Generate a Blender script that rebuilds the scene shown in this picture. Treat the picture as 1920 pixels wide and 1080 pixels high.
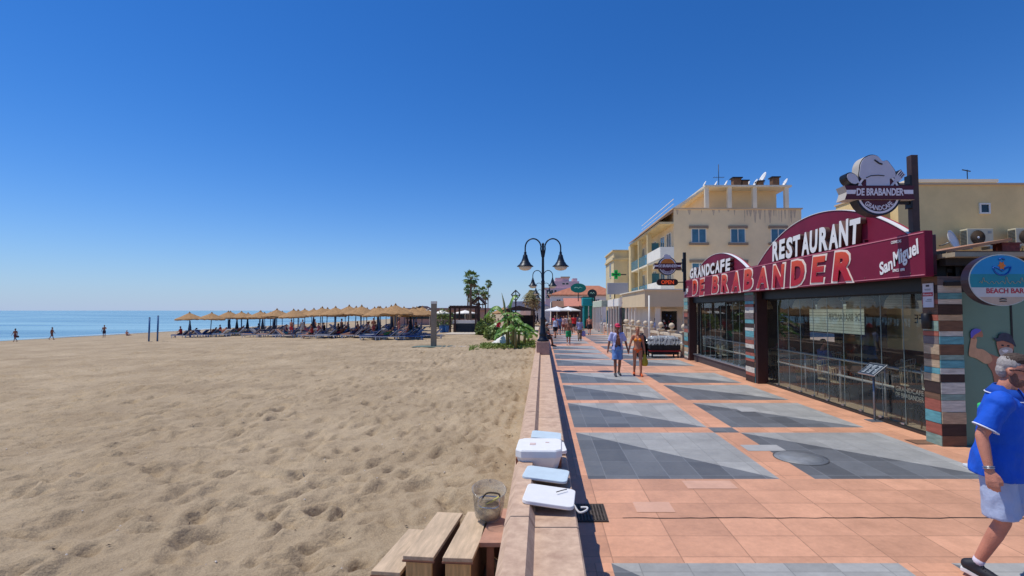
import bpy, bmesh, math, random
import numpy as np
from mathutils import Vector, Matrix, noise as mnoise
R = math.radians; PI = math.pi
for o in list(bpy.data.objects): bpy.data.objects.remove(o)
sc = bpy.context.scene
COL = sc.collection
rng = random.Random(7)

# ---------------------------------------------------------------- camera, sky, sun, exposure
CAM_H, YAW, PITCH, FPX, CX = 2.2, 0.0, R(2.5), 960.0, 1017.0
cd = bpy.data.cameras.new('camera'); cam = bpy.data.objects.new('camera', cd); COL.objects.link(cam)
cd.sensor_width = 36; cd.lens = 36 * FPX / 1920; cd.shift_x = (960 - CX) / 1920; cd.clip_start = .05; cd.clip_end = 30000
cam.location = (0, 0, CAM_H); cam.rotation_euler = (R(90) + PITCH, 0, YAW)
sc.camera = cam
SUN_EL, SUN_AZ = R(67), R(-85)          # azimuth from +Y towards +X
w = bpy.data.worlds.new('World'); sc.world = w; w.use_nodes = True
nt = w.node_tree; nt.nodes.clear()
sky = nt.nodes.new('ShaderNodeTexSky'); sky.sky_type = 'NISHITA'; sky.sun_disc = False
sky.sun_elevation = SUN_EL; sky.sun_rotation = SUN_AZ
sky.altitude = 0; sky.air_density = 1.0; sky.dust_density = 0; sky.ozone_density = 7.0
hs = nt.nodes.new('ShaderNodeHueSaturation'); hs.inputs['Saturation'].default_value = 1.2
bg = nt.nodes.new('ShaderNodeBackground'); bg.inputs['Strength'].default_value = .106
wo = nt.nodes.new('ShaderNodeOutputWorld')
nt.links.new(sky.outputs[0], hs.inputs['Color']); tm = nt.nodes.new('ShaderNodeMix'); tm.data_type = 'RGBA'; tm.blend_type = 'MULTIPLY'; tm.inputs[0].default_value = 1; tm.inputs[7].default_value = (.63, .90, 1.19, 1)
nt.links.new(hs.outputs[0], tm.inputs[6])
# the sky pales into sea haze low over the horizon
wc = nt.nodes.new('ShaderNodeTexCoord'); ws = nt.nodes.new('ShaderNodeSeparateXYZ'); nt.links.new(wc.outputs['Generated'], ws.inputs[0])
w1 = nt.nodes.new('ShaderNodeMath'); w1.operation = 'ABSOLUTE'; w2 = nt.nodes.new('ShaderNodeMath'); w2.operation = 'MULTIPLY'; w2.inputs[1].default_value = -1 / .078
w3 = nt.nodes.new('ShaderNodeMath'); w3.operation = 'EXPONENT'; nt.links.new(ws.outputs[2], w1.inputs[0]); nt.links.new(w1.outputs[0], w2.inputs[0]); nt.links.new(w2.outputs[0], w3.inputs[0])
hz = nt.nodes.new('ShaderNodeMix'); hz.data_type = 'RGBA'; hz.inputs[7].default_value = (4.1, 5.1, 6.9, 1)
nt.links.new(w3.outputs[0], hz.inputs[0]); nt.links.new(tm.outputs[2], hz.inputs[6]); nt.links.new(hz.outputs[2], bg.inputs[0]); nt.links.new(bg.outputs[0], wo.inputs[0])
sd = bpy.data.lights.new('sun', 'SUN'); sd.energy = 3.7; sd.angle = R(.5); sd.color = (1, .96, .89)
sun = bpy.data.objects.new('sun', sd); COL.objects.link(sun)
sdir = Vector((math.sin(SUN_AZ) * math.cos(SUN_EL), math.cos(SUN_AZ) * math.cos(SUN_EL), math.sin(SUN_EL)))
sun.rotation_euler = sdir.to_track_quat('Z', 'Y').to_euler()
sc.view_settings.view_transform = 'Standard'; sc.view_settings.look = 'None'
sc.view_settings.exposure = 0; sc.view_settings.gamma = 1
sc.cycles.max_bounces = 8; sc.cycles.transparent_max_bounces = 16

# ---------------------------------------------------------------- places from sight lines: a view direction met with a real plane
_cq = cam.rotation_euler.to_matrix()
def ray(x, y): return _cq @ Vector(((x - CX) / FPX, (540 - y) / FPX, -1))
def on_z(x, y, z=0):
    d = ray(x, y); t = (z - CAM_H) / d.z; return Vector((d.x * t, d.y * t, z))
def on_y(x, y, Y):
    d = ray(x, y); t = Y / d.y; return Vector((d.x * t, Y, CAM_H + d.z * t))
def on_x(x, y, X):
    d = ray(x, y); t = X / d.x; return Vector((X, d.y * t, CAM_H + d.z * t))

# ---------------------------------------------------------------- materials
def L(c):
    return tuple((x / 12.92 if x <= .04045 else ((x + .055) / 1.055) ** 2.4) for x in [v / 255 for v in c])
MATS = {}
def mat(name, col, rough=.6, var=.18, scale=5, bump=0, bscale=40, metal=0, col2=None, spec=.4, stretch=(1, 1, 1), detail=5, coat=0, emit=0):
    if name in MATS: return MATS[name]
    m = bpy.data.materials.new(name); m.use_nodes = True; MATS[name] = m
    n = m.node_tree.nodes; l = m.node_tree.links; b = n['Principled BSDF']
    c = L(col)
    b.inputs['Roughness'].default_value = rough; b.inputs['Metallic'].default_value = metal
    b.inputs['Specular IOR Level'].default_value = spec
    if coat: b.inputs['Coat Weight'].default_value = coat
    tc = n.new('ShaderNodeTexCoord'); mp = n.new('ShaderNodeMapping'); mp.inputs['Scale'].default_value = stretch
    l.new(tc.outputs['Object'], mp.inputs[0])
    nz = n.new('ShaderNodeTexNoise'); nz.inputs['Scale'].default_value = scale; nz.inputs['Detail'].default_value = detail
    nz.inputs['Roughness'].default_value = .65
    l.new(mp.outputs[0], nz.inputs['Vector'])
    cr = n.new('ShaderNodeValToRGB'); cr.color_ramp.elements[0].position = .3; cr.color_ramp.elements[1].position = .7
    a = tuple(max(0, x * (1 - var)) for x in c); d = L(col2) if col2 else tuple(min(1, x * (1 + var)) for x in c)
    cr.color_ramp.elements[0].color = (*a, 1); cr.color_ramp.elements[1].color = (*d, 1)
    l.new(nz.outputs[0], cr.inputs[0]); l.new(cr.outputs[0], b.inputs['Base Color'])
    if emit:
        l.new(cr.outputs[0], b.inputs['Emission Color']); b.inputs['Emission Strength'].default_value = emit
    if bump:
        nb = n.new('ShaderNodeTexNoise'); nb.inputs['Scale'].default_value = bscale; nb.inputs['Detail'].default_value = 4
        l.new(mp.outputs[0], nb.inputs['Vector'])
        bp = n.new('ShaderNodeBump'); bp.inputs['Strength'].default_value = bump; bp.inputs['Distance'].default_value = .02
        l.new(nb.outputs[0], bp.inputs['Height']); l.new(bp.outputs[0], b.inputs['Normal'])
    return m
def tilemat(name, col, tw, th, rough=.45, var=.2, mortar=.5, offset=0.0, msize=.012, rot=0, spec=.4, patch=None):
    """stone tiles: colour shifts tile by tile, thin dark joints, worn noise on top"""
    m = bpy.data.materials.new(name); m.use_nodes = True; MATS[name] = m
    n = m.node_tree.nodes; l = m.node_tree.links; b = n['Principled BSDF']
    b.inputs['Specular IOR Level'].default_value = spec
    c = L(col)
    tc = n.new('ShaderNodeTexCoord'); br = n.new('ShaderNodeTexBrick'); br.offset = offset
    mp = n.new('ShaderNodeMapping'); mp.inputs['Rotation'].default_value = (0, 0, rot)
    l.new(tc.outputs['Object'], mp.inputs[0]); l.new(mp.outputs[0], br.inputs[0])
    br.inputs['Scale'].default_value = 1; br.inputs['Brick Width'].default_value = tw; br.inputs['Row Height'].default_value = th
    br.inputs['Mortar Size'].default_value = msize * .5; br.inputs['Mortar Smooth'].default_value = .2; br.inputs['Bias'].default_value = 0
    br.inputs['Color1'].default_value = (*[x * (1 - var) for x in c], 1); br.inputs['Color2'].default_value = (*[min(1, x * (1 + var)) for x in c], 1)
    br.inputs['Mortar'].default_value = (*[x * mortar for x in c], 1)
    nz = n.new('ShaderNodeTexNoise'); nz.inputs['Scale'].default_value = 2.2; nz.inputs['Detail'].default_value = 8; nz.inputs['Roughness'].default_value = .7
    l.new(tc.outputs['Object'], nz.inputs[0])
    mr = n.new('ShaderNodeMapRange'); mr.inputs[1].default_value = .3; mr.inputs[2].default_value = .7; mr.inputs[3].default_value = .74; mr.inputs[4].default_value = 1.2
    n2 = n.new('ShaderNodeTexNoise'); n2.inputs['Scale'].default_value = 17; n2.inputs['Detail'].default_value = 6; n2.inputs['Roughness'].default_value = .75; l.new(tc.outputs['Object'], n2.inputs[0])
    m2 = n.new('ShaderNodeMix'); m2.data_type = 'FLOAT'; m2.inputs[0].default_value = .38; l.new(nz.outputs[0], m2.inputs[2]); l.new(n2.outputs[0], m2.inputs[3])
    l.new(m2.outputs[0], mr.inputs[0])
    mx = n.new('ShaderNodeMix'); mx.data_type = 'RGBA'; mx.blend_type = 'MULTIPLY'; mx.inputs[0].default_value = 1
    l.new(br.outputs[0], mx.inputs[6]); l.new(mr.outputs[0], mx.inputs[7])
    l.new(mx.outputs[2], b.inputs['Base Color'])
    mr2 = n.new('ShaderNodeMapRange'); mr2.inputs[3].default_value = rough - .12; mr2.inputs[4].default_value = rough + .15
    l.new(nz.outputs[0], mr2.inputs[0]); l.new(mr2.outputs[0], b.inputs['Roughness'])
    bp = n.new('ShaderNodeBump'); bp.inputs['Strength'].default_value = .4; bp.inputs['Distance'].default_value = .004; bp.invert = True
    l.new(br.outputs[1], bp.inputs['Height']); l.new(bp.outputs[0], b.inputs['Normal'])
    return m
def glassmat(name, tint=(235, 242, 238), rough=.02, refl=1.0, mix=None):
    m = bpy.data.materials.new(name); m.use_nodes = True; MATS[name] = m
    n = m.node_tree.nodes; l = m.node_tree.links; n.clear()
    t = n.new('ShaderNodeBsdfTransparent'); t.inputs[0].default_value = (*L(tint), 1)
    g = n.new('ShaderNodeBsdfGlossy'); g.inputs['Roughness'].default_value = rough; g.inputs[0].default_value = (refl, refl, refl, 1)
    f = n.new('ShaderNodeFresnel'); ge = n.new('ShaderNodeNewGeometry'); mi = n.new('ShaderNodeMapRange')
    mi.inputs[3].default_value = 1.5; mi.inputs[4].default_value = 1 / 1.5     # same reflection from both faces of a pane
    l.new(ge.outputs['Backfacing'], mi.inputs[0]); l.new(mi.outputs[0], f.inputs[0])
    x = n.new('ShaderNodeMixShader'); o = n.new('ShaderNodeOutputMaterial'); nz = None
    tc = n.new('ShaderNodeTexCoord'); nz = n.new('ShaderNodeTexNoise'); nz.inputs['Scale'].default_value = 1.5
    bp = n.new('ShaderNodeBump'); bp.inputs['Strength'].default_value = .03; bp.inputs['Distance'].default_value = .01
    l.new(tc.outputs['Object'], nz.inputs[0]); l.new(nz.outputs[0], bp.inputs['Height']); l.new(bp.outputs[0], g.inputs['Normal'])
    l.new(f.outputs[0], x.inputs[0]); l.new(t.outputs[0], x.inputs[1]); l.new(g.outputs[0], x.inputs[2])
    if mix:   # milky or dusty film: part of the light is scattered
        d = n.new('ShaderNodeBsdfDiffuse'); d.inputs[0].default_value = (*L(mix[0]), 1)
        x2 = n.new('ShaderNodeMixShader'); x2.inputs[0].default_value = mix[1]
        l.new(x.outputs[0], x2.inputs[1]); l.new(d.outputs[0], x2.inputs[2]); l.new(x2.outputs[0], o.inputs[0])
    else: l.new(x.outputs[0], o.inputs[0])
    return m

# ---------------------------------------------------------------- mesh builder
class MB:
    def __init__(s): s.v = []; s.f = []; s.m = []; s.sm = []
    def add(s, vs, fs, m=0, smooth=False):
        b = len(s.v); s.v += [tuple(p) for p in vs]
        for f in fs: s.f.append(tuple(i + b for i in f)); s.m.append(m); s.sm.append(smooth)
        return s
    def box(s, x0, x1, y0, y1, z0, z1, m=0, T=None):
        vs = [(x, y, z) for z in (z0, z1) for y in (y0, y1) for x in (x0, x1)]
        if T is not None: vs = [T @ Vector(p) for p in vs]
        return s.add(vs, [(0, 2, 3, 1), (4, 5, 7, 6), (0, 1, 5, 4), (2, 6, 7, 3), (0, 4, 6, 2), (1, 3, 7, 5)], m)
    def poly(s, pts, m=0): return s.add(pts, [tuple(range(len(pts)))], m)
    def tube(s, pts, r, n=8, m=0, cap=True, smooth=True, squash=None):
        pts = [Vector(p) for p in pts]; rs = r if isinstance(r, (list, tuple)) else [r] * len(pts)
        vs = []; up = None
        for i, p in enumerate(pts):
            d = (pts[min(i + 1, len(pts) - 1)] - pts[max(i - 1, 0)])
            if d.length < 1e-9: d = Vector((0, 0, 1))
            d.normalize()
            if up is None: up = Vector((0, 0, 1)) if abs(d.z) < .9 else Vector((1, 0, 0))
            a = d.cross(up)
            if a.length < 1e-6: a = d.cross(Vector((0, 1, 0)))
            a.normalize(); b = a.cross(d).normalized(); up = b
            for k in range(n):
                t = 2 * PI * k / n
                vs.append(p + a * (rs[i] * math.cos(t)) + b * (rs[i] * math.sin(t)))
        fs = [(i * n + k, i * n + (k + 1) % n, (i + 1) * n + (k + 1) % n, (i + 1) * n + k) for i in range(len(pts) - 1) for k in range(n)]
        s.add(vs, fs, m, smooth)
        if cap:
            b0 = len(s.v) - len(vs)
            s.f.append(tuple(b0 + k for k in reversed(range(n)))); s.m.append(m); s.sm.append(False)
            s.f.append(tuple(b0 + (len(pts) - 1) * n + k for k in range(n))); s.m.append(m); s.sm.append(False)
        return s
    def lathe(s, prof, n=16, m=0, c=(0, 0, 0), smooth=True, T=None, sx=1, sy=1):
        vs = [Vector((c[0] + r * sx * math.cos(2 * PI * k / n), c[1] + r * sy * math.sin(2 * PI * k / n), c[2] + z)) for r, z in prof for k in range(n)]
        if T is not None: vs = [T @ p for p in vs]
        fs = [(i * n + k, i * n + (k + 1) % n, (i + 1) * n + (k + 1) % n, (i + 1) * n + k) for i in range(len(prof) - 1) for k in range(n)]
        fs.append(tuple(reversed(range(n)))); fs.append(tuple((len(prof) - 1) * n + k for k in range(n)))
        return s.add(vs, fs, m, smooth)
    def ell(s, c, rx, ry, rz, m=0, n=12, T=None):
        prof = []
        k = max(5, n // 2)
        vs = []
        for i in range(1, k):
            t = PI * i / k
            for j in range(n):
                a = 2 * PI * j / n
                vs.append(Vector((rx * math.sin(t) * math.cos(a), ry * math.sin(t) * math.sin(a), -rz * math.cos(t))))
        vs.append(Vector((0, 0, -rz))); vs.append(Vector((0, 0, rz)))
        if T is not None: vs = [T @ p for p in vs]
        vs = [p + Vector(c) for p in vs]
        fs = [(i * n + j, i * n + (j + 1) % n, (i + 1) * n + (j + 1) % n, (i + 1) * n + j) for i in range(k - 2) for j in range(n)]
        e = len(vs)
        fs += [(e - 2, (j + 1) % n, j) for j in range(n)] + [(e - 1, (k - 2) * n + j, (k - 2) * n + (j + 1) % n) for j in range(n)]
        return s.add(vs, fs, m, True)
    def prism(s, poly, o, u, v, w, d, m=0, mside=None):
        """a 2-D outline (u, v) pushed through depth d along w"""
        o, u, v, w = Vector(o), Vector(u), Vector(v), Vector(w)
        n = len(poly)
        vs = [o + u * a + v * b for a, b in poly] + [o + u * a + v * b + w * d for a, b in poly]
        s.add(vs, [tuple(range(n))[::-1], tuple(range(n, 2 * n))], m)
        b0 = len(s.v) - 2 * n
        for i in range(n):
            j = (i + 1) % n
            s.f.append((b0 + i, b0 + j, b0 + n + j, b0 + n + i)); s.m.append(m if mside is None else mside); s.sm.append(False)
        return s
    def mesh(s, name, mats, fix=True):
        me = bpy.data.meshes.new(name); me.from_pydata(s.v, [], s.f)
        for x in (mats if isinstance(mats, (list, tuple)) else [mats]): me.materials.append(x)
        me.polygons.foreach_set('material_index', s.m); me.polygons.foreach_set('use_smooth', s.sm)
        if fix:
            bm = bmesh.new(); bm.from_mesh(me); bmesh.ops.recalc_face_normals(bm, faces=bm.faces); bm.to_mesh(me); bm.free()
        me.update(); return me
    def build(s, name, mats, parent=None, loc=None, rz=0, bevel=0, fix=True, **kw):
        o = bpy.data.objects.new(name, s.mesh(name, mats, fix)); COL.objects.link(o)
        if parent is not None: o.parent = parent
        if loc is not None: o.location = loc
        if rz: o.rotation_euler = (0, 0, rz)
        if bevel:
            b = o.modifiers.new('bevel', 'BEVEL'); b.width = bevel; b.segments = 2; b.limit_method = 'ANGLE'; b.angle_limit = R(40)
        if kw: tag(o, **kw)
        return o
def tag(o, label=None, cat=None, group=None, kind=None):
    if label: o['label'] = label
    if cat: o['category'] = cat
    if group: o['group'] = group
    if kind: o['kind'] = kind
    return o
def thing(name, label, cat, loc=(0, 0, 0), rz=0, group=None):
    o = bpy.data.objects.new(name, None); COL.objects.link(o); o.empty_display_size = .1
    o.location = loc; o.rotation_euler = (0, 0, rz)
    return tag(o, label, cat, group)
def dup(root, loc=None, rz=None, label=None, group=None, scale=None):
    r = root.copy(); COL.objects.link(r)
    if loc is not None: r.location = loc
    if rz is not None: r.rotation_euler = (0, 0, rz)
    if scale: r.scale = (scale,) * 3
    if label: r['label'] = label
    if group: r['group'] = group
    for ch in list(root.children):
        c = ch.copy(); COL.objects.link(c); c.parent = r
        for g in list(ch.children):
            d = g.copy(); COL.objects.link(d); d.parent = c
    return r
def structure(name, mb, mats, **k):
    o = mb.build(name, mats, **k); o['kind'] = 'structure'; return o
# writing: a filled text outline turned to a mesh; 'sea' text faces -X, 'cam' text faces -Y
FR = {'sea': (Vector((0, -1, 0)), Vector((0, 0, 1)), Vector((-1, 0, 0))), 'cam': (Vector((1, 0, 0)), Vector((0, 0, 1)), Vector((0, -1, 0))),
      'up': (Vector((1, 0, 0)), Vector((0, 1, 0)), Vector((0, 0, 1)))}
def text(name, body, h, mats, parent, at, frame='sea', width=None, depth=.004, fat=0, shear=0, rot=0, align='c', arc=None):
    """h: letter height; at: centre of the baseline box; mats: one material or [front, side]"""
    cu = bpy.data.curves.new('t', 'FONT'); cu.body = body; cu.size = 1; cu.extrude = .5; cu.offset = fat; cu.shear = shear; cu.resolution_u = 3
    o = bpy.data.objects.new('t', cu); COL.objects.link(o)
    bpy.context.view_layer.update()
    me = bpy.data.meshes.new_from_object(o.evaluated_get(bpy.context.evaluated_depsgraph_get()))
    bpy.data.objects.remove(o); bpy.data.curves.remove(cu)
    co = np.array([v.co[:] for v in me.vertices]); 
    x0, x1, y0, y1 = co[:, 0].min(), co[:, 0].max(), co[:, 1].min(), co[:, 1].max()
    k = h / (y1 - y0); kx = width / (x1 - x0) if width else k
    u, v, n = FR[frame] if isinstance(frame, str) else frame
    ca, sa = math.cos(rot), math.sin(rot)
    P = []
    for c in co:
        a = (c[0] - (x0 + x1) / 2) * kx; b = (c[1] - (y0 + y1) / 2) * k
        if arc:   # bend round a circle of radius arc (positive: letters stand outside below, reading left to right along the bottom)
            t = a / arc; rr = arc - b
            a, b = rr * math.sin(t), -(rr * math.cos(t)) + arc
        a, b = a * ca - b * sa, a * sa + b * ca
        P.append(Vector(at) + u * a + v * b + n * ((c[2] + .5) * depth))
    for i, p in enumerate(P): me.vertices[i].co = p
    ms = mats if isinstance(mats, (list, tuple)) else [mats]
    me.materials.clear()
    for m in ms: me.materials.append(m)
    me.update()
    if len(ms) > 1:
        for p in me.polygons: p.material_index = 0 if p.normal.dot(n) > .7 else 1
    ob = bpy.data.objects.new(name, me); COL.objects.link(ob)
    if parent is not None: ob.parent = parent
    return ob
def spline(pts, k=6, closed=False):
    P = [Vector(p) for p in pts]; n = len(P); out = []
    rngi = range(n if closed else n - 1)
    for i in rngi:
        a, b, c, d = (P[(i - 1) % n], P[i], P[(i + 1) % n], P[(i + 2) % n]) if closed else (P[max(i - 1, 0)], P[i], P[i + 1], P[min(i + 2, n - 1)])
        for j in range(k):
            t = j / k
            out.append(.5 * ((2 * b) + (c - a) * t + (2 * a - 5 * b + 4 * c - d) * t * t + (3 * b - a - 3 * c + d) * t ** 3))
    if not closed: out.append(P[-1])
    return out
# ================================================================ SETTING: sand, sea, ground, paving, wall
M = MATS
# --- sand
def sandmat():
    m = bpy.data.materials.new('sand'); m.use_nodes = True
    n = m.node_tree.nodes; l = m.node_tree.links; b = n['Principled BSDF']; b.inputs['Roughness'].default_value = .95; b.inputs['Specular IOR Level'].default_value = .15
    tc = n.new('ShaderNodeTexCoord')
    n1 = n.new('ShaderNodeTexNoise'); n1.inputs['Scale'].default_value = .35; n1.inputs['Detail'].default_value = 10; n1.inputs['Roughness'].default_value = .7
    l.new(tc.outputs['Object'], n1.inputs[0])
    cr = n.new('ShaderNodeValToRGB'); e = cr.color_ramp.elements
    e[0].position = .3; e[0].color = (*L((152, 132, 105)), 1); e[1].position = .72; e[1].color = (*L((190, 169, 138)), 1)
    l.new(n1.outputs[0], cr.inputs[0])
    # scattered darker specks and patches
    vo = n.new('ShaderNodeTexNoise'); vo.inputs['Scale'].default_value = 9; vo.inputs['Detail'].default_value = 12; vo.inputs['Roughness'].default_value = .8
    l.new(tc.outputs['Object'], vo.inputs[0])
    mr = n.new('ShaderNodeMapRange'); mr.inputs[1].default_value = .36; mr.inputs[2].default_value = .5; mr.inputs[3].default_value = .8; mr.inputs[4].default_value = 1
    l.new(vo.outputs[0], mr.inputs[0])
    mx = n.new('ShaderNodeMix'); mx.data_type = 'RGBA'; mx.blend_type = 'MULTIPLY'; mx.inputs[0].default_value = 1
    l.new(cr.outputs[0], mx.inputs[6]); l.new(mr.outputs[0], mx.inputs[7])
    # the strip by the water is wet and dark
    sp = n.new('ShaderNodeSeparateXYZ'); l.new(tc.outputs['Object'], sp.inputs[0])
    wr = n.new('ShaderNodeMapRange'); wr.inputs[1].default_value = -2.26; wr.inputs[2].default_value = -1.9; wr.inputs[3].default_value = .62; wr.inputs[4].default_value = 1
    l.new(sp.outputs[2], wr.inputs[0])
    mx2 = n.new('ShaderNodeMix'); mx2.data_type = 'RGBA'; mx2.blend_type = 'MULTIPLY'; mx2.inputs[0].default_value = 1
    gr = n.new('ShaderNodeTexNoise'); gr.inputs['Scale'].default_value = 75; gr.inputs['Detail'].default_value = 3; l.new(tc.outputs['Object'], gr.inputs[0])
    gm = n.new('ShaderNodeMapRange'); gm.inputs[1].default_value = .3; gm.inputs[2].default_value = .7; gm.inputs[3].default_value = .82; gm.inputs[4].default_value = 1.18; l.new(gr.outputs[0], gm.inputs[0])
    mx3 = n.new('ShaderNodeMix'); mx3.data_type = 'RGBA'; mx3.blend_type = 'MULTIPLY'; mx3.inputs[0].default_value = 1; l.new(mx.outputs[2], mx3.inputs[6]); l.new(gm.outputs[0], mx3.inputs[7])
    l.new(mx3.outputs[2], mx2.inputs[6]); l.new(wr.outputs[0], mx2.inputs[7]); l.new(mx2.outputs[2], b.inputs['Base Color'])
    nb = n.new('ShaderNodeTexNoise'); nb.inputs['Scale'].default_value = 7; nb.inputs['Detail'].default_value = 10; nb.inputs['Roughness'].default_value = .62
    l.new(tc.outputs['Object'], nb.inputs[0])
    bp = n.new('ShaderNodeBump'); bp.inputs['Strength'].default_value = 1.0; bp.inputs['Distance'].default_value = .055
    l.new(nb.outputs[0], bp.inputs['Height']); l.new(bp.outputs[0], b.inputs['Normal'])
    return m
SAND = sandmat()
def sand_base(x, y):
    """height of the smooth beach: level by the wall, falling to the water"""
    t = np.clip((-x - 16) / 66, 0, None)
    return -.30 - 2.05 * t ** 1.15 + .0 * y
def fnoise(x, y, s, seed, octv=4, sy=1.0):
    """vectorised value noise"""
    out = np.zeros_like(x); amp = 1; tot = 0
    for k in range(octv):
        X = x / s * 2 ** k + seed * 17.3; Y = y / (s * sy) * 2 ** k + seed * 9.1
        xi = np.floor(X).astype(np.int64); yi = np.floor(Y).astype(np.int64); fx = X - xi; fy = Y - yi
        fx = fx * fx * (3 - 2 * fx); fy = fy * fy * (3 - 2 * fy)
        def h(a, b):
            q = (a * 374761393 + b * 668265263 + seed * 1442695) & 0xFFFFFFFF
            q = ((q ^ (q >> 13)) * 1274126177) & 0xFFFFFFFF
            return ((q ^ (q >> 16)) & 0xFFFF) / 65535.0
        v = (h(xi, yi) * (1 - fx) + h(xi + 1, yi) * fx) * (1 - fy) + (h(xi, yi + 1) * (1 - fx) + h(xi + 1, yi + 1) * fx) * fy
        out += amp * (v - .5); tot += amp; amp *= .55
    return out / tot
def build_sand():
    xs = [-.26]; 
    while xs[-1] > -130: xs.append(xs[-1] - max(.04, .0075 * abs(xs[-1])))
    ys = [1.2]
    while ys[-1] < 420: ys.append(ys[-1] + max(.035, .010 * ys[-1]))
    ys = [-30, -12, -5, -2, 0] + ys
    xs = np.array(xs); ys = np.array(ys); X, Y = np.meshgrid(xs, ys)
    Z = sand_base(X, Y)
    dist = np.hypot(X, Y); 
    # trampled dents, one kind of footfall over another
    fade = np.clip(1 - (dist - 40) / 60, .12, 1) 
    rg = lambda s_, seed, sy=1.0: .5 - 2 * np.abs(fnoise(X, Y, s_, seed, 2, sy))
    Z += fade * (.16 * fnoise(X, Y, 1.7, 1, 3) + .11 * rg(.95, 2, .7) + .075 * rg(.45, 3, .8) + .035 * fnoise(X, Y, .3, 5, 2))
    r2 = np.random.default_rng(4)
    nf = 4200
    fx = -.6 - r2.random(nf) ** 1.5 * 26; fy = 2 + r2.random(nf) ** 1.2 * 36
    for i in range(nf):
        a = r2.random() * PI; la, lb = r2.uniform(.12, .2), r2.uniform(.06, .1); dp = r2.uniform(.035, .10)
        i0, i1 = np.searchsorted(-xs, [-fx[i] - .55, -fx[i] + .55]); j0, j1 = np.searchsorted(ys, [fy[i] - .55, fy[i] + .55])
        sx, sy = X[j0:j1, i0:i1] - fx[i], Y[j0:j1, i0:i1] - fy[i]
        u = (sx * math.cos(a) + sy * math.sin(a)) / la; v = (-sx * math.sin(a) + sy * math.cos(a)) / lb
        d = u * u + v * v
        Z[j0:j1, i0:i1] += dp * (-np.exp(-d) + .38 * np.exp(-(np.sqrt(d) - 1.75) ** 2 * 2.2))
    # a few deep scrapes with crumbly rims in the middle of the view
    for (px, py, la, lb, a, dp) in [(490, 940, .24, .2, .4, .14), (612, 965, .26, .12, .9, .13), (570, 900, .22, .12, .2, .11), (433, 900, .2, .1, .5, .11), (610, 925, .26, .13, .1, .10), (655, 972, .2, .08, .6, .1), (510, 905, .3, .05, .05, .08),
                                (185, 889, .16, .06, .2, .11), (95, 916, .14, .05, .1, .1), (520, 975, .25, .14, 1.2, .1), (608, 838, .14, .08, 0, .09), (250, 862, .2, .07, .4, .08), (835, 955, .2, .12, .2, .09), (845, 950, .1, .1, 0, .06), (780, 850, .2, .2, 0, .05), (580, 870, .16, .1, .3, .09), (415, 873, .16, .09, 0, .08), (360, 880, .18, .05, .3, .08)]:
        p = on_z(px, py, -.3); la *= .8; lb *= .85; dp *= .85
        i0, i1 = np.searchsorted(-xs, [-p.x - .9, -p.x + .9]); j0, j1 = np.searchsorted(ys, [p.y - .9, p.y + .9])
        sx, sy = X[j0:j1, i0:i1] - p.x, Y[j0:j1, i0:i1] - p.y
        u = (sx * math.cos(a) + sy * math.sin(a)) / la; v = (-sx * math.sin(a) + sy * math.cos(a)) / lb
        d = u * u + v * v + .9 * fnoise(sx + p.x, sy + p.y, .12, 8, 2)
        Z[j0:j1, i0:i1] += dp * (-np.exp(-np.clip(d, 0, None) ** 2) + .45 * np.exp(-(np.sqrt(np.clip(d, 0, None)) - 1.45) ** 2 * 6))
    global sand_hit
    def sand_hit(x, y): return float(Z[min(max(np.searchsorted(ys, y), 0), len(ys) - 1), min(np.searchsorted(-xs, -x), len(xs) - 1)])
    ny, nx = X.shape
    v = np.stack([X, Y, Z], -1).reshape(-1, 3)
    idx = np.arange(ny * nx).reshape(ny, nx)
    f = np.stack([idx[:-1, 1:], idx[:-1, :-1], idx[1:, :-1], idx[1:, 1:]], -1).reshape(-1, 4)
    me = bpy.data.meshes.new('beach_sand'); me.from_pydata(v.tolist(), [], f.tolist()); me.materials.append(SAND)
    me.polygons.foreach_set('use_smooth', [True] * len(f)); me.update()
    o = bpy.data.objects.new('beach_sand', me); COL.objects.link(o); o['kind'] = 'structure'
build_sand()
def sz(x, y): return float(sand_base(np.array([x * 1.0]), np.array([y * 1.0]))[0])
r_ = random.Random(17)
for kind_, n_, col_, s0 in (('shell_bits', 500, (214, 204, 190), .012), ('dry_seaweed', 420, (84, 70, 54), .022)):
    g = MB()
    for k in range(n_):
        x = -.5 - r_.random() ** 1.6 * 24; y = 2.3 + r_.random() ** 1.4 * 26; z = sand_hit(x, y) + .006; a = r_.uniform(0, PI); e = Vector((math.cos(a), math.sin(a), 0)); f = Vector((-e.y, e.x, 0)); q = s0 * r_.uniform(.5, 1.5); w_ = q * (.7 if kind_ == 'shell_bits' else .3); c = Vector((x, y, z))
        g.add([c - e * q, c - f * w_ + Vector((0, 0, .004)), c + e * q, c + f * w_ + Vector((0, 0, .006)), c + Vector((0, 0, .014))], [(0, 1, 4), (1, 2, 4), (2, 3, 4), (3, 0, 4)])
    g.build(kind_, mat(kind_, col_, .8, .3, 30), fix=False, kind='stuff')
def on_sand(px, py):
    z = -.3
    for _ in range(30):
        p = on_z(px, py, z); z = .5 * z + .5 * sz(p.x, p.y)
    p.z = sz(p.x, p.y); return p
# --- ground beyond and under everything
g = MB(); g.poly([(-3, -60, -.42), (3000, -60, -.42), (3000, 6000, -.42), (-3, 6000, -.42)]); g.poly([(-80, 419, -.42), (-3.0, 419, -.42), (-3.0, 6000, -.42), (-60, 6000, -.42)])
structure('ground', g, mat('dry_ground', (150, 132, 110), .9, .2, .5), fix=False)
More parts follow.
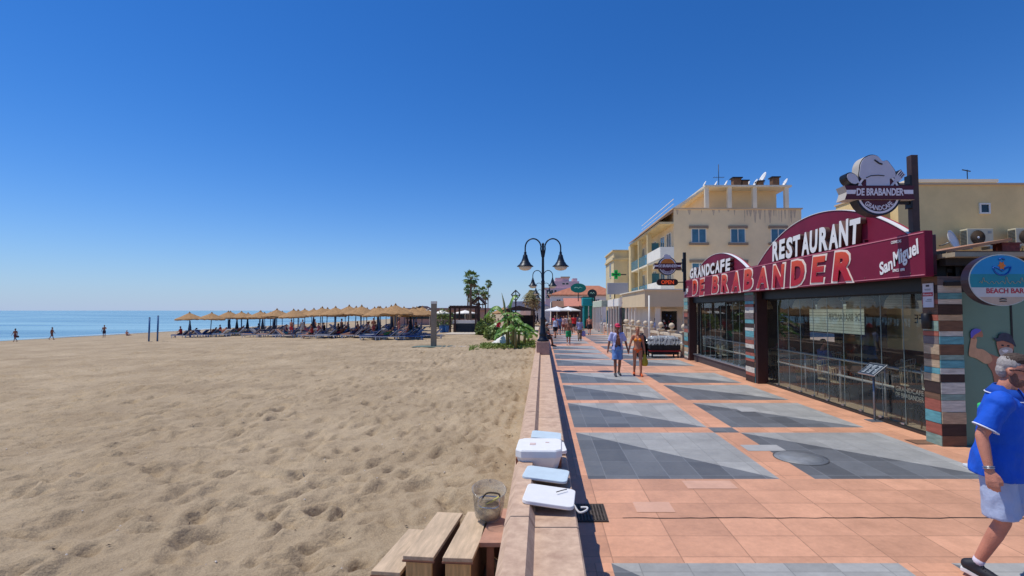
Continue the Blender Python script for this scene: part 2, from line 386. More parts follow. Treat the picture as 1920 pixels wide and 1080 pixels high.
# --- sea
m = bpy.data.materials.new('sea_water'); m.use_nodes = True; n = m.node_tree.nodes; l = m.node_tree.links; b = n['Principled BSDF']
b.inputs['Roughness'].default_value = .22; b.inputs['IOR'].default_value = 1.33
tc = n.new('ShaderNodeTexCoord'); mp = n.new('ShaderNodeMapping'); mp.inputs['Scale'].default_value = (.012, .045, 1); l.new(tc.outputs['Object'], mp.inputs[0])
nz = n.new('ShaderNodeTexNoise'); nz.inputs['Scale'].default_value = 1; nz.inputs['Detail'].default_value = 6; l.new(mp.outputs[0], nz.inputs[0])
cr = n.new('ShaderNodeValToRGB'); cr.color_ramp.elements[0].position = .3; cr.color_ramp.elements[1].position = .66
cr.color_ramp.elements[0].color = (*L((80, 124, 142)), 1); cr.color_ramp.elements[1].color = (*L((152, 188, 190)), 1)
l.new(nz.outputs[0], cr.inputs[0]); l.new(cr.outputs[0], b.inputs['Base Color'])
mp2 = n.new('ShaderNodeMapping'); mp2.inputs['Scale'].default_value = (.5, 1.1, 1); l.new(tc.outputs['Object'], mp2.inputs[0])
nw = n.new('ShaderNodeTexNoise'); nw.inputs['Scale'].default_value = .6; nw.inputs['Detail'].default_value = 5; l.new(mp2.outputs[0], nw.inputs[0])
bp = n.new('ShaderNodeBump'); bp.inputs['Strength'].default_value = .6; bp.inputs['Distance'].default_value = .35; l.new(nw.outputs[0], bp.inputs['Height']); l.new(bp.outputs[0], b.inputs['Normal'])
g = MB(); g.poly([(-76.5, -400, -2.2), (-76.5, 8000, -2.2), (-16000, 8000, -2.2), (-16000, -400, -2.2)][::-1]); structure('sea', g, m, fix=False)
g = MB()   # thin line of foam where the ripples break
pp = []
rr = random.Random(3)
for k in range(140):
    y = 20 + k * 3.0; xx = -80.3 + rr.uniform(-.4, .4) + .8 * math.sin(y * .07); pp.append((xx, y, rr.uniform(.18, .5)))
for (x0, y0, w0), (x1, y1, w1) in zip(pp[:-1], pp[1:]):
    g.poly([(x0 - w0, y0, -2.19), (x0 + w0, y0, -2.186), (x1 + w1, y1, -2.186), (x1 - w1, y1, -2.19)])
structure('foam_line', g, mat('foam', (225, 232, 232), .7, .1), fix=False)
# --- promenade paving: one sheet cut into bands, light and dark triangles
TERRA = tilemat('terracotta_tiles', (211, 157, 124), .62, .425, .5, .15, .66, 0, .012)
LIGHT = tilemat('light_grey_slabs', (163, 162, 156), .42, .63, .5, .13, .72, 0, .010)
DARK = tilemat('dark_slate_slabs', (105, 107, 108), .42, .63, .5, .24, 1.5, 0, .013)
PINK = tilemat('pale_repaired_tiles', (205, 150, 132), .42, .42, .5, .1, .8, 0, .010)
BAND = tilemat('terracotta_band_tiles', (212, 156, 122), .455, .63, .5, .15, .68, 0, .010)
g = MB()
XL0, XL1, XR0, XR1, XE = .60, 3.10, 3.56, 6.06, 6.82
def rect(x0, x1, y0, y1, m): g.poly([(x0, y0, 0), (x1, y0, 0), (x1, y1, 0), (x0, y1, 0)], m)
PER = 13.62; yb = 6.79 - 2 * PER
while yb < 150:
    y = yb
    for r_ in range(4):
        y1 = y + 2.54
        rect(.24, XL0, y, y1, 4); rect(XL1, XR0, y, y1, 4); rect(XR1, XE, y, y1, 4)
        for a, b_ in ((XL0, XL1), (XR0, XR1)):
            g.poly([(a, y, 0), (b_, y, 0), (a, y1, 0)], 2); g.poly([(b_, y, 0), (b_, y1, 0), (a, y1, 0)], 1)
        if r_ < 3:
            y2 = y1 + .41
            rect(.24, XL1, y1, y2, 4); rect(XL1, XR0, y1, y2, 2 if (r_ == 0) else 4); rect(XR0, XE, y1, y2, 4)
            y = y2
        else: y = y1
    rect(.24, XE, y, yb + PER, 0)
    yb += PER
structure('promenade_paving', g, [TERRA, LIGHT, DARK, PINK, BAND], fix=False)
g = MB()   # odd paler replacement tiles
for (px, py, wx, wy) in [(1225, 951, .42, .3), (1330, 909, .62, .3), (1430, 840, .6, .36), (1585, 722, .62, .8), (1400, 768, .42, .5)]:
    p = on_z(px, py); g.poly([(p.x - wx / 2, p.y - wy / 2, .004), (p.x + wx / 2, p.y - wy / 2, .004), (p.x + wx / 2, p.y + wy / 2, .004), (p.x - wx / 2, p.y + wy / 2, .004)], 0 if py > 900 or px > 1500 else 1)
structure('paving_repair', g, [mat('repair_terracotta', (214, 168, 140), .5, .1), mat('repair_grey', (172, 171, 166), .5, .1)], fix=False)
g = MB(); a = .85
pts = []
while a < 7.0: pts.append((a, 5.53 + rng.uniform(-.012, .012), rng.uniform(.004, .011))); a += .12
for (x0, y0, w0), (x1, y1, w1) in zip(pts[:-1], pts[1:]): g.poly([(x0, y0 - w0, .004), (x1, y1 - w1, .004), (x1, y1 + w1, .004), (x0, y0 + w0, .004)])
structure('expansion_joint', g, mat('joint_dark', (38, 32, 30), .9), fix=False)
# ground at the far right of the promenade, beside the shops
g = MB(); g.poly([(XE, -40, -.004), (60, -40, -.004), (60, 150, -.004), (XE, 150, -.004)])
structure('side_paving', g, tilemat('side_tiles', (176, 150, 132), .4, .4, .6, .12, .7), fix=False)
# --- low sea wall: coping with a raised outer edge, cut into blocks
WALLM = mat('pink_cast_stone', (196, 160, 134), .8, .16, 9, .35, 220, detail=9, col2=(222, 190, 160))
g = MB(); prof = [(-.285, -.9), (-.285, .60), (-.235, .68), (-.10, .68), (-.055, .60), (.255, .60), (.268, .587), (.268, -.05)]
y = -2.0; k = 0
while y < 150:
    y1 = y + (1.95 if y < 30 else 6.0)
    g.prism([(a, b + (.003 if k % 2 else 0)) for a, b in prof], (0, y + .004, 0), (1, 0, 0), (0, 0, 1), (0, 1, 0), y1 - y - .008)
    y = y1; k += 1
seawall = g.build('sea_wall', WALLM, label='long low pinkish stone wall between the sand and the promenade', cat='wall', kind='thing')
# ================================================================ RESTAURANT
MAR = mat('maroon_sheet', (122, 32, 56), .5, .12, 1.2, spec=.18)
MARD = mat('maroon_dark', (66, 18, 32), .4, .12, 3)
BLK = mat('black_metal', (22, 20, 21), .45, .2, 6)
DKB = mat('dark_brown_panel', (62, 36, 32), .55, .15, 4)
WHT = mat('white_paint', (232, 230, 226), .5, .05, 8)
GREYS = mat('letter_side_brown', (104, 78, 72), .6, .1)
PINKLINE = mat('pink_trim', (214, 130, 140), .5, .05)
REDT = mat('red_trim', (176, 22, 40), .45, .08)
ROOFM = mat('roof_felt', (120, 112, 104), .9, .2, 3)
GLASS = glassmat('window_glass', (240, 244, 241), .01, .6, mix=((120, 124, 118), .02))
ALU = mat('aluminium', (170, 174, 178), .35, .1, 10, metal=.8)
STEELP = mat('grey_steel', (128, 134, 140), .4, .1, 10, metal=.5)
WOODS = [mat('plank_' + n_, c_, .7, .3, 3, .3, 60, stretch=(1.5, 1.5, 9)) for n_, c_ in
         (('teal', (98, 158, 162)), ('white', (206, 200, 184)), ('terracotta', (164, 92, 74)), ('brown', (116, 84, 62)), ('dark', (62, 44, 38)),
          ('grey', (120, 108, 104)), ('sand', (186, 160, 128)), ('sage', (136, 160, 146)))]
FLOORM = tilemat('dining_floor', (196, 172, 150), .6, .6, .4, .12, .7)
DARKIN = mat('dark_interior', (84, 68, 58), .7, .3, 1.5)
rest = thing('restaurant', 'single storey restaurant with maroon sign fascia, folding glass front and plank clad pillars', 'restaurant', (6.8, 8.4, 0))
RO = Vector((6.8, 8.4, 0))
def rp(name, mb, mats, parent=None, **k):
    """a restaurant part given in world coordinates"""
    mb.v = [tuple(Vector(p) - RO) for p in mb.v]
    return mb.build(name, mats, parent or rest, **k)
rp('floor', MB().box(6.80, 11.6, 8.5, 22.9, -.3, .03), FLOORM)
rp('roof', MB().box(6.36, 11.6, 8.92, 22.6, 3.10, 3.17), [ROOFM])
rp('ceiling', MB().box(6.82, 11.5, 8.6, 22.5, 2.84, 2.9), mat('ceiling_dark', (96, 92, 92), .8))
rp('header', MB().box(6.62, 6.82, 8.62, 22.55, 2.53, 3.2), BLK)
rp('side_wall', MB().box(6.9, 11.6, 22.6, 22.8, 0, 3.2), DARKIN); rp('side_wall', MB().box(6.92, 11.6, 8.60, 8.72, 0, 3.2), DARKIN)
# rear wall, open above a parapet to a bright yard
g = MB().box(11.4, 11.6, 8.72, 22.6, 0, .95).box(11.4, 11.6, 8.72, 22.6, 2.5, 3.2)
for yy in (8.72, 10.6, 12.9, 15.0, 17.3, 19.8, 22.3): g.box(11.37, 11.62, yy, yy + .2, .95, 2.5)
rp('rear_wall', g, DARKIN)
yw = thing('window_blind', 'white slatted blind glowing in place of daylight on the rear wall of the restaurant', 'blind', (11.2, 17.9, 1.35))
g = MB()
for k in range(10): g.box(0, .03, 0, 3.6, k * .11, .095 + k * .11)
g.build('slats', mat('glow_slats', (206, 214, 204), .6, .12, 3, emit=.42), yw); MB().box(.031, .05, -.05, 3.65, -.05, 1.15).build('backing', mat('blind_backing', (90, 84, 76), .8), yw); MB().box(-.02, .05, -.06, 3.66, 1.15, 1.24).build('head_box', WHT, yw)  # slats given a glow of their own, standing in for daylight from behind
LETT = mat('window_lettering', (200, 196, 186), .6, .1)
FR['in'] = (Vector((0, 1, 0)), Vector((0, 0, 1)), Vector((1, 0, 0)))
for body, yy in (('GRANDCAFE', 14.3), ('DE BRABANDER', 18.9)):
    o = text('window_lettering', body, .26, mat('lettering_dark', (60, 56, 52), .6) if yy < 15 else LETT, rest, Vector((11.1, yy, 1.95)) - RO, 'in', 2.0)
# glass fronts
def panes(y0, y1, n_, x, z0, z1):
    wd = (y1 - y0) / n_
    for k in range(n_):
        a, b = y0 + k * wd + .006, y0 + (k + 1) * wd - .006
        gp = rp('glass_panel', MB().box(x, x + .01, a, b, z0 + .03, z1 - .03), GLASS)
        e = MB().box(x - .002, x + .012, a - .004, a, z0 + .03, z1 - .03); e.v = [tuple(Vector(p) - RO) for p in e.v]
        e.build('panel_edge', mat('glass_edge', (176, 196, 186), .2, .05), gp)
        e = MB().box(x - .02, x + .03, a + .02, a + .11, z0, z0 + .05); e.v = [tuple(Vector(p) - RO) for p in e.v]
        e.build('panel_hinge', ALU, gp)
panes(9.0, 15.42, 10, 6.78, .04, 2.56)
panes(16.3, 22.5, 10, 6.74, .30, 2.52)
rp('floor_track', MB().box(6.72, 6.86, 8.9, 15.45, 0, .04).box(6.76, 6.80, 8.9, 15.45, .04, .055), [mat('track_dark', (52, 46, 42), .5)])
rp('plinth', MB().box(6.64, 6.86, 16.25, 22.55, 0, .27), mat('plinth_grey', (70, 66, 66), .6)); rp('sill', MB().box(6.60, 6.86, 16.25, 22.55, .273, .31), ALU)
rp('top_track', MB().box(6.74, 6.83, 8.9, 22.55, 2.50, 2.53), BLK)
# rails behind the glass, built in place of lines likely mirrored in it
for z in (1.04, .66):
    rp('rail', MB().tube([(7.05, 8.95, z), (7.05, 15.4, z)], .028, 8).tube([(7.05, 16.3, z), (7.05, 22.5, z)], .028, 8), mat('pale_rail', (186, 186, 184), .35, .05))
g = MB()
for yy in (9.0, 10.6, 12.2, 13.8, 15.35, 16.4, 18.4, 20.4, 22.4): g.tube([(7.05, yy, .03), (7.05, yy, 1.04)], .022, 8)
rp('rail_post', g, MATS['pale_rail'])
# plank-clad pillars
def plank_pillar(x0, x1, y0, y1, seed, ztop=2.76):
    r_ = random.Random(seed); g = MB(); z = .0
    order = []
    while z < ztop - .01:
        h = min(r_.choice([.085, .1, .13, .17, .19]), ztop - z)
        if ztop - z - h < .05: h = ztop - z
        for face in (0, 1):
            mm = r_.randrange(8)
            while order[-2:] and mm in order[-2:]: mm = r_.randrange(8)
            order.append(mm); dx = r_.uniform(.004, .016)
            if face == 0: g.box(x0 - dx, x0 + .02, y0 + .001, y1, z + .003, z + h - .003, mm)
            else: g.box(x0 + .003, x1, y0 - dx, y0 + .02, z + .003, z + h - .003, mm)
        z += h
    g.box(x0 + .012, x1 - .004, y0 + .012, y1 - .004, 0, ztop, 4)
    return rp('plank_pillar', g, WOODS)
plank_pillar(6.47, 6.86, 8.38, 8.72, 11)
plank_pillar(6.44, 6.56, 15.62, 16.28, 5)
plank_pillar(6.44, 6.56, 22.72, 23.3, 8)
rp('corner_column', MB().box(6.46, 6.78, 15.45, 15.6, 0, 2.78), DKB, bevel=.006)
rp('corner_column', MB().box(6.46, 6.78, 22.55, 22.7, 0, 2.78), DKB, bevel=.006)
rp('corner_column', MB().box(6.66, 6.80, 8.74, 8.86, 0, 2.56), BLK)
rp('locking_post', MB().box(6.66, 6.70, 8.9, 8.96, .9, 2.1), mat('steel_blue', (120, 146, 160), .4, .1))
# fascia with its lettering
fas = rp('fascia_sign', MB().box(6.2, 6.34, 8.27, 22.4, 2.75, 3.5, 0).box(6.34, 6.44, 8.33, 22.35, 2.78, 3.44, 1), [MAR, MARD], bevel=.008)
def fp(name, mb, mats): mb.v = [tuple(Vector(p) - RO) for p in mb.v]; return mb.build(name, mats, fas)
fp('trim_line', MB().box(6.192, 6.2, 8.28, 22.39, 3.462, 3.478).box(6.192, 6.2, 8.28, 22.39, 2.772, 2.786), PINKLINE)
for k in range(1, 6): yy = 8.27 + k * 2.36; fp('panel_seam', MB().box(6.1985, 6.2, yy - .004, yy + .004, 2.79, 3.46), MARD)
for k in range(12):
    yy = 8.6 + k * 1.22; fp('fixing_bolt', MB().lathe([(.012, 0), (.012, .006), (.004, .009)], 8, T=Matrix.Translation((6.2, yy, 2.82)) @ Matrix.Rotation(-PI / 2, 4, 'Y')), GREYS)
# orange letters that turn red downwards, white rims
m = bpy.data.materials.new('orange_red_print'); m.use_nodes = True; n = m.node_tree.nodes; l = m.node_tree.links
tc = n.new('ShaderNodeTexCoord'); sp = n.new('ShaderNodeSeparateXYZ'); mr = n.new('ShaderNodeMapRange'); cr = n.new('ShaderNodeValToRGB')
mr.inputs[1].default_value = 2.8; mr.inputs[2].default_value = 3.45
l.new(tc.outputs['Object'], sp.inputs[0]); l.new(sp.outputs[2], mr.inputs[0]); l.new(mr.outputs[0], cr.inputs[0])
cr.color_ramp.elements[0].position = .38; cr.color_ramp.elements[0].color = (*L((182, 8, 28)), 1); cr.color_ramp.elements[1].color = (*L((228, 84, 24)), 1)
l.new(cr.outputs[0], n['Principled BSDF'].inputs['Base Color']); n['Principled BSDF'].inputs['Roughness'].default_value = .45
ORR = m
CREAM = mat('letter_rim_white', (240, 222, 206), .5, .04)
# each letter at its own place along the fascia (photo position -> Y on the sign face)
xs_db = [1313, 1341, 1378, 1404, 1432, 1433, 1477, 1508, 1541, 1580]
lets = [('D', 1296, 1326), ('E', 1328, 1346), ('B', 1356, 1375), ('R', 1377, 1396), ('A', 1396, 1422), ('B', 1422, 1443), ('A', 1443, 1474), ('N', 1476, 1503), ('D', 1505, 1536), ('E', 1542, 1560), ('R', 1564, 1603)]
# measured centre/width in the photograph at 1920 px
lets = [('D', 1310, 24), ('E', 1334, 19), ('B', 1360, 22), ('R', 1383, 22), ('A', 1407, 24), ('B', 1430, 25), ('A', 1460, 30), ('N', 1491, 31), ('D', 1535, 0), ('E', 0, 0), ('R', 0, 0)]
# even rhythm between the measured ends: word gap after DE
Y0, Y1 = 21.25, 10.05
adv = [1.0, .86, .62, .98, .98, 1.04, .98, 1.04, 1.02, 1.02, .88, 1.0]
word = ['D', 'E', ' ', 'B', 'R', 'A', 'B', 'A', 'N', 'D', 'E', 'R']
unit = (Y0 - Y1) / sum(adv); yy = Y0; r_ = random.Random(2)
for ch, ad in zip(word, adv):
    wd = unit * ad
    if ch != ' ':
        c = Vector((6.2, yy - wd / 2, 3.115 + r_.uniform(-.02, .02))) - RO; ro = r_.uniform(-.05, .04); hh = .60 + r_.uniform(-.02, .03)
        o = text('letter', ch, hh + .085, CREAM, fas, c + Vector((-.001, 0, 0)), 'sea', wd * .84, .010, .045, .14, ro)
        text('letter_fill', ch, hh, ORR, fas, c + Vector((-.017, 0, 0)), 'sea', wd * .70, .006, .045, .14, ro)
    yy -= wd
# beer brand lettering in white on the fascia
def slant(name, body, h, wd, c, sh, up, fat=.012):
    u = Vector((0, -1, 0)) * 1.0 + Vector((0, 0, up)); u = u
    o = text(name, body, h, WHT, fas, Vector(c) - RO, (u, Vector((0, 0, 1)), Vector((-1, 0, 0))), wd, .004, fat, sh)
    return o
slant('brand_lettering', 'San', .24, .36, (6.194, 9.20, 3.0), -.1, .28, .03)
slant('brand_lettering', 'Miguel', .34, .62, (6.194, 8.70, 3.14), -.1, .28, .03)
slant('small_lettering', 'CERVEZAS', .05, .26, (6.194, 8.92, 3.40), 0, 0)
slant('small_lettering', 'SINCE 1890', .05, .3, (6.194, 8.88, 2.90), 0, 0)
slant('brand_lettering', 'San Miguel', .3, .55, (6.194, 22.02, 3.0), -.1, .3, .03)
# arched boards above the fascia
def arch(yc, half, rise, z0, words, zt, y_a, y_b, hh):
    Rr = (half ** 2 + rise ** 2) / (2 * rise); a0 = math.asin(half / Rr)
    outline = [(Rr * math.sin(t), Rr * math.cos(t) - Rr + rise) for t in np.linspace(-a0, a0, 41)]
    ar = rp('arched_board', MB().prism(outline, (6.48, yc, z0), (0, -1, 0), (0, 0, 1), (-1, 0, 0), .12), MAR)
    for (r0, r1, mm, nm) in ((0, .05, REDT, 'red_edge'), (.055, .10, WHT, 'white_edge')):
        g = MB(); ang = np.linspace(-a0, a0, 41)
        x0, x1 = (6.46, 6.50) if nm == 'red_edge' else (6.345, 6.457)
        for s, t in zip(ang[:-1], ang[1:]):
            q = []
            for (xx, rad) in ((x0, Rr), (x1, Rr), (x1, Rr + .012), (x0, Rr + .012)):
                for an in (s, t): q.append((xx, yc - rad * math.sin(an), z0 + rad * math.cos(an) - Rr + rise))
            g.add(q, [(0, 1, 3, 2), (2, 3, 5, 4), (4, 5, 7, 6), (6, 7, 1, 0)])
        g.v = [tuple(Vector(p) - RO) for p in g.v]; g.build(nm, mm, ar)
    n_ = len(words); un = (y_a - y_b) / n_; rr_ = random.Random(n_)
    for k, ch in enumerate(words):
        yy = y_a - (k + .5) * un
        text('letter', ch, hh + rr_.uniform(-.02, .03), [WHT, GREYS], ar, Vector((6.34, yy, zt + rr_.uniform(-.012, .012))) - RO, 'sea', un * .93, .11, .045, .12, rr_.uniform(-.03, .03))
    g = MB()
    for k in range(n_ + 1): yy = y_a - k * un; g.box(6.28, 6.36, yy - .012, yy + .012, z0 - .02, zt - hh * .4)
    g.box(6.285, 6.355, y_b - .012, y_a + .012, z0 - .03, z0 + .012); g.v = [tuple(Vector(p) - RO) for p in g.v]; g.build('letter_bracket', MARD, ar)
arch(11.95, 3.18, .96, 3.48, 'RESTAURANT', 3.785, 13.85, 9.95, .52)
arch(18.75, 2.95, .78, 3.48, 'GRANDCAFE', 3.74, 21.6, 16.9, .43)
# ---------------------------------------------------------------- pole signs with chef hat, ribbon and cutlery
NAVY = mat('sign_navy', (26, 24, 36), .45, .1); AMB = mat('sign_amber', (206, 120, 40), .5, .2, 8); HATG = mat('hat_grey_white', (196, 196, 206), .5, .05)
RIB = mat('ribbon_maroon', (82, 24, 40), .45, .08); SIGNT = mat('sign_text_white', (226, 222, 226), .5, .03); HATS = mat('hat_side_cream', (186, 178, 166), .6, .1)
def pole_sign(at, pole_x, zlo, zhi, label, small_hat):
    t = thing('hanging_sign', label, 'sign', at)
    U, V, W = (1, 0, 0), (0, 0, 1), (0, -1, 0)
    def pr_(name, pts, y0, d, mats, par=t, ms=None):
        return MB().prism(pts, (0, y0, 0), U, V, W, d, 0, ms).build(name, mats, par)
    circ = lambda r, n_=40, cx=0, cy=0: [(cx + r * math.cos(2 * PI * k / n_), cy + r * math.sin(2 * PI * k / n_)) for k in range(n_)]
    rd = pr_('roundel', circ(.40), .10, .20, NAVY)
    g = MB()
    for k in range(40):
        a, b = 2 * PI * k / 40, 2 * PI * (k + 1) / 40
        g.poly([(.33 * math.cos(a), -.104, .33 * math.sin(a)), (.365 * math.cos(a), -.104, .365 * math.sin(a)), (.365 * math.cos(b), -.104, .365 * math.sin(b)), (.33 * math.cos(b), -.104, .33 * math.sin(b))])
    g.build('ring', SIGNT, rd)
    pr_('lower_field', circ(.31), -.098, .008, RIB, rd)
    if small_hat: pr_('upper_field', [(x_, y_) for x_, y_ in circ(.32) if y_ >= -.001], -.1045, .005, AMB, rd)
    text('lettering', 'GRANDCAFE', .085, SIGNT, rd, (0, -.107, -.27 + .0), 'cam', .50, .004, .02, 0, 0, arc=.30)
    rb = pr_('ribbon', [(-.60, .11), (.60, .11), (.555, 0), (.60, -.13), (-.60, -.13), (-.555, 0)], .12, .26, [RIB, HATS], ms=1)
    MB().poly([(-.57, -.142, .035), (-.40, -.142, .035), (-.42, -.142, -.035), (-.57, -.142, -.035)]).poly([(.57, -.142, .035), (.40, -.142, .035), (.42, -.142, -.035), (.57, -.142, -.035)]).build('stripe', SIGNT, rb)
    text('lettering', 'DE BRABANDER', .125, SIGNT, rb, (0, -.14, .0), 'cam', .80, .005, .03, .1)
    hat = [(500, 515), (500, 425), (455, 425), (418, 385), (425, 300), (440, 220), (490, 150), (580, 113), (660, 132), (715, 190), (770, 183), (820, 240), (868, 315), (872, 390), (800, 420), (800, 515)]
    hp = [((a - 655) * .00134, (594 - b) * .00134) for a, b in hat]
    hp = [hp[0]] + [tuple(p[:2]) for p in spline([(a, b, 0) for a, b in hp[1:-1]], 4)] + [hp[-1]]
    if small_hat: hp = [(a * .5, .31 + (b - .11) * .36) for a, b in hp]
    cxh = sum(p[0] for p in hp) / len(hp); cyh = sum(p[1] for p in hp) / len(hp); s_ = 1.06
    ht = pr_('chef_hat', [(cxh + (a - cxh) * s_, cyh + (b - cyh) * s_) for a, b in hp], .10, .20, [NAVY, HATS], ms=1)
    pr_('hat_face', hp, -.101, .012, HATG, ht)
    k_ = .5 if small_hat else 1
    if not small_hat:
        MB().tube([(-.21, -.116, .25), (-.13, -.116, .285), (0, -.116, .295), (.1, -.116, .285)], .008, 6).tube([(-.06, -.116, .56), (.02, -.116, .50), (.07, -.116, .485)], .014, 6).build('hat_fold', NAVY, ht)
        sp_ = [(-.436 + .11 * math.cos(a) * math.cos(.75) - .075 * math.sin(a) * -math.sin(.75), .24 + .075 * math.sin(a) * math.cos(.75) - .11 * math.cos(a) * math.sin(.75)) for a in np.linspace(0, 2 * PI, 24, endpoint=False)]
        so = pr_('spoon', [(-.436 + (a + .436) * 1.18, .24 + (b - .24) * 1.18) for a, b in sp_], .10, .20, [NAVY, BLK], ms=1)
        pr_('spoon_face', sp_, -.101, .01, HATG, so); pr_('spoon_handle', [(-.37, .20), (-.345, .215), (-.27, .11), (-.30, .11)], -.08, .03, HATG, so)
        pr_('amber_field', [(-.32, .11), (-.32, .22), (.30, .22), (.30, .11)], -.05, .04, AMB)
        # fork: handle, neck and four tines
        fk = pr_('fork', [(.19, .10), (.25, .10), (.47, .30), (.40, .40), (.30, .33)], .10, .20, [NAVY, BLK], ms=1)
        e = Vector((.66, .75)).normalized(); f_ = Vector((-e.y, e.x)); o_ = Vector((.30, .20))
        P2 = lambda a, b: tuple(o_ + e * a + f_ * b)
        pr_('fork_face', [P2(-.13, -.018), P2(0, -.02), P2(.03, -.055), P2(.1, -.055), P2(.1, .055), P2(.03, .055), P2(0, .02), P2(-.13, .018)], -.101, .01, HATG, fk)
        for q in (-.048, -.016, .016, .048): pr_('fork_tine', [P2(.1, q - .008), P2(.2, q - .008), P2(.2, q + .008), P2(.1, q + .008)], -.101, .01, HATG, fk)
    px = pole_x - at[0]
    MB().box(px - .07, px + .05, -.02, .1, zlo - at[2], zhi - at[2]).build('pole', mat('pole_brown', (72, 54, 50), .55, .25, 4), t, bevel=.006)
    for z in (.14, -.16): MB().box(.3, px - .07, -.01, .05, z - .022, z + .022).build('bracket_arm', BLK, t)
    MB().box(px - .11, px - .075, -.03, .11, -.25, .32).build('bracket_plate', BLK, t)
    return t
ps = pole_sign((5.76, 8.80, 4.22), 6.47, 3.36, 4.90, 'chef hat, spoon and fork sign on a pole above the near end of the fascia', False)
ps2 = pole_sign((5.42, 22.2, 4.12), 6.20, 3.0, 4.72, 'small chef hat roundel sign on a black pole at the far end of the restaurant', True)
for c in ps2.children:
    if c.name.startswith('pole'): c.data.materials[0] = BLK
t = thing('open_sign', 'rounded lit OPEN sign hanging under the far roundel sign', 'sign', (5.42, 22.2, 3.42))
cap_ = [(.32 + .14 * math.cos(a), .14 * math.sin(a)) for a in np.linspace(-PI / 2, PI / 2, 12)] + [(-.32 + .14 * math.cos(a), .14 * math.sin(a)) for a in np.linspace(PI / 2, 3 * PI / 2, 12)]
MB().prism(cap_, (0, .05, 0), (1, 0, 0), (0, 0, 1), (0, -1, 0), .1).build('housing', mat('open_housing', (58, 30, 24), .5), t)
text('lettering', 'OPEN', .17, mat('open_red', (214, 74, 36), .5, .05, emit=.5), t, (0, -.051, 0), 'cam', .55, .006, .02)
MB().box(.46, .78, -.01, .03, -.02, .02).build('bracket_arm', BLK, t)
# ---------------------------------------------------------------- notices and lantern on the near pillar
t = thing('notice_board', 'white notices with a red band fixed high on the near plank pillar', 'notice', (6.445, 8.55, 2.45))
MB().box(-.006, .006, -.115, .115, -.2, .2).build('board', mat('notice_white', (206, 204, 206), .5, .06), t)
MB().box(-.010, -.006, -.108, .108, -.015, .05).build('red_band', REDT, t)
text('lettering', 'Reserva', .035, WHT, t, (-.0105, 0, .018), 'sea', .18, .002)
MB().box(-.010, -.006, -.035, .035, .145, .175).box(-.010, -.0065, -.07, .07, .10, .106).box(-.010, -.0065, -.06, .06, .085, .09).box(-.010, -.0065, -.08, .02, -.07, -.062).box(-.010, -.0065, -.08, .05, -.1, -.092).build('print', mat('print_dark', (54, 40, 48), .6), t)
t = thing('wall_lantern', 'black cylindrical wall lamp on the plank pillar under the notices', 'wall lamp', (6.40, 8.55, 2.02))
MB().lathe([(.055, -.13), (.07, -.12), (.07, .12), (.055, .13)], 20).build('lamp_body', BLK, t)
MB().box(.05, .075, -.03, .03, -.05, .05).build('mounting_plate', BLK, t)
MB().lathe([(.048, -.137), (.05, -.131)], 20).build('lens', mat('lamp_lens', (200, 196, 180), .3), t)
# ---------------------------------------------------------------- furniture behind the glass
WD = mat('table_wood', (196, 154, 108), .5, .25, 6, stretch=(1, 6, 1)); RAT = mat('rattan', (206, 184, 150), .7, .3, 30); CHB = mat('chair_black', (34, 32, 32), .5, .2)
CREAMC = mat('chair_cream', (226, 218, 200), .6, .12)
def table(x, y, label, hi=False, lx=.42, ly=.7):
    h = 1.05 if hi else .75
    t = thing('dining_table', label, 'table', (x, y, .03), 0, 'tables behind the restaurant glass')
    MB().box(-lx, lx, -ly, ly, h - .04, h).build('table_top', WD, t, bevel=.006)
    for a in (-1, 1):
        for b in (-1, 1): MB().tube([(a * (lx - .06), b * (ly - .08), h - .04), (a * (lx - .03), b * (ly - .05), 0)], [.025, .018], 8).build('leg', CHB, t)
    return t
def chair(mt, hi):
    t = thing('bar_stool' if hi else 'dining_chair', '', 'stool' if hi else 'chair', (0, 0, .03), 0, 'seats behind the restaurant glass')
    h = .74 if hi else .45
    MB().lathe([(.17, h - .03), (.2, h - .02), (.205, h), (.17, h + .015)], 18).build('seat', mt, t)
    for k in range(4):
        a = PI / 4 + k * PI / 2
        MB().tube([(.15 * math.cos(a), .15 * math.sin(a), h - .03), (.23 * math.cos(a), .23 * math.sin(a), 0)], .014, 6).build('leg', CHB, t)
    if hi: MB().tube([(.185 * math.cos(a), .185 * math.sin(a), .3) for a in np.linspace(0, 2 * PI, 17)], .01, 6).build('foot_ring', CHB, t)
    arc_ = [(.21 * math.cos(a), .21 * math.sin(a), h + .36 - .04 * math.cos(2 * (a - PI / 2))) for a in np.linspace(PI * .05, PI * .95, 11)]
    g = MB().tube([(.2, .0, h)] + arc_ + [(-.2, .0, h)], .014, 6)
    for p in arc_[1:-1:1]: g.tube([(p[0] * .93, p[1] * .93, h), p], .008, 5)
    g.build('backrest', mt, t)
    return t
seats = {}
places = ['nearest the plank pillar', 'second from the plank pillar', 'third from the plank pillar', 'in the middle of the near bay', 'beside the brown column', 'just past the brown column', 'in the middle of the far bay', 'near the far column', 'at the far corner']
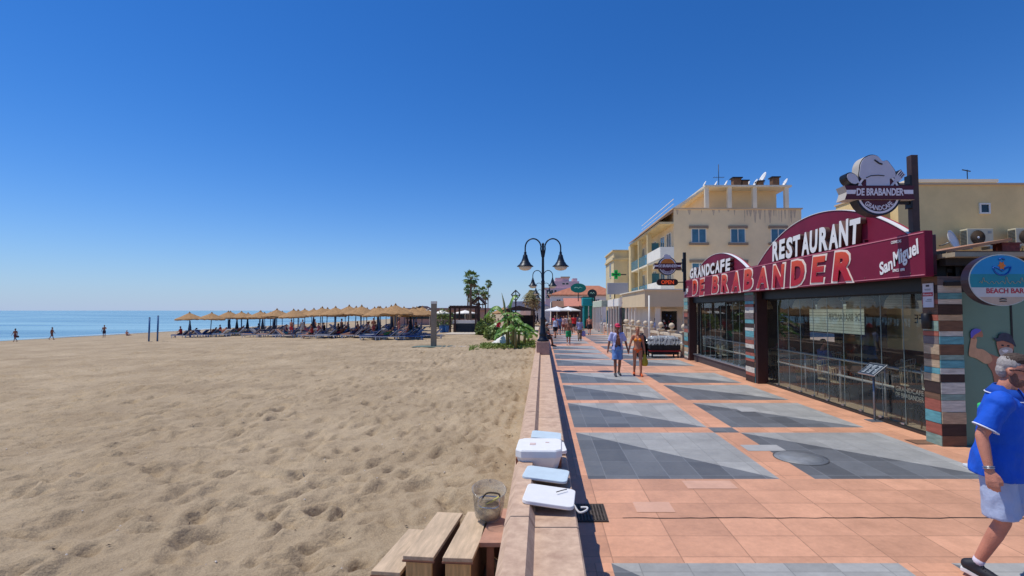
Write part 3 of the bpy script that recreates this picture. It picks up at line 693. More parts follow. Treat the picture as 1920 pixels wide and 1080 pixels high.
for i, (x, y, hi) in enumerate([(7.75, 9.6, 1), (8.3, 11.2, 0), (7.8, 12.7, 0), (8.4, 14.4, 0), (8.0, 16.6, 0), (8.3, 18.4, 0), (7.8, 20.2, 0), (8.2, 21.7, 0), (9.9, 10.6, 0), (10.0, 13.0, 0), (10.1, 16.2, 0)]):
    table(x, y, ('high' if hi else 'wooden') + ' restaurant table ' + (places[i] if i < 8 else ['deep in the near bay by the rear wall', 'deep in the middle of the room', 'deep in the far bay'][i - 8]), hi)
    for k, (dx, dy, rz) in enumerate(((-.62, -.25, PI / 2), (.62, .2, -PI / 2), (-.6, .35, PI / 2), (.0, 1.0, 0))):
        if hi and k == 3: continue
        key = (hi, (i + k) % 3 == 0)
        mt = CREAMC if key[1] else (CHB if k % 2 else RAT)
        key = (hi, mt.name)
        nm = {'chair_cream': 'cream', 'chair_black': 'black', 'rattan': 'rattan'}[mt.name]
        side = ['on the sea side of', 'behind', 'at the corner of', 'at the far end of'][k]
        lab = f"{nm} {'stool' if hi else 'chair'} {side} table " + (places[i] if i < 8 else ['deep in the near bay', 'deep in the middle', 'deep in the far bay'][i - 8])
        if key not in seats: seats[key] = o = chair(mt, hi)
        else: o = dup(seats[key])
        o.location = (x + dx, y + dy, .03); o.rotation_euler = (0, 0, rz + rng.uniform(-.3, .3)); o['label'] = lab
# pendant lamps: woven domes
lampm = bpy.data.materials.new('woven_shade'); lampm.use_nodes = True; n = lampm.node_tree.nodes; l = lampm.node_tree.links; b = n['Principled BSDF']
tc = n.new('ShaderNodeTexCoord'); wv = n.new('ShaderNodeTexWave'); wv.bands_direction = 'Z'; wv.inputs['Scale'].default_value = 9; wv.inputs['Distortion'].default_value = 1.5
l.new(tc.outputs['Object'], wv.inputs[0]); cr = n.new('ShaderNodeValToRGB'); cr.color_ramp.elements[0].color = (*L((186, 156, 116)), 1); cr.color_ramp.elements[1].color = (*L((232, 208, 170)), 1)
l.new(wv.outputs[0], cr.inputs[0]); l.new(cr.outputs[0], b.inputs['Base Color']); b.inputs['Roughness'].default_value = .8
first = None
for i, (x, y) in enumerate([(7.35, 9.35), (7.35, 10.5), (7.4, 11.9), (7.4, 13.2), (7.4, 14.5), (7.5, 17.4), (7.5, 19.6)]):
    if first is None:
        first = thing('pendant_lamp', '', 'pendant lamp', (x, y, 2.84), 0, 'woven pendant lamps')
        MB().lathe([(.30, -.60), (.29, -.50), (.24, -.38), (.15, -.28), (.05, -.23), (.03, -.22)], 24).lathe([(.302, -.604), (.302, -.585)], 24).build('lamp_shade', lampm, first)
        MB().tube([(0, 0, 0), (0, 0, -.23)], .008, 6).build('cord', BLK, first); MB().ell((0, 0, -.50), .05, .05, .06).build('bulb', mat('bulb_white', (230, 226, 210), .3, .02), first)
        o = first
    else: o = dup(first, (x, y, 2.84))
    o['label'] = 'woven dome pendant lamp ' + ['nearest the plank pillar', 'second from the plank pillar', 'third from the plank pillar', 'fourth from the plank pillar', 'just before the brown column', 'first past the brown column', 'farthest, near the far column'][i]
# a counter with a potted plant and dark silhouettes of bottles
t = thing('bar_counter', 'long dark serving counter at the back of the restaurant', 'bar', (10.7, 11.0, .03))
MB().box(-.3, .3, -2.0, 2.0, 0, 1.05).build('counter_base', DARKIN, t); MB().box(-.36, .36, -2.06, 2.06, 1.05, 1.1).build('counter_top', WD, t)
POT = mat('terracotta_pot', (178, 112, 70), .7, .15); LEAF = mat('indoor_leaf', (78, 108, 48), .5, .3, 10)
for i, (x, y, z) in enumerate([(8.25, 11.3, .78), (8.4, 14.3, .78), (7.6, 15.1, .03), (8.1, 20.0, .03)]):
    t = thing('potted_plant', 'small green plant in a pot ' + ['on the table second from the plank pillar', 'on the table in the middle of the near bay', 'on the floor beside the brown column', 'on the floor in the far bay'][i], 'plant', (x, y, z))
    k = 1 if z > .5 else 2.2
    MB().lathe([(.05 * k, 0), (.075 * k, .11 * k), (.08 * k, .12 * k), (.06 * k, .115 * k)], 14).build('pot', POT, t)
    g = MB(); r_ = random.Random(i)
    for q in range(46):
        a = r_.uniform(0, 2 * PI); el = r_.uniform(.3, 1.4); ln = r_.uniform(.1, .24) * k
        d = Vector((math.cos(a) * math.cos(el), math.sin(a) * math.cos(el), math.sin(el))); s_ = Vector((-math.sin(a), math.cos(a), 0)) * .022 * k
        b0 = Vector((0, 0, .11 * k)); tip = b0 + d * ln - Vector((0, 0, ln * .25)); md = b0 + d * ln * .55
        g.add([b0, md + s_, tip, md - s_], [(0, 1, 2, 3)])
    g.build('foliage', LEAF, t, fix=False)
t = thing('welcome_banner', 'dark banner with pale lettering hung on the rail behind the near glass', 'banner', (7.0, 9.75, .62))
MB().box(-.01, .01, -.62, .5, -.18, .18).build('cloth', mat('banner_black', (28, 28, 30), .7), t)
text('lettering', 'GRANDCAFE', .09, LETT, t, (-.012, .08, .05), 'sea', .75, .003); text('lettering', 'DE BRABANDER', .09, LETT, t, (-.012, .08, -.07), 'sea', .75, .003)
MB().lathe([(.13, 0), (.13, .006)], 24, T=Matrix.Translation((-.011, -.48, 0)) @ Matrix.Rotation(-PI / 2, 4, 'Y')).build('emblem', mat('emblem_grey', (150, 150, 156), .6), t)
# ---------------------------------------------------------------- menu stand outside the glass
t = thing('menu_stand', 'slim grey menu stand with a tilted printed panel in front of the glass', 'menu stand', (6.62, 10.3, 0))
MB().box(-.14, .14, -.12, .12, 0, .012).build('base_plate', STEELP, t); MB().tube([(0, 0, .012), (0, 0, .95)], .022, 10).build('post', STEELP, t)
T = Matrix.Translation((-.02, 0, 1.02)) @ Matrix.Rotation(R(-38), 4, 'Y')
MB().box(-.17, .17, -.26, .26, -.015, .015, 0, T).build('tray', ALU, t, bevel=.004)
mb = MB().box(-.15, .15, -.24, .24, .0152, .018, 0, T); pn = mb.build('menu_sheet', mat('menu_print', (58, 68, 78), .25, .3, 20), t)
g = MB()
for q in range(3):
    for r2 in range(7): g.box(-.12 + r2 * .035, -.105 + r2 * .035, -.21 + q * .15, -.21 + q * .15 + rng.uniform(.06, .12), .0185, .0195, 0, T)
g.build('print_lines', mat('menu_text', (176, 184, 188), .5), pn)
# ---------------------------------------------------------------- beach bar next door
TEAL = mat('teal_panel', (100, 132, 114), .35, .1, 1.2, spec=.5)
bar = thing('beach_bar', 'beach bar with a grey green side panel and flat roof right of the plank pillar', 'bar building', (6.9, 8.45, 0))
def bp_(name, mb, mats, **k): mb.v = [tuple(Vector(p) - Vector((6.9, 8.45, 0))) for p in mb.v]; return mb.build(name, mats, bar, **k)
bp_('side_panel', MB().box(6.9, 7.72, 8.46, 8.52, .0, 2.5).box(7.74, 9.2, 8.46, 8.52, 0, 2.5).box(9.22, 14, 8.46, 8.52, 0, 2.5), TEAL)
bp_('panel_frame', MB().box(6.88, 14, 8.44, 8.56, 2.5, 2.56).box(7.715, 7.745, 8.45, 8.53, 0, 2.5), BLK)
bp_('recess', MB().box(6.9, 14, 8.53, 8.59, 2.56, 3.02), BLK)
bp_('roof', MB().box(6.52, 14, 8.06, 8.9, 3.05, 3.12), mat('roof_edge_beige', (176, 160, 134), .7, .15))
bp_('beam', MB().box(6.56, 14, 8.3, 8.44, 2.93, 3.05).box(6.56, 14, 8.32, 8.42, 2.60, 2.66), mat('beam_dark', (52, 46, 42), .6, .2))
bp_('post', MB().box(7.12, 7.24, 8.32, 8.43, 2.66, 2.93), mat('post_pale', (170, 176, 178), .6))
g = MB()
for k in range(9): g.prism([(0, .0), (1.35, .24), (1.35, .29), (0, .05)], (6.95, 9.0 + k * .16, 3.19), (1, 0, 0), (0, 0, 1), (0, 1, 0), .15)
bp_('board_roof', g, mat('brown_roof_board', (176, 128, 96), .8, .25, 5))
t = thing('roof_clutter', 'reddish crate with dry plants lying on the roof behind the oval sign', 'crate', (8.5, 9.3, 3.2))
MB().box(-.2, .12, -.1, .1, 0, .2).box(-.22, .14, -.12, .12, .2, .225).build('crate_body', mat('dull_red', (128, 58, 52), .7, .4, 14), t)
g = MB(); r_ = random.Random(3)
for q in range(60):
    b0 = Vector((r_.uniform(.05, .5), r_.uniform(-.1, .1), 0)); tip = b0 + Vector((r_.uniform(-.12, .12), r_.uniform(-.1, .1), r_.uniform(.1, .24))); s_ = Vector((.012, 0, 0)); g.add([b0 - s_, b0 + s_, tip], [(0, 1, 2)])
g.build('dry_plant', mat('dry_leaf', (120, 108, 60), .8, .5, 12), t, fix=False)
def ac(x, y, z, label):
    t = thing('air_conditioner', label, 'air conditioner', (x, y, z))
    AC = mat('ac_cream', (208, 198, 168), .5, .06)
    MB().box(-.42, .42, -.15, .15, 0, .58).build('casing', AC, t, bevel=.012)
    MB().lathe([(.0, 0), (.23, 0), (.235, .01), (.235, .02), (.0, .02)][1:], 28, T=Matrix.Translation((-.09, -.15, .29)) @ Matrix.Rotation(PI / 2, 4, 'X')).build('fan_opening', mat('fan_dark', (78, 62, 46), .6, .2), t)
    g = MB()
    for q in range(7): rr_ = .05 + q * .03; g.tube([(-.09 + rr_ * math.cos(a), -.174, .29 + rr_ * math.sin(a)) for a in np.linspace(0, 2 * PI, 25)], .0035, 4)
    g.build('fan_grille', mat('grille_brown', (112, 92, 70), .5), t)
    MB().ell((-.09, -.18, .29), .04, .015, .04).build('hub', WHT, t)
    g = MB()
    for q in range(11): g.box(-.432, -.42, -.13, .13, .05 + q * .046, .07 + q * .046)
    g.build('side_vent', mat('vent_dark', (70, 66, 58), .6), t); MB().box(.24, .36, -.155, -.15, .42, .5).build('badge', mat('badge_grey', (160, 160, 150), .5), t)
    MB().box(-.36, -.28, -.17, .17, -.08, 0).box(.28, .36, -.17, .17, -.08, 0).build('foot_rail', STEELP, t)
    return t
ac(14.15, 16.6, 4.26, 'cream air conditioner with a brown fan on the beige wall beside the white dish'); ac(15.72, 16.6, 4.28, 'second air conditioner cut by the right edge of the photo')
t = thing('roof_dish', 'large white satellite dish on the beige wall left of the air conditioner', 'satellite dish', (13.15, 16.5, 4.15))
T = Matrix.Translation((.05, 0, .28)) @ Matrix.Rotation(R(70), 4, 'X') @ Matrix.Rotation(R(30), 4, 'Y')
MB().lathe([(.02, 0), (.15, .02), (.27, .06), (.34, .11), (.345, .115), (.27, .075), (.15, .035), (.02, .015)], 28, T=T).build('reflector', WHT, t)
MB().tube([(.05, .05, .25), (.05, .3, .2), (.05, .45, .2)], .02, 8).build('mast', STEELP, t)
# the oval sign
t = thing('oval_sign', 'oval blue and sand coloured BEACH BAR sign beside the plank pillar', 'sign', (6.83, 7.6, 2.65))
n_ = 48; ov = lambda s_=1, r0=0, r1=2 * PI, k=n_: [(.5 * s_ * math.cos(a), .385 * s_ * math.sin(a)) for a in np.linspace(r0, r1, k, endpoint=(r1 - r0 < 6))]
MB().prism(ov(), (0, .14, 0), (1, 0, 0), (0, 0, 1), (0, -1, 0), .14).build('housing', mat('housing_dark', (44, 30, 38), .35, .1), t)
g = MB()
o_, i_ = ov(1.0), ov(.965)
for k in range(n_): j = (k + 1) % n_; g.add([(o_[k][0], -.004, o_[k][1]), (o_[j][0], -.004, o_[j][1]), (i_[j][0], -.006, i_[j][1]), (i_[k][0], -.006, i_[k][1])], [(0, 1, 2, 3)])
g.build('rim', mat('rim_grey', (176, 186, 180), .4), t, fix=False)
def band(z0, z1, mt, nm, y_=-.005):
    pts = []
    for z in np.linspace(z0, z1, 12): pts.append((.482 * math.sqrt(max(0, 1 - (z / .371) ** 2)), z))
    P = [(a, y_, b_) for a, b_ in pts] + [(-a, y_, b_) for a, b_ in reversed(pts)]
    return MB().poly(P).build(nm, mt, t)
band(.09, .370, mat('sign_sky', (20, 140, 196), .35, .08, 2), 'sky_band'); band(-.11, .09, mat('sign_teal', (16, 132, 146), .35, .14, 3), 'sea_band'); band(-.25, -.11, mat('sign_pale', (196, 200, 196), .4, .05), 'pale_band'); band(-.370, -.25, mat('sign_sand', (186, 168, 146), .45, .08), 'sand_band')
RNG = mat('sign_ring_blue', (16, 84, 160), .4)
MB().tube([(.13 * math.cos(a) * (1.0 if k else 1), -.009, .20 + .13 * math.sin(a)) for k, a in enumerate(np.linspace(PI * 1.02, 2 * PI * .99, 15))], .012, 6).tube([(-.13, -.009, .2), (-.05, -.009, .17), (0, -.009, .13), (.05, -.009, .17), (.13, -.009, .2)], .012, 6).tube([(-.04, -.009, .30), (.0, -.009, .33), (.04, -.009, .30)], .014, 6).build('ring_emblem', RNG, t)
MB().prism([((.06 if k % 2 == 0 else .034) * math.cos(k * PI / 6), .215 + (.07 if k % 2 == 0 else .04) * math.sin(k * PI / 6)) for k in range(12)], (0, -.006, 0), (1, 0, 0), (0, 0, 1), (0, -1, 0), .006).build('sun_emblem', mat('sign_orange', (214, 120, 40), .5), t)
text('lettering', 'BEACH BAR', .075, mat('sign_red', (176, 44, 60), .5), t, (.04, -.006, -.16), 'cam', .56, .003, .02)
g = MB(); pts = []
for k in range(60):   # a joined-up handwritten line
    a = k / 59; pts.append((-.34 + a * .78, -.008, -.035 + .018 * math.sin(k * 1.05 + .6 * math.sin(k * .37)) + (.075 if k in (4, 5, 30, 31, 47, 48) else 0)))
g.tube(spline(pts, 3), .0045, 5); g.build('script_lettering', mat('script_gold', (150, 160, 140), .5), t)
MB().tube([(-.05, -.008, -.285), (0, -.008, -.275), (.05, -.008, -.285)], .008, 6).tube([(-.05, -.008, -.315), (.05, -.008, -.315)], .008, 6).build('boat_mark', NAVY, t)
MB().box(-.05, .05, .14, .70, .12, .2).build('bracket_arm', BLK, t)
# the printed figure on the panel: a flat cut-out print
pf = thing('printed_figure', 'flat print of a smiling man in a cap flexing one arm on the green panel', 'poster', (7.35, 8.452, 1.2))
SKP = mat('print_skin', (176, 118, 92), .5, .18, 6); SKL = mat('print_skin_light', (204, 158, 120), .5, .12, 9)
def flat(name, px, mt, y_=0.0, parent=None, k=5):
    P = [on_y(a, b, 8.452) - Vector((7.35, 8.452, 1.2)) for a, b in px]
    P = [(p.x, p.z) for p in spline([(p.x, 0, p.z) for p in P], k, True)]
    return MB().prism(P, (0, -y_, 0), (1, 0, 0), (0, 0, 1), (0, -1, 0), .003).build(name, mt, parent or pf)
flat('torso', [(1850, 663), (1868, 668), (1885, 672), (1900, 668), (1925, 680), (1940, 720), (1930, 800), (1880, 800), (1868, 740), (1861, 700), (1852, 684)], SKP)
flat('raised_arm', [(1816, 660), (1819, 640), (1822, 630), (1831, 636), (1830, 652), (1842, 655), (1855, 664), (1860, 676), (1848, 682), (1830, 672), (1818, 668)], SKL, .004)
flat('fist', [(1819, 622), (1826, 617), (1838, 619), (1842, 628), (1840, 632), (1832, 631), (1826, 636), (1820, 632)], SKP, .008)
flat('glove', [(1819, 622), (1828, 616), (1838, 619), (1834, 623), (1826, 628), (1820, 634)], mat('glove_blue', (96, 92, 190), .5), .012)
hd = flat('head', [(1868, 640), (1880, 637), (1898, 642), (1899, 655), (1893, 668), (1883, 674), (1875, 668), (1870, 655)], SKP, .008)
flat('beard', [(1872, 656), (1884, 651), (1897, 655), (1894, 668), (1884, 674), (1875, 667)], mat('print_beard', (190, 182, 172), .6), .012, hd)
flat('smile', [(1877, 657), (1884, 655), (1889, 657), (1883, 661)], WHT, .016, hd)
flat('eye', [(1876, 647), (1879, 646), (1881, 648), (1878, 649)], NAVY, .012, hd); flat('eye', [(1887, 648), (1890, 647), (1892, 649), (1889, 650)], NAVY, .012, hd)
flat('cap', [(1861, 633), (1869, 634), (1872, 627), (1880, 624), (1892, 627), (1899, 638), (1903, 650), (1896, 645), (1880, 639), (1868, 640)], mat('print_cap', (52, 56, 74), .5, .4, 30), .016)
flat('necklace', [(1871, 674), (1876, 686), (1886, 680), (1895, 668), (1897, 676), (1888, 690), (1876, 696), (1870, 684)], mat('print_beads', (206, 206, 206), .5, .3, 60), .012)
t = thing('service_hatch', 'dark square access cover set in the pavement at the foot of the near pillar', 'cover', tuple(on_z(1750, 829)))
MB().box(-.36, .34, -.13, .13, -.03, .006).build('lid', mat('hatch_brown', (128, 96, 74), .6, .2, 20), t); MB().box(-.38, .36, -.15, .15, -.03, .004).build('frame', BLK, t)
# ================================================================ BUILDINGS ALONG THE STREET
YEL = mat('cream_render', (222, 198, 152), .85, .10, .7, .15, 60); TAN = mat('tan_render', (206, 180, 146), .85, .12, .8, .15, 60)
YELB = mat('pale_yellow_render', (228, 206, 158), .85, .08, .8); OFFW = mat('offwhite_render', (234, 222, 196), .8, .08, 1.2); WHR = mat('white_render', (240, 234, 220), .8, .06, 1.5)
STONE = mat('window_stone', (150, 128, 106), .8, .15, 6); BLUEG = mat('blue_glass', (58, 100, 122), .12, .35, 1.4, spec=.8); DARKG = mat('dark_glass', (24, 28, 32), .12, .5, 1.5, spec=.7)
TCR = bpy.data.materials.new('roof_tiles'); TCR.use_nodes = True; n = TCR.node_tree.nodes; l = TCR.node_tree.links; b = n['Principled BSDF']; b.inputs['Roughness'].default_value = .85
tc = n.new('ShaderNodeTexCoord'); wv = n.new('ShaderNodeTexWave'); wv.inputs['Scale'].default_value = 1.3; wv.inputs['Distortion'].default_value = .3; nz = n.new('ShaderNodeTexNoise'); nz.inputs['Scale'].default_value = 1.5; nz.inputs['Detail'].default_value = 8
mx = n.new('ShaderNodeMix'); mx.data_type = 'RGBA'; mx.inputs[6].default_value = (*L((176, 102, 72)), 1); mx.inputs[7].default_value = (*L((212, 140, 104)), 1)
l.new(tc.outputs['Object'], wv.inputs[0]); l.new(tc.outputs['Object'], nz.inputs[0]); l.new(nz.outputs[0], mx.inputs[0]); l.new(mx.outputs[2], b.inputs['Base Color'])
bp = n.new('ShaderNodeBump'); bp.inputs['Distance'].default_value = .08; l.new(wv.outputs[0], bp.inputs['Height']); l.new(bp.outputs[0], b.inputs['Normal'])
MATS['roof_tiles'] = TCR
IRON = mat('dark_iron', (34, 34, 38), .5, .15)
class Bld:
    """a building given in world coordinates; its parts hang on one Empty"""
    def __init__(s, name, label, loc, cat='building'): s.o = Vector(loc); s.t = thing(name, label, cat, loc)
    def p(s, name, mb, mats, parent=None, **k): mb.v = [tuple(Vector(q) - s.o) for q in mb.v]; return mb.build(name, mats, parent or s.t, **k)
    def window(s, c, w_, h_, face='cam', glass=None, surround=True, bars=1):
        """window at centre c on a wall facing the camera ('cam') or the sea ('sea'): frame > glass, sill"""
        x, y, z = c
        def bx(a0, a1, d0, d1, z0, z1):
            return (x + a0, x + a1, y - d1, y - d0, z + z0, z + z1) if face == 'cam' else (x - d1, x - d0, y + a0, y + a1, z + z0, z + z1)
        g = MB(); f = .05
        for q in ((-w_ / 2, w_ / 2, 0, .05, h_ / 2 - f, h_ / 2), (-w_ / 2, w_ / 2, 0, .05, -h_ / 2, -h_ / 2 + f), (-w_ / 2, -w_ / 2 + f, 0, .05, -h_ / 2 + f, h_ / 2 - f), (w_ / 2 - f, w_ / 2, 0, .05, -h_ / 2 + f, h_ / 2 - f)): g.box(*bx(*q))
        for k in range(bars):
            a = -w_ / 2 + (k + 1) * w_ / (bars + 1); g.box(*bx(a - .025, a + .025, 0, .05, -h_ / 2 + f, h_ / 2 - f))
        fr = s.p('window', g, WHR)
        s.p('glass', MB().box(*bx(-w_ / 2 + f, w_ / 2 - f, .005, .02, -h_ / 2 + f, h_ / 2 - f)), glass or BLUEG, fr)
        if surround:
            s.p('lintel', MB().box(*bx(-w_ / 2 - .18, w_ / 2 + .18, 0, .12, h_ / 2, h_ / 2 + .24)), STONE, fr)
            s.p('sill', MB().box(*bx(-w_ / 2 - .2, w_ / 2 + .2, 0, .16, -h_ / 2 - .2, -h_ / 2)), STONE, fr)
# --- beige block behind the restaurant
b0 = Bld('beige_building', 'beige building with a plain shaded wall rising behind the restaurant roof', (11.9, 17, 0))
b0.p('wall', MB().box(11.9, 30, 17, 20.6, 0, 6.4), mat('beige_plaster', (242, 208, 146), .9, .12, 1.0, .2, 40, detail=9))
b0.p('parapet_cap', MB().box(11.86, 30.05, 16.94, 20.65, 6.4, 6.46), TAN)
b0.p('roof_room', MB().box(13.2, 15.6, 18.3, 20.4, 6.46, 6.75).box(13.0, 16.2, 18.0, 20.5, 6.75, 6.86), OFFW)
b0.window((14.78, 17, 5.6), .36, .36, 'cam', DARKG, False, 0)
b0.window((11.9, 18.9, 4.6), .8, 1.5, 'sea', mat('green_glass', (48, 76, 66), .2, .4, 2), False, 1)
b0.p('awning', MB().prism([(0, 0), (-.9, -.35), (-.9, -.32), (0, .05)], (11.9, 17.4, 5.7), (1, 0, 0), (0, 0, 1), (0, 1, 0), 2.6), mat('corrugated_beige', (190, 172, 138), .8))
t = thing('roof_antenna', 'thin antenna on the roof of the beige building at upper right', 'antenna', (15.6, 18.6, 6.86))
MB().tube([(0, 0, 0), (0, 0, .5)], .015, 6).build('mast', IRON, t); MB().tube([(-.18, 0, .5), (.12, 0, .44)], .02, 6).build('boom', IRON, t)
# --- three-storey apartment block
b1 = Bld('apartment_block', 'three storey cream apartment block with balconies and a rooftop pergola', (11.1, 43, 0))
b1.p('wall', MB().box(11.1, 21.9, 43, 58, 0, 10.75), mat('block_plaster', (246, 216, 170), .85, .10, .6, .15, 60, detail=8))
# rain stains run down from the parapet of the side wall
g = MB(); r_ = random.Random(5)
xs_ = 11.3
while xs_ < 21.6:
    w_ = r_.uniform(.03, .16); h_ = r_.uniform(.15, .5) if xs_ < 17 else r_.uniform(.4, 1.2)
    g = MB(); g.poly([(xs_, 42.994, 10.7), (xs_ + 2 * w_, 42.994, 10.7), (xs_ + w_ * 1.3, 42.994, 10.7 - h_), (xs_ + w_ * .8, 42.994, 10.7 - h_)])
    b1.p('rain_stain', g, mat('stain', (206, 180, 150), .9, .2, 4))
    xs_ += 2 * w_ + (r_.uniform(.2, .9) if xs_ < 17 else r_.uniform(.02, .3))
b1.p('parapet_cap', MB().box(11.0, 22.0, 42.9, 58, 10.75, 10.85), TAN)
for x in (13.2, 16.5, 19.9): b1.window((x, 43, 8.5), 1.25, 1.2)
for x in (13.2, 16.5): b1.window((x, 43, 5.6), 1.25, 1.2)
for z in (3.7, 6.6):
    pa = b1.p('balcony', MB().box(10.0, 11.1, 43.0, 57.6, z - .16, z), OFFW)
    g = MB().box(9.94, 10.06, 43.0, 48.4, z, z + .95).box(10.06, 11.1, 43.0, 43.1, z, z + .95)
    b1.p('parapet', g, WHR, pa)
    b1.p('glass_screen', MB().box(10.1, 11.08, 48.5, 48.54, z, z + 2.0).box(10.0, 10.04, 48.6, 57.6, z, z + .95), glassmat('blue_screen', (130, 190, 205), .03, .9, ((110, 170, 190), .35)) if 'blue_screen' not in MATS else MATS['blue_screen'], pa)
    for y in (44.6, 47, 50.4, 53, 56): b1.window((11.1, y, z + 1.25), 1.5, 2.2, 'sea', BLUEG, False, 1)
g = MB().box(9.9, 11.1, 43, 57.8, 9.5, 9.68)
b1.p('roof_slab', g, YEL); b1.p('eave_tiles', MB().prism([(9.8, 9.7), (11.1, 10.5), (11.1, 10.75), (9.8, 9.82)], (0, 43, 0), (1, 0, 0), (0, 0, 1), (0, 1, 0), 14.8), mat('eave_tile', (176, 136, 104), .85, .2, 3))
for y in (48.45, 53, 57.5): b1.p('balcony_pier', MB().box(9.95, 10.35, y - .15, y + .15, 3.3, 9.5), YELB)
b1.p('corner_pier', MB().box(9.9, 11.1, 57.6, 58.6, 0, 9.5), YELB)
# penthouse with columns and beams
b1.p('penthouse_wall', MB().box(15.0, 21.2, 46, 54, 10.85, 13.0), MATS['block_plaster']); b1.p('penthouse_slab', MB().box(14.2, 21.8, 44.3, 54, 13.0, 13.15), OFFW)
for x in (14.4, 16.4, 18.6, 21.4): b1.p('pergola_column', MB().box(x - .17, x + .17, 44.4, 44.75, 10.85, 13.0), OFFW)
g = MB()
for k in range(9): g.prism([(0, 0), (3.0, 1.9), (3.0, 2.05), (0, .15)], (11.4, 44.6 + k * 1.1, 11.0), (1, 0, 0), (0, 0, 1), (0, 1, 0), .16)
g.box(14.2, 14.36, 44.5, 54, 12.9, 13.02); g.box(11.35, 11.6, 44.5, 54, 10.9, 11.05)
b1.p('pergola_beam', g, OFFW)
b1.p('terrace_rail', MB().box(11.1, 11.14, 43.0, 57, 11.6, 11.65).box(11.1, 11.14, 43, 57, 11.2, 11.23), WHR)
for x, w_, h_ in ((17.2, .7, .7), (17.9, .5, .45), (20.6, .6, .75), (19.3, .4, .4)): c = b1.p('chimney', MB().box(x - w_ / 2, x + w_ / 2, 44.7, 45.3, 13.15, 13.15 + h_), mat('chimney_brown', (120, 88, 66), .85)); b1.p('chimney_cap', MB().box(x - w_ / 2 - .1, x + w_ / 2 + .1, 44.6, 45.4, 13.15 + h_, 13.25 + h_), IRON, c)
dish0 = None
DL = ['at the left end of the slab', 'second from the left', 'third from the left', 'fourth from the left', 'beside the large dish', 'large and upright near the chimneys', 'right of the large dish', 'at the right end of the slab']
for i, (x, s_, tilt) in enumerate([(14.5, .26, 55), (15.5, .26, 60), (16.4, .28, 62), (18.4, .26, 60), (19.05, .34, 60), (19.7, .62, 82), (20.95, .36, 60), (21.7, .36, 58)]):
    if dish0 is None:
        dish0 = o = thing('rooftop_dish', '', 'satellite dish', (x, 45.2, 13.15), 0, 'white satellite dishes on the apartment block roof')
        T = Matrix.Translation((0, -.1, 1.15)) @ Matrix.Rotation(R(-62), 4, 'Y')
        MB().lathe([(.05, 0), (.5, .06), (.85, .17), (1.0, .28), (1.01, .30), (.85, .2), (.5, .09), (.05, .03)], 20, T=T).build('reflector', WHT, o)
        MB().tube([(0, 0, 1.1), (0, 0, 0)], .06, 8).build('mast', STEELP, o); MB().tube([(.2, -.1, .6), (-.75, -.1, 1.3)], .025, 6).build('feed_arm', STEELP, o)
    else: o = dup(dish0, (x, 45.2, 13.15))
    o.scale = (s_,) * 3; o['label'] = 'white rooftop dish ' + DL[i]
t = thing('roof_mast', 'tall thin aerial mast above the rooftop pergola', 'aerial', (16.0, 46, 13.15))
MB().tube([(0, 0, 0), (0, 0, 2.3)], .03, 6).build('mast', IRON, t)
g = MB().box(-.5, .5, -.01, .01, 1.08, 1.10)
for k in range(6): g.box(-.45 + k * .17, -.43 + k * .17, -.25, .25, 1.1, 1.12)
g.build('aerial_rods', IRON, t)
# --- ground-floor shop front with deep canopy in front of the apartment block
b2 = Bld('corner_shop', 'single storey shop with a deep beige canopy below the apartment block', (6.6, 33, 0), 'shop')
b2.p('canopy', MB().box(6.6, 15, 33, 43, 2.42, 3.5), mat('canopy_beige', (222, 198, 158), .85, .07, .8)); b2.p('canopy_lip', MB().box(6.5, 15, 32.9, 43, 3.5, 3.58), OFFW)
b2.p('wall', MB().box(7.2, 15, 34.2, 43, 0, 2.42), OFFW)
b2.p('shop_window', MB().box(7.95, 8.95, 34.14, 34.2, .9, 2.15), DARKG); b2.p('blind', MB().box(7.93, 8.97, 34.1, 34.16, 2.15, 2.3), OFFW)
for x in (7.35, 9.15, 10.6): b2.p('pillar', MB().box(x, x + .3, 33.2, 33.5, 0, 2.42), OFFW)
d = b2.p('door', MB().box(9.6, 10.3, 34.12, 34.2, .1, 2.1), DARKG); b2.p('door_frame', MB().box(9.52, 9.6, 34.1, 34.2, .1, 2.2).box(10.3, 10.38, 34.1, 34.2, .1, 2.2).box(9.52, 10.38, 34.1, 34.2, 2.1, 2.2), WHR, d)
r_ = random.Random(9)
for k in range(14): x = 8.0 + r_.random() * .85; z = 1.0 + r_.random() * 1.0; b2.p('window_poster', MB().box(x, x + r_.uniform(.05, .14), 34.12 - k * .0012, 34.138, z, z + r_.uniform(.05, .14)), [mat('disp_red', (150, 60, 60), .6), mat('disp_white', (190, 186, 180), .6), mat('disp_blue', (70, 90, 130), .6)][k % 3])
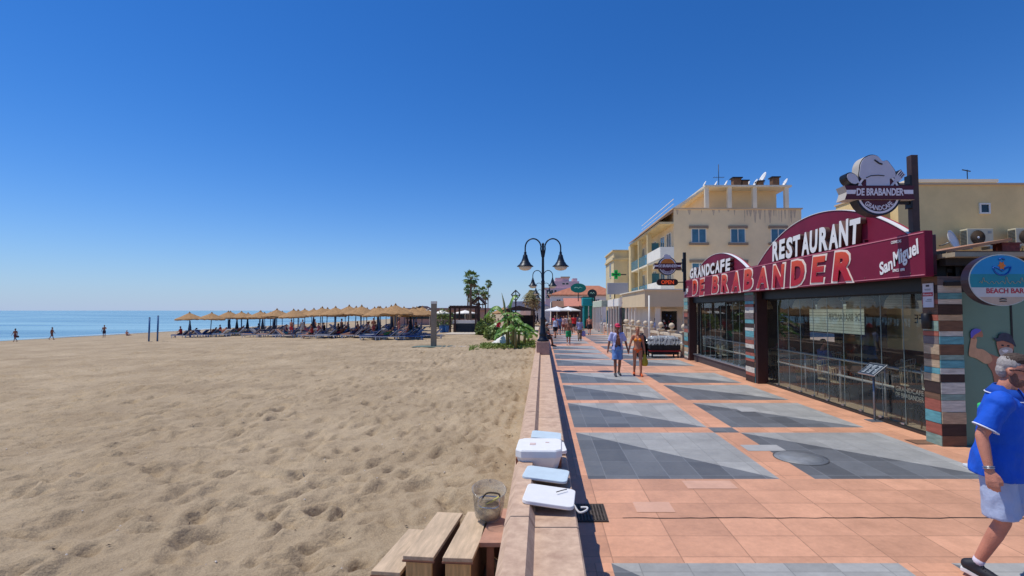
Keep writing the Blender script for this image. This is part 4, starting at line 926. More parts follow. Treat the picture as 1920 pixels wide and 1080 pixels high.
# --- pale yellow house beyond, with billboard and pharmacy cross
b3 = Bld('yellow_house', 'narrow pale yellow house beyond the apartment block', (8.2, 58.7, 0))
b3.p('wall', MB().box(8.2, 12, 58.7, 66, 0, 9.0), YELB); b3.p('cornice', MB().box(8.05, 12, 58.5, 66, 8.0, 8.25).box(8.05, 12, 58.5, 66, 9.0, 9.15), YELB)
for z in (4.6, 7.0): b3.window((10.4, 58.7, z), 1.0, 1.8, 'cam', BLUEG, False, 1); b3.window((8.2, 61.5, z), 1.2, 1.8, 'sea', BLUEG, False, 1)
bb = Bld('billboard', 'large blank grey box sign on brackets over the shops', (5.9, 45, 3.6), 'billboard')
bb.p('panel', MB().box(5.75, 7.55, 45, 45.6, 3.62, 4.62), mat('billboard_grey', (168, 166, 168), .6, .05), bevel=.02); bb.p('bracket', MB().tube([(6.4, 45.3, 3.62), (6.4, 45.3, 2.6)], .05, 6).tube([(7.2, 45.3, 3.62), (7.2, 45.3, 2.6)], .05, 6).tube([(6.4, 45.3, 2.7), (9.2, 45.3, 3.5)], .04, 6).tube([(7.2, 45.3, 3.4), (10, 45.3, 3.4)], .04, 6), IRON)
t = thing('pharmacy_cross', 'bright green pharmacy cross sign on the yellow house', 'sign', (7.2, 50, 5.7))
g = MB(); a_ = .16
MB().prism([(-a_, .44), (a_, .44), (a_, a_), (.44, a_), (.44, -a_), (a_, -a_), (a_, -.44), (-a_, -.44), (-a_, -a_), (-.44, -a_), (-.44, a_), (-a_, a_)], (0, .1, 0), (1, 0, 0), (0, 0, 1), (0, -1, 0), .2).build('cross', mat('pharmacy_green', (12, 150, 62), .4, .08, emit=.35), t)
MB().prism([(-.06, .3), (.06, .3), (.06, .06), (.3, .06), (.3, -.06), (.06, -.06), (.06, -.3), (-.06, -.3), (-.06, -.06), (-.3, -.06), (-.3, .06), (-.06, .06)], (0, -.1, 0), (1, 0, 0), (0, 0, 1), (0, -1, 0), .012).build('inner_cross', mat('pharmacy_dark', (6, 84, 40), .4), t)
MB().box(.4, 1.0, -.04, .04, -.05, .05).build('bracket_arm', IRON, t)
# --- row of open shop fronts: white posts and beams
for i, (y0, y1, x0, lab, signs) in enumerate([(37.2, 41.8, 6.7, 'open white framed cafe front next to the corner shop', 'CAFE'), (42.4, 49.5, 6.3, 'pale shop front with a small blue lettered sign board', 'A  A'), (50.2, 59, 5.8, 'pale green shop front beside the teal kiosk', '')]):
    b = Bld('shop_front', lab, (x0, y0, 0), 'shop')
    mt = WHR if i < 2 else mat('pale_green_render', (196, 206, 180), .8)
    b.p('fascia', MB().box(x0, x0 + .25, y0, y1, 2.55, 3.15).box(x0 + .25, 9, y0, y0 + .25, 2.55, 3.15), mt); b.p('roof', MB().box(x0 + .02, 9, y0 + .02, y1, 3.15, 3.22), OFFW)
    b.p('back_wall', MB().box(8.2, 8.4, y0, y1, 0, 2.55), TAN); b.p('low_wall', MB().box(x0 + 1.2, 8.2, y0 + .3, y0 + .4, 0, 1.0), TAN)
    b.p('dark_opening', MB().box(7.7, 7.8, y0 + .4, y1, .1, 2.4), DARKG)
    nn = int((y1 - y0) / 1.5)
    for k in range(nn + 1): y = y0 + .1 + k * (y1 - y0 - .3) / nn; b.p('post', MB().box(x0 + .03, x0 + .17, y, y + .14, 0, 2.55), WHR)
    b.p('post', MB().box(7.6, 7.75, y0 + .02, y0 + .17, 0, 2.55), WHR)
    if i == 1:
        s_ = b.p('sign_board', MB().box(6.4, 7.2, y0 - .08, y0, 2.5, 3.3), WHT); text('lettering', 'A  A', .28, mat('sign_blue', (40, 66, 170), .5), s_, Vector((6.8, y0 - .082, 2.9)) - b.o, 'cam', .5, .004, .02)
        b.p('display_panel', MB().box(6.35, 6.55, y0 - .1, y0 - .04, 0, 2.4).box(7.35, 8.0, y0 - .1, y0 - .04, 0, 2.5), mat('display_grey', (90, 88, 100), .5, .4, 4))
    if i == 0:
        s_ = b.p('sign_board', MB().box(6.75, 7.6, y0 - .06, y0 - .002, 2.62, 3.08), WHT); text('lettering', 'CAFE', .2, IRON, s_, Vector((7.15, y0 - .062, 2.85)) - b.o, 'cam', .6, .004, .02)
    if i == 2:
        b.p('hanging_goods', MB().box(6.3, 6.6, y0 - .2, y0 + .1, .5, 2.2), mat('goods_teal', (24, 110, 130), .7, .6, 5)); b.p('hanging_goods', MB().box(6.9, 7.2, y0 - .2, y0 + .1, .5, 2.2), mat('goods_navy', (38, 44, 78), .7, .6, 5))
t = Bld('teal_kiosk', 'bright teal kiosk with white posts far along the promenade', (4.8, 61, 0), 'kiosk')
TK = mat('kiosk_teal', (26, 160, 164), .5, .1, 2)
t.p('fascia', MB().box(4.75, 6.15, 61, 62.6, 2.7, 3.7), TK, bevel=.1); t.p('wall', MB().box(4.9, 5.05, 61.1, 62.5, 0, 2.7).box(5.05, 6.0, 62.3, 62.5, 0, 2.7), TK)
for x in (5.45, 5.95): t.p('post', MB().box(x, x + .1, 61, 61.1, 0, 2.7), WHR)
t.p('counter', MB().box(5.05, 6.0, 61.3, 61.6, 0, 1.0), mat('kiosk_dark', (20, 60, 64), .6))
for (x, y, z, s_, lab, mt) in [(5.9, 60.6, 4.2, .55, 'round dark sign standing on the teal kiosk', mat('sign_darkteal', (18, 48, 52), .4)), (4.35, 62, 4.9, .95, 'oval green sign hung above the awning', mat('sign_green', (12, 132, 116), .4))]:
    q = thing('round_sign' if s_ < .7 else 'oval_sign', lab, 'sign', (x, y, z))
    MB().prism([(s_ * math.cos(a), s_ * (.9 if s_ < .7 else .6) * math.sin(a)) for a in np.linspace(0, 2 * PI, 28, endpoint=False)], (0, .1, 0), (1, 0, 0), (0, 0, 1), (0, -1, 0), .2).build('panel', mt, q)
    MB().tube([(-s_ * .5, -.105, .02), (-s_ * .2, -.105, .1), (0, -.105, -.04), (s_ * .25, -.105, .1), (s_ * .5, -.105, 0)], .03, 5).build('scroll', mat('sign_pale_line', (170, 220, 206), .5), q)
    MB().box(-.05, .05, .02, .1, -s_ * .9 - .6 if s_ < .7 else -1.6, -s_ * .5).build('bracket_arm', IRON, q)
# awnings and cafe umbrellas in front of the tiled building
aw = Bld('brown_awning', 'broad brown awning sloping over a far shop front', (1.2, 70, 0), 'awning')
aw.p('canvas', MB().prism([(0, 0), (2.6, .9), (2.6, .98), (0, .08)], (1.4, 72, 2.6), (0, 1, 0), (0, 0, 1), (1, 0, 0), 4.2), mat('awning_brown', (128, 94, 74), .8)); aw.p('canvas', MB().prism([(0, 0), (2.8, 1.05), (2.8, 1.13), (0, .08)], (2.7, 63.6, 2.65), (0, 1, 0), (0, 0, 1), (1, 0, 0), 2.6), mat('awning_terracotta', (196, 128, 108), .8))
aw.p('support', MB().box(4.6, 4.7, 63.4, 63.5, 0, 2.8).box(1.5, 1.6, 72, 72.1, 0, 2.6), IRON)
aw.p('back_wall', MB().box(1.3, 6.5, 75.2, 75.5, 0, 3.4), mat('shop_dark_red', (70, 44, 42), .8)); aw.p('side_wall', MB().box(5.0, 6.5, 63, 69.6, 0, 3.9), mat('shop_dark_red', (70, 44, 42), .8))
tb = Bld('tiled_house', 'long white house with a terracotta hip roof closing the street', (1.4, 95, 0), 'house')
tb.p('wall', MB().box(1.6, 14, 95, 104, 0, 5.1), WHR)
g = MB(); e0, e1 = (1.1, 94.5, 5.1), (14.5, 94.5, 5.1); r0, r1 = (6.5, 99.5, 7.0), (11, 99.5, 7.0)
g.add([(1.1, 94.5, 5.1), (14.5, 94.5, 5.1), (14.5, 104.5, 5.1), (1.1, 104.5, 5.1), r0, r1, (1.1, 94.5, 4.95), (14.5, 94.5, 4.95), (14.5, 104.5, 4.95), (1.1, 104.5, 4.95)], [(0, 1, 5, 4), (1, 2, 5), (2, 3, 4, 5), (3, 0, 4), (0, 6, 7, 1), (1, 7, 8, 2), (2, 8, 9, 3), (3, 9, 6, 0), (9, 8, 7, 6)])
tb.p('roof', g, TCR)
for x in (3.0, 4.3, 5.6, 8.5, 10.2): tb.window((x, 95, 3.5), .8, 1.5, 'cam', DARKG, False, 1)
pb = Bld('pink_block', 'stepped pinkish apartment building far behind the tiled roof', (1, 180, 0))
PK = mat('pink_far', (222, 188, 190), .9, .05, .4)
pb.p('wall', MB().box(1, 15, 180, 195, 0, 10.0).box(3.8, 13, 181, 195, 10, 12.5).box(4.6, 9.5, 182, 195, 12.5, 13.8).box(10.8, 12.4, 182, 190, 12.5, 13.6), PK); pb.p('roof_edge', MB().box(6.5, 9.8, 181.4, 195, 13.8, 14.2).box(.8, 4, 179.8, 190, 10, 10.2), TAN)
for x in (1.9, 3.4, 4.6, 8.6): pb.window((x, 180, 8.6), .9, 1.6, 'cam', DARKG, False, 0)
for x in (7.5, 8.8): pb.window((x, 181, 11.6), 1.0, .7, 'cam', DARKG, False, 0)
pk = Bld('salmon_houses', 'low salmon and cream houses far off behind the date palm', (-14, 210, 0))
pk.p('wall', MB().box(-9, 2, 210, 222, 0, 5.6).box(-6.5, -2.5, 209, 222, 0, 7.6), mat('salmon_far', (240, 206, 184), .9, .08, .3)); pk.p('roof', MB().box(-9.3, 2.2, 209.8, 222, 5.6, 5.9).box(-6.7, -2.3, 208.8, 222, 7.6, 7.9), TCR)
for x in (-8, -5.5, -3.5, 0): pk.window((x, 209.0 if -6 < x < -3 else 210, 4.4), 1.1, 1.6, 'cam', DARKG, False, 0)
wp = Bld('white_marquee', 'white walled marquee at the bend of the promenade', (-1.5, 92, 0), 'marquee')
wp.p('side_wall', MB().box(-1.9, 1.3, 92, 96, 0, 2.9), mat('marquee_white', (214, 208, 196), .8, .04, 1)); wp.p('roof', MB().prism([(-2.0, 2.9), (1.4, 2.9), (-.3, 3.7)], (0, 91.9, 0), (1, 0, 0), (0, 0, 1), (0, 1, 0), 4.3), mat('marquee_grey', (176, 176, 190), .8))
# --- balustrade of cast stone with ball finials
BAL = mat('balustrade_stone', (214, 194, 164), .8, .12, 5)
bal = Bld('balustrade', 'cream cast stone balustrade with ball finials between restaurant and corner shop', (6.4, 24.5, 0), 'balustrade')
def run(x0, y0, x1, y1, n_):
    d = Vector((x1 - x0, y1 - y0, 0)); ln = d.length; d.normalize(); s_ = Vector((-d.y, d.x, 0))
    for k in range(n_ + 1):
        c = Vector((x0, y0, 0)) + d * ln * k / n_
        po = bal.p('post', MB().box(c.x - .15, c.x + .15, c.y - .15, c.y + .15, 0, 1.12).box(c.x - .19, c.x + .19, c.y - .19, c.y + .19, 1.12, 1.18), BAL, bevel=.01)
        bal.p('ball_finial', MB().lathe([(.06, 1.18), (.09, 1.21), (.05, 1.24), (.07, 1.27), (.13, 1.33), (.15, 1.41), (.13, 1.49), (.06, 1.55), (.01, 1.56)], 16, c=(c.x, c.y, 0)), BAL, po)
        if k < n_:
            e = Vector((x0, y0, 0)) + d * ln * (k + 1) / n_; a, b_ = c + d * .155, e - d * .155
            g = MB()
            for z0, z1, w_ in ((.0, .22, .1), (.9, 1.02, .12)):
                g.add([tuple(q + Vector((0, 0, z))) for z in (z0, z1) for q in (a + s_ * w_, b_ + s_ * w_, b_ - s_ * w_, a - s_ * w_)], [(0, 3, 2, 1), (4, 5, 6, 7), (0, 1, 5, 4), (1, 2, 6, 5), (2, 3, 7, 6), (3, 0, 4, 7)])
            bal.p('rail', g, BAL)
            m_ = int((b_ - a).length / .2)
            g = MB()
            for q in range(m_):
                p = a + (b_ - a) * ((q + .5) / m_); g.lathe([(.05, .22), (.05, .27), (.03, .32), (.065, .48), (.05, .6), (.03, .74), (.05, .84), (.05, .9)], 8, c=(p.x, p.y, 0))
            bal.p('baluster_row', g, BAL)
run(6.75, 24.4, 6.45, 30.4, 3); run(6.35, 31.6, 6.1, 37.0, 3); run(6.1, 37.6, 7.9, 38.2, 1)
for i, (x, y) in enumerate([(5.75, 43.0), (5.75, 45.2), (5.7, 47.4), (5.7, 49.6)]):
    t = thing('bollard', 'short white bollard ' + ['nearest', 'second', 'third', 'farthest'][i] + ' in the row before the shops', 'bollard', (x, y, 0), 0, 'white bollards')
    MB().lathe([(.07, 0), (.07, .95), (.05, 1.0), (.01, 1.02)], 12).build('post', WHR, t); MB().lathe([(.072, .8), (.072, .86)], 12).build('band', STEELP, t)
t = thing('white_flagpole', 'slim white pole standing at the edge of the cafe terrace', 'pole', (5.75, 27.6, 0))
MB().tube([(0, 0, 0), (0, 0, 3.0)], [.05, .04], 10).build('post', WHR, t); MB().box(-.12, .12, -.12, .12, 0, .02).build('base_plate', STEELP, t)
for i, (x, y) in enumerate([(1.6, 56.5), (3.0, 59.5)]):
    t = thing('square_parasol', ['nearer', 'farther'][i] + ' white square parasol over the far crowd on the promenade', 'parasol', (x, y, 0), .2, 'white square parasols')
    MB().lathe([(1.5, 2.1), (1.5, 2.2), (.1, 2.6), (.02, 2.66)], 4, smooth=False).build('canopy', WHT, t); MB().tube([(0, 0, 0), (0, 0, 2.3)], .04, 6).build('pole', WHR, t)
# ================================================================ THE BEACH
THATCH = mat('thatch', (170, 132, 88), .9, .38, 9, .6, 60, stretch=(1, 1, 3)); POLEB = mat('pole_blue', (62, 104, 150), .5, .15); TWOOD = mat('post_wood', (110, 84, 62), .7, .25, 5)
NAVYF = mat('mattress_navy', (52, 72, 118), .8, .2, 5); GREYF = mat('mattress_grey', (150, 150, 156), .8, .2, 5); WPL = mat('white_plastic', (214, 216, 218), .4, .05); BLUEP = mat('blue_frame', (58, 108, 168), .45, .1)
def make_parasol():
    t = thing('thatched_parasol', '', 'parasol', (0, 0, 0), 0, 'thatched parasols on the beach')
    g = MB(); r_ = random.Random(1); n_ = 36
    prof = [(.05, 2.84), (.16, 2.76), (.45, 2.62), (.85, 2.42), (1.25, 2.24), (1.42, 2.15), (1.40, 2.03), (1.30, 2.13), (.8, 2.34), (.3, 2.58), (.04, 2.68)]
    vs = []
    for i, (r0, z) in enumerate(prof):
        for k in range(n_):
            a = 2 * PI * k / n_; j = r_.uniform(-.04, .04) if 1 < i < 7 else 0; jz = r_.uniform(-.05, .03) if i in (5, 6) else r_.uniform(-.02, .02)
            vs.append(((r0 + j) * math.cos(a), (r0 + j) * math.sin(a), z + jz))
    g.add(vs, [(i * n_ + k, i * n_ + (k + 1) % n_, (i + 1) * n_ + (k + 1) % n_, (i + 1) * n_ + k) for i in range(len(prof) - 1) for k in range(n_)] + [tuple(range(n_))[::-1]])
    ca = g.build('canopy', THATCH, t)
    MB().lathe([(.09, 2.78), (.10, 2.84), (.05, 2.92), (.02, 2.98)], 10).build('finial', THATCH, ca)
    MB().tube([(0, 0, -.3), (0, 0, 2.7)], .045, 8).build('pole', POLEB, t)
    g = MB()
    for k in range(8): a = k * PI / 4; g.tube([(0, 0, 2.55), (1.2 * math.cos(a), 1.2 * math.sin(a), 2.17)], .018, 4)
    g.tube([(0, 0, 2.4), (0, 0, 2.62)], .06, 8); g.build('rib_frame', TWOOD, t)
    return t
def make_lounger(mt, fr):
    t = thing('sun_lounger', '', 'sun lounger', (0, 0, 0), 0, 'sun loungers under the parasols')
    MB().box(-1.0, .95, -.32, -.27, .28, .34).box(-1.0, .95, .27, .32, .28, .34).box(-1.0, -.94, -.27, .27, .28, .34).box(.3, .36, -.27, .27, .28, .34).box(.9, .95, -.27, .27, .28, .34).build('frame', fr, t)
    MB().box(-.98, .30, -.28, .28, .34, .42).build('mattress', mt, t, bevel=.02)
    T = Matrix.Translation((.30, 0, .36)) @ Matrix.Rotation(R(-42), 4, 'Y')
    br = MB().box(0, .72, -.28, .28, 0, .08, 0, T).build('backrest', mt, t, bevel=.02); MB().box(0, .74, -.30, -.26, -.04, -.005, 0, T).box(0, .74, .26, .30, -.04, -.005, 0, T).box(.70, .74, -.26, .26, -.04, -.005, 0, T).build('back_frame', fr, br)
    for x in (-.86, .80):
        for y in (-.29, .29): MB().box(x - .03, x + .03, y - .025, y + .025, 0, .28).build('leg', fr, t)
    return t
def make_folded():
    t = thing('folded_parasol', '', 'folded parasol', (0, 0, 0), 0, 'folded dark parasols')
    MB().lathe([(.02, 2.0), (.07, 1.95), (.10, 1.6), (.17, 1.1), (.20, .78), (.15, .74), (.04, .74)], 12).build('canopy', mat('folded_navy', (30, 44, 66), .8, .3, 6), t); MB().tube([(0, 0, 0), (0, 0, 2.1)], .02, 6).build('pole', POLEB, t)
    return t
front = [(356, 633), (394, 632), (427, 630), (453, 629), (486, 632), (518, 632), (551, 633), (604, 634), (629, 634), (652, 633), (676, 634), (711, 637), (740, 637), (776, 634)]
ORD = ['first', 'second', 'third', 'fourth', 'fifth', 'sixth', 'seventh', 'eighth', 'ninth', 'tenth', 'eleventh', 'twelfth', 'thirteenth', 'fourteenth']
par = make_parasol(); used = False; protos = [make_lounger(NAVYF, WPL), make_lounger(GREYF, WPL), make_lounger(NAVYF, BLUEP), make_lounger(mat('towel_tan', (178, 138, 118), .9, .2, 4), WPL), make_lounger(mat('towel_pale', (214, 210, 204), .9, .1, 4), WPL)]; lused = [0] * 5; seats_b = []
def put_lounger(k, x, y, rz, lab):
    o = protos[k] if not lused[k] else dup(protos[k]); lused[k] = 1
    o.location = (x, y, sz(x, y) + .0); o.rotation_euler = (0, 0, rz); o['label'] = lab; seats_b.append((o, x, y)); return o
LK = ['navy padded white lounger', 'grey padded white lounger', 'navy padded blue lounger', 'tan towel covered lounger', 'pale towel covered lounger']
SIDE = ['on the near side of', 'on the far side of', 'just to the right of']
r_ = random.Random(12)
spots = []
for i, (px, py) in enumerate(front):
    p = on_sand(px, py); spots.append((p.x, p.y, 0, i))
for row, dy, npar in ((1, 5.2, 13), (2, 10.5, 12), (3, 16.0, 11)):
    for i in range(npar):
        a = front[i]; p = on_sand(a[0], a[1]); spots.append((p.x + 1.4 * (row % 2) + r_.uniform(-.5, .5), p.y + dy + r_.uniform(-.4, .4), row, i))
RW = ['front', 'second', 'third', 'rearmost']
for (x, y, row, i) in spots:
    o = par if not used else dup(par); used = True
    o.location = (x, y, sz(x, y)); o.rotation_euler = (R(r_.uniform(-2, 2)), R(r_.uniform(-2, 2)), r_.uniform(0, 6)); k_ = r_.uniform(.95, 1.06); o.scale = (k_,) * 3
    o['label'] = f'straw thatched parasol, {ORD[i]} from the left in the {RW[row]} row'
    for q in range(3 if row == 0 else 2):
        k = r_.choice([0, 0, 1, 1, 2, 3, 4]); dx, dyy = ((-.5, -.75), (-.5, .75), (1.7, -.6))[q]
        put_lounger(k, x + dx + r_.uniform(-.2, .2), y + dyy + r_.uniform(-.15, .15), r_.uniform(-.12, .12) + (PI if r_.random() < .15 else 0), f'{LK[k]} {SIDE[q]} the {ORD[i]} parasol of the {RW[row]} row')
fo = make_folded()
for i, (px, py, dy) in enumerate([(357, 630, -.6), (425, 628, 0), (448, 628, -1), (459, 628, 0), (478, 630, 1), (500, 630, 1), (565, 632, 2), (690, 634, 2), (722, 634, 1), (758, 634, 1)]):
    p = on_sand(px, py); o = fo if i == 0 else dup(fo); o.location = (p.x + .3, p.y + dy, sz(p.x, p.y)); o['label'] = f'folded dark parasol standing among the loungers, {ORD[i]} from the left'
for i, px in enumerate((279, 295)):
    p = on_sand(px, 641 - i * .6); t = thing('beach_pole', ['left', 'right'][i] + ' one of two bare blue poles standing in open sand', 'pole', p, 0, 'bare poles')
    MB().tube([(0, 0, -.2), (0, 0, 2.35 + i * .15)], .075, 8).build('post', POLEB, t); MB().lathe([(.08, 2.35 + i * .15), (.05, 2.42 + i * .15)], 8).build('cap', IRON, t)
# shower post on its slab
p = on_sand(813, 651); t = thing('beach_shower', 'tall square grey shower post on a wide green slab in the sand', 'beach shower', p)
CONC = mat('shower_concrete', (148, 134, 116), .85, .15, 4, .2, 50)
MB().box(-.17, .17, -.17, .17, 0, 2.95).build('post', CONC, t, bevel=.015); MB().box(-.18, .18, -.18, .18, 2.95, 3.12).build('cap', WHR, t)
MB().box(-1.35, 1.2, -.75, .75, -.3, .07).build('slab', mat('slab_green', (96, 112, 100), .8, .2, 3), t, bevel=.01)
for z in (2.55,): sh = MB().tube([(-.17, 0, z), (-.42, 0, z + .06), (-.46, 0, z - .02)], .02, 6).build('shower_arm', ALU, t); MB().lathe([(.02, .03), (.07, 0), (.07, -.02), (.02, -.02)], 10, c=(-.46, 0, z - .04)).build('shower_head', ALU, sh)
MB().box(-.2, -.17, -.05, .05, 1.0, 1.1).build('push_valve', ALU, t)
a, b_ = on_sand(846, 651), on_sand(905, 650.5)
g = MB().box(a.x, b_.x, a.y, a.y + .35, a.z - .1, a.z + .06); structure('beach_path', g, mat('path_white', (206, 198, 184), .85, .1))
a, b_ = on_sand(835, 626.5), on_sand(1000, 626.5); structure('terrace_slab', MB().box(a.x, -.5, a.y - 1.2, a.y + 26, a.z - .2, a.z + .06), mat('terrace_pale', (196, 184, 166), .85, .1))
# ---------------------------------------------------------------- beach bar under the palms
DW = mat('dark_timber', (70, 46, 38), .7, .25, 6)
q = on_sand(868, 624); Yb = q.y
pg = Bld('timber_pergola', 'open dark timber pergola with a white topped counter on the sand', (q.x, Yb, q.z), 'pergola')
for px in (844, 853, 892):
    for dy in (0, 3): c = on_y(px, 624, Yb); pg.p('post', MB().box(c.x - .09, c.x + .09, Yb + dy - .09, Yb + dy + .09, -.5, 2.5), DW)
a, b_ = on_y(841, 577, Yb), on_y(896, 577, Yb)
pg.p('beam', MB().box(a.x, b_.x, Yb - .08, Yb + .08, 2.42, 2.62), DW); pg.p('beam', MB().box(a.x, b_.x, Yb + 2.92, Yb + 3.08, 2.42, 2.62), DW)
for k in range(8): x = a.x + .2 + k * (b_.x - a.x - .4) / 7; pg.p('rafter', MB().box(x - .04, x + .04, Yb - .3, Yb + 3.3, 2.62, 2.74), DW)
a, b_ = on_y(850, 605, Yb + .4), on_y(893, 605, Yb + .4)
cn = pg.p('counter', MB().box(a.x, b_.x, Yb + .5, Yb + 1.0, -.4, .74), mat('counter_slate', (78, 90, 104), .7, .2)); pg.p('counter_top', MB().box(a.x - .1, b_.x + .1, Yb + .35, Yb + 1.1, .74, 1.08), WHR, cn)
g = MB()
for k in range(22): x = a.x + k * (b_.x - a.x) / 22; g.box(x, x + .05, Yb + .42, Yb + .48, -.4, .66)
g.box(a.x, b_.x, Yb + .44, Yb + .499, .3, .36); pg.p('paling', g, mat('paling_dark', (44, 52, 62), .7), cn)
q2 = on_sand(897, 628)
gp = Bld('gabled_gateway', 'dark timber gateway with a little pitched roof beside the pergola', (q2.x, q2.y, q2.z), 'gateway')
c = q2
gp.p('post', MB().box(c.x - .14, c.x + .14, c.y - .14, c.y + .14, c.z - .1, 3.0), DW); gp.p('post', MB().box(c.x + .5, c.x + .62, c.y + 1.2, c.y + 1.32, c.z - .1, 3.0), DW)
gp.p('gable_roof', MB().prism([(-.75, 2.9), (0, 3.65), (.75, 2.9), (.6, 2.85), (0, 3.42), (-.6, 2.85)], (c.x, c.y - .4, 0), (1, 0, 0), (0, 0, 1), (0, 1, 0), 2.0), DW); gp.p('tie_beam', MB().box(c.x - .55, c.x + .7, c.y - .06, c.y + .06, 2.74, 2.86), DW)
gp.p('king_post', MB().box(c.x - .05, c.x + .05, c.y - .04, c.y + .04, 2.86, 3.42), DW)
# bar building with gabled porch behind the parasols
bh = Bld('beach_bar_hut', 'long low pinkish beach bar with a gabled timber porch behind the parasols', (-20, 88, 0), 'beach bar')
bh.p('wall', MB().box(-25.5, -10, 90, 98, -.5, 2.2), mat('hut_pink', (190, 150, 136), .85, .1, .6)); bh.p('roof', MB().box(-25.8, -9.8, 89.5, 98, 2.2, 2.62), mat('hut_roof', (168, 132, 118), .85, .12, 1)); bh.p('end_tower', MB().box(-26.6, -25.5, 89.6, 91, -.5, 2.8), mat('hut_tower', (176, 146, 108), .85))
yp = 76
def at_(px, py, Y): v = on_y(px, py, Y); return v.x, v.z
x0, z0 = at_(760, 586, yp); x1, _ = at_(812, 586, yp); xm, zm = at_(787, 573.5, yp)
bh.p('porch_roof', MB().prism([(x0 - xm, z0), (0, zm), (x1 - xm, z0), (x1 - xm - .25, z0 - .05), (0, zm - .35), (x0 - xm + .25, z0 - .05)], (xm, yp, 0), (1, 0, 0), (0, 0, 1), (0, 1, 0), 5), DW)
for x in (x0 + .3, x1 - .3): bh.p('porch_post', MB().box(x - .1, x + .1, yp, yp + .2, -.5, z0), DW)
bh.p('window_band', MB().box(-24, -11, 89.9, 90, .7, 1.7), DARKG)
for i, (px, Y, w_) in enumerate([(806, 72, 2.6), (828, 70, 2.2), (872, 74, 3.4)]):
    v = on_y(px, 588, Y); t = thing('white_parasol', ['left', 'middle', 'right'][i] + ' of three flat white cafe parasols at the beach bar', 'parasol', (v.x, Y, -.3), 0, 'white cafe parasols')
    MB().lathe([(w_ / 2, 2.0), (w_ / 2, 2.12), (.1, 2.5), (.02, 2.55)], 4, smooth=False).build('canopy', WHR, t); MB().tube([(0, 0, 0), (0, 0, 2.2)], .04, 6).build('pole', WHR, t)
for i, (px, py) in enumerate([(829, 624), (837, 624)]):
    v = on_sand(px, py); t = thing('blue_bin', ['left', 'right'][i] + ' blue plastic bin beside the shower and pergola', 'bin', v, 0, 'blue bins')
    MB().lathe([(.26, 0), (.34, .75), (.36, .78), (.3, .78)], 4, smooth=False).build('bin_body', BLUEP, t); MB().lathe([(.37, .78), (.37, .83), (.1, .9)], 4, smooth=False).build('lid', mat('bin_lid', (24, 40, 62), .5), t)
gz = Bld('dark_gazebo', 'low dark roofed gazebo between banana plants and the white marquee', (-3.5, 60, 0), 'gazebo')
gz.p('roof', MB().prism([(-1.9, 2.25), (0, 2.75), (1.9, 2.25), (1.9, 2.15), (-1.9, 2.15)], (-2.7, 59, 0), (1, 0, 0), (0, 0, 1), (0, 1, 0), 5), mat('gazebo_brown', (66, 50, 48), .8, .2, 3))
for x in (-4.4, -1.0):
    for y in (59.2, 63.6): gz.p('post', MB().box(x - .07, x + .07, y, y + .14, -.5, 2.2), DW)
gz.p('back_screen', MB().box(-4.4, -1, 63.7, 63.8, -.4, 1.6), mat('screen_dark', (52, 46, 50), .8, .3))
lr = Bld('lilac_canopy', 'wide greyish canopy roof beyond the gazebo', (-3, 80, 0), 'canopy'); lr.p('roof', MB().prism([(-3.2, 2.5), (3.0, 2.5), (1.2, 3.6), (-2.2, 3.6)], (-2.6, 80, 0), (1, 0, 0), (0, 0, 1), (0, 1, 0), 6), MATS['marquee_grey']); lr.p('post', MB().box(-5.6, -5.4, 80.1, 80.3, -.4, 2.5), DW); lr.p('post', MB().box(0.1, .3, 80.1, 80.3, -.4, 2.5), DW)
v = on_sand(945, 622); t = dup(par, (v.x, v.y, v.z), 0, 'straw thatched parasol beside the banana plants', 'thatched parasols on the beach')
# wooden lantern post
v = on_y(967, 600, 44); t = thing('wooden_lantern', 'dark wooden post carrying a small roofed cross frame behind the banana plants', 'lantern', (v.x, 44, -.3))
MB().box(-.06, .06, -.06, .06, 0, 3.3).build('post', DW, t)
MB().prism([(-.42, 3.85), (0, 4.28), (.42, 3.85), (.34, 3.83), (0, 4.16), (-.34, 3.83)], (0, -.2, 0), (1, 0, 0), (0, 0, 1), (0, 1, 0), .4).build('roof', DW, t); MB().box(-.38, .38, -.04, .04, 3.76, 3.84).box(-.04, .04, -.05, .05, 3.3, 4.16).build('cross_frame', DW, t)
MB().tube([(0, 0, 3.3), (-.36, 0, 3.8)], .04, 5).build('brace', DW, t); MB().tube([(0, 0, 3.3), (.36, 0, 3.8)], .04, 5).build('brace', DW, t)
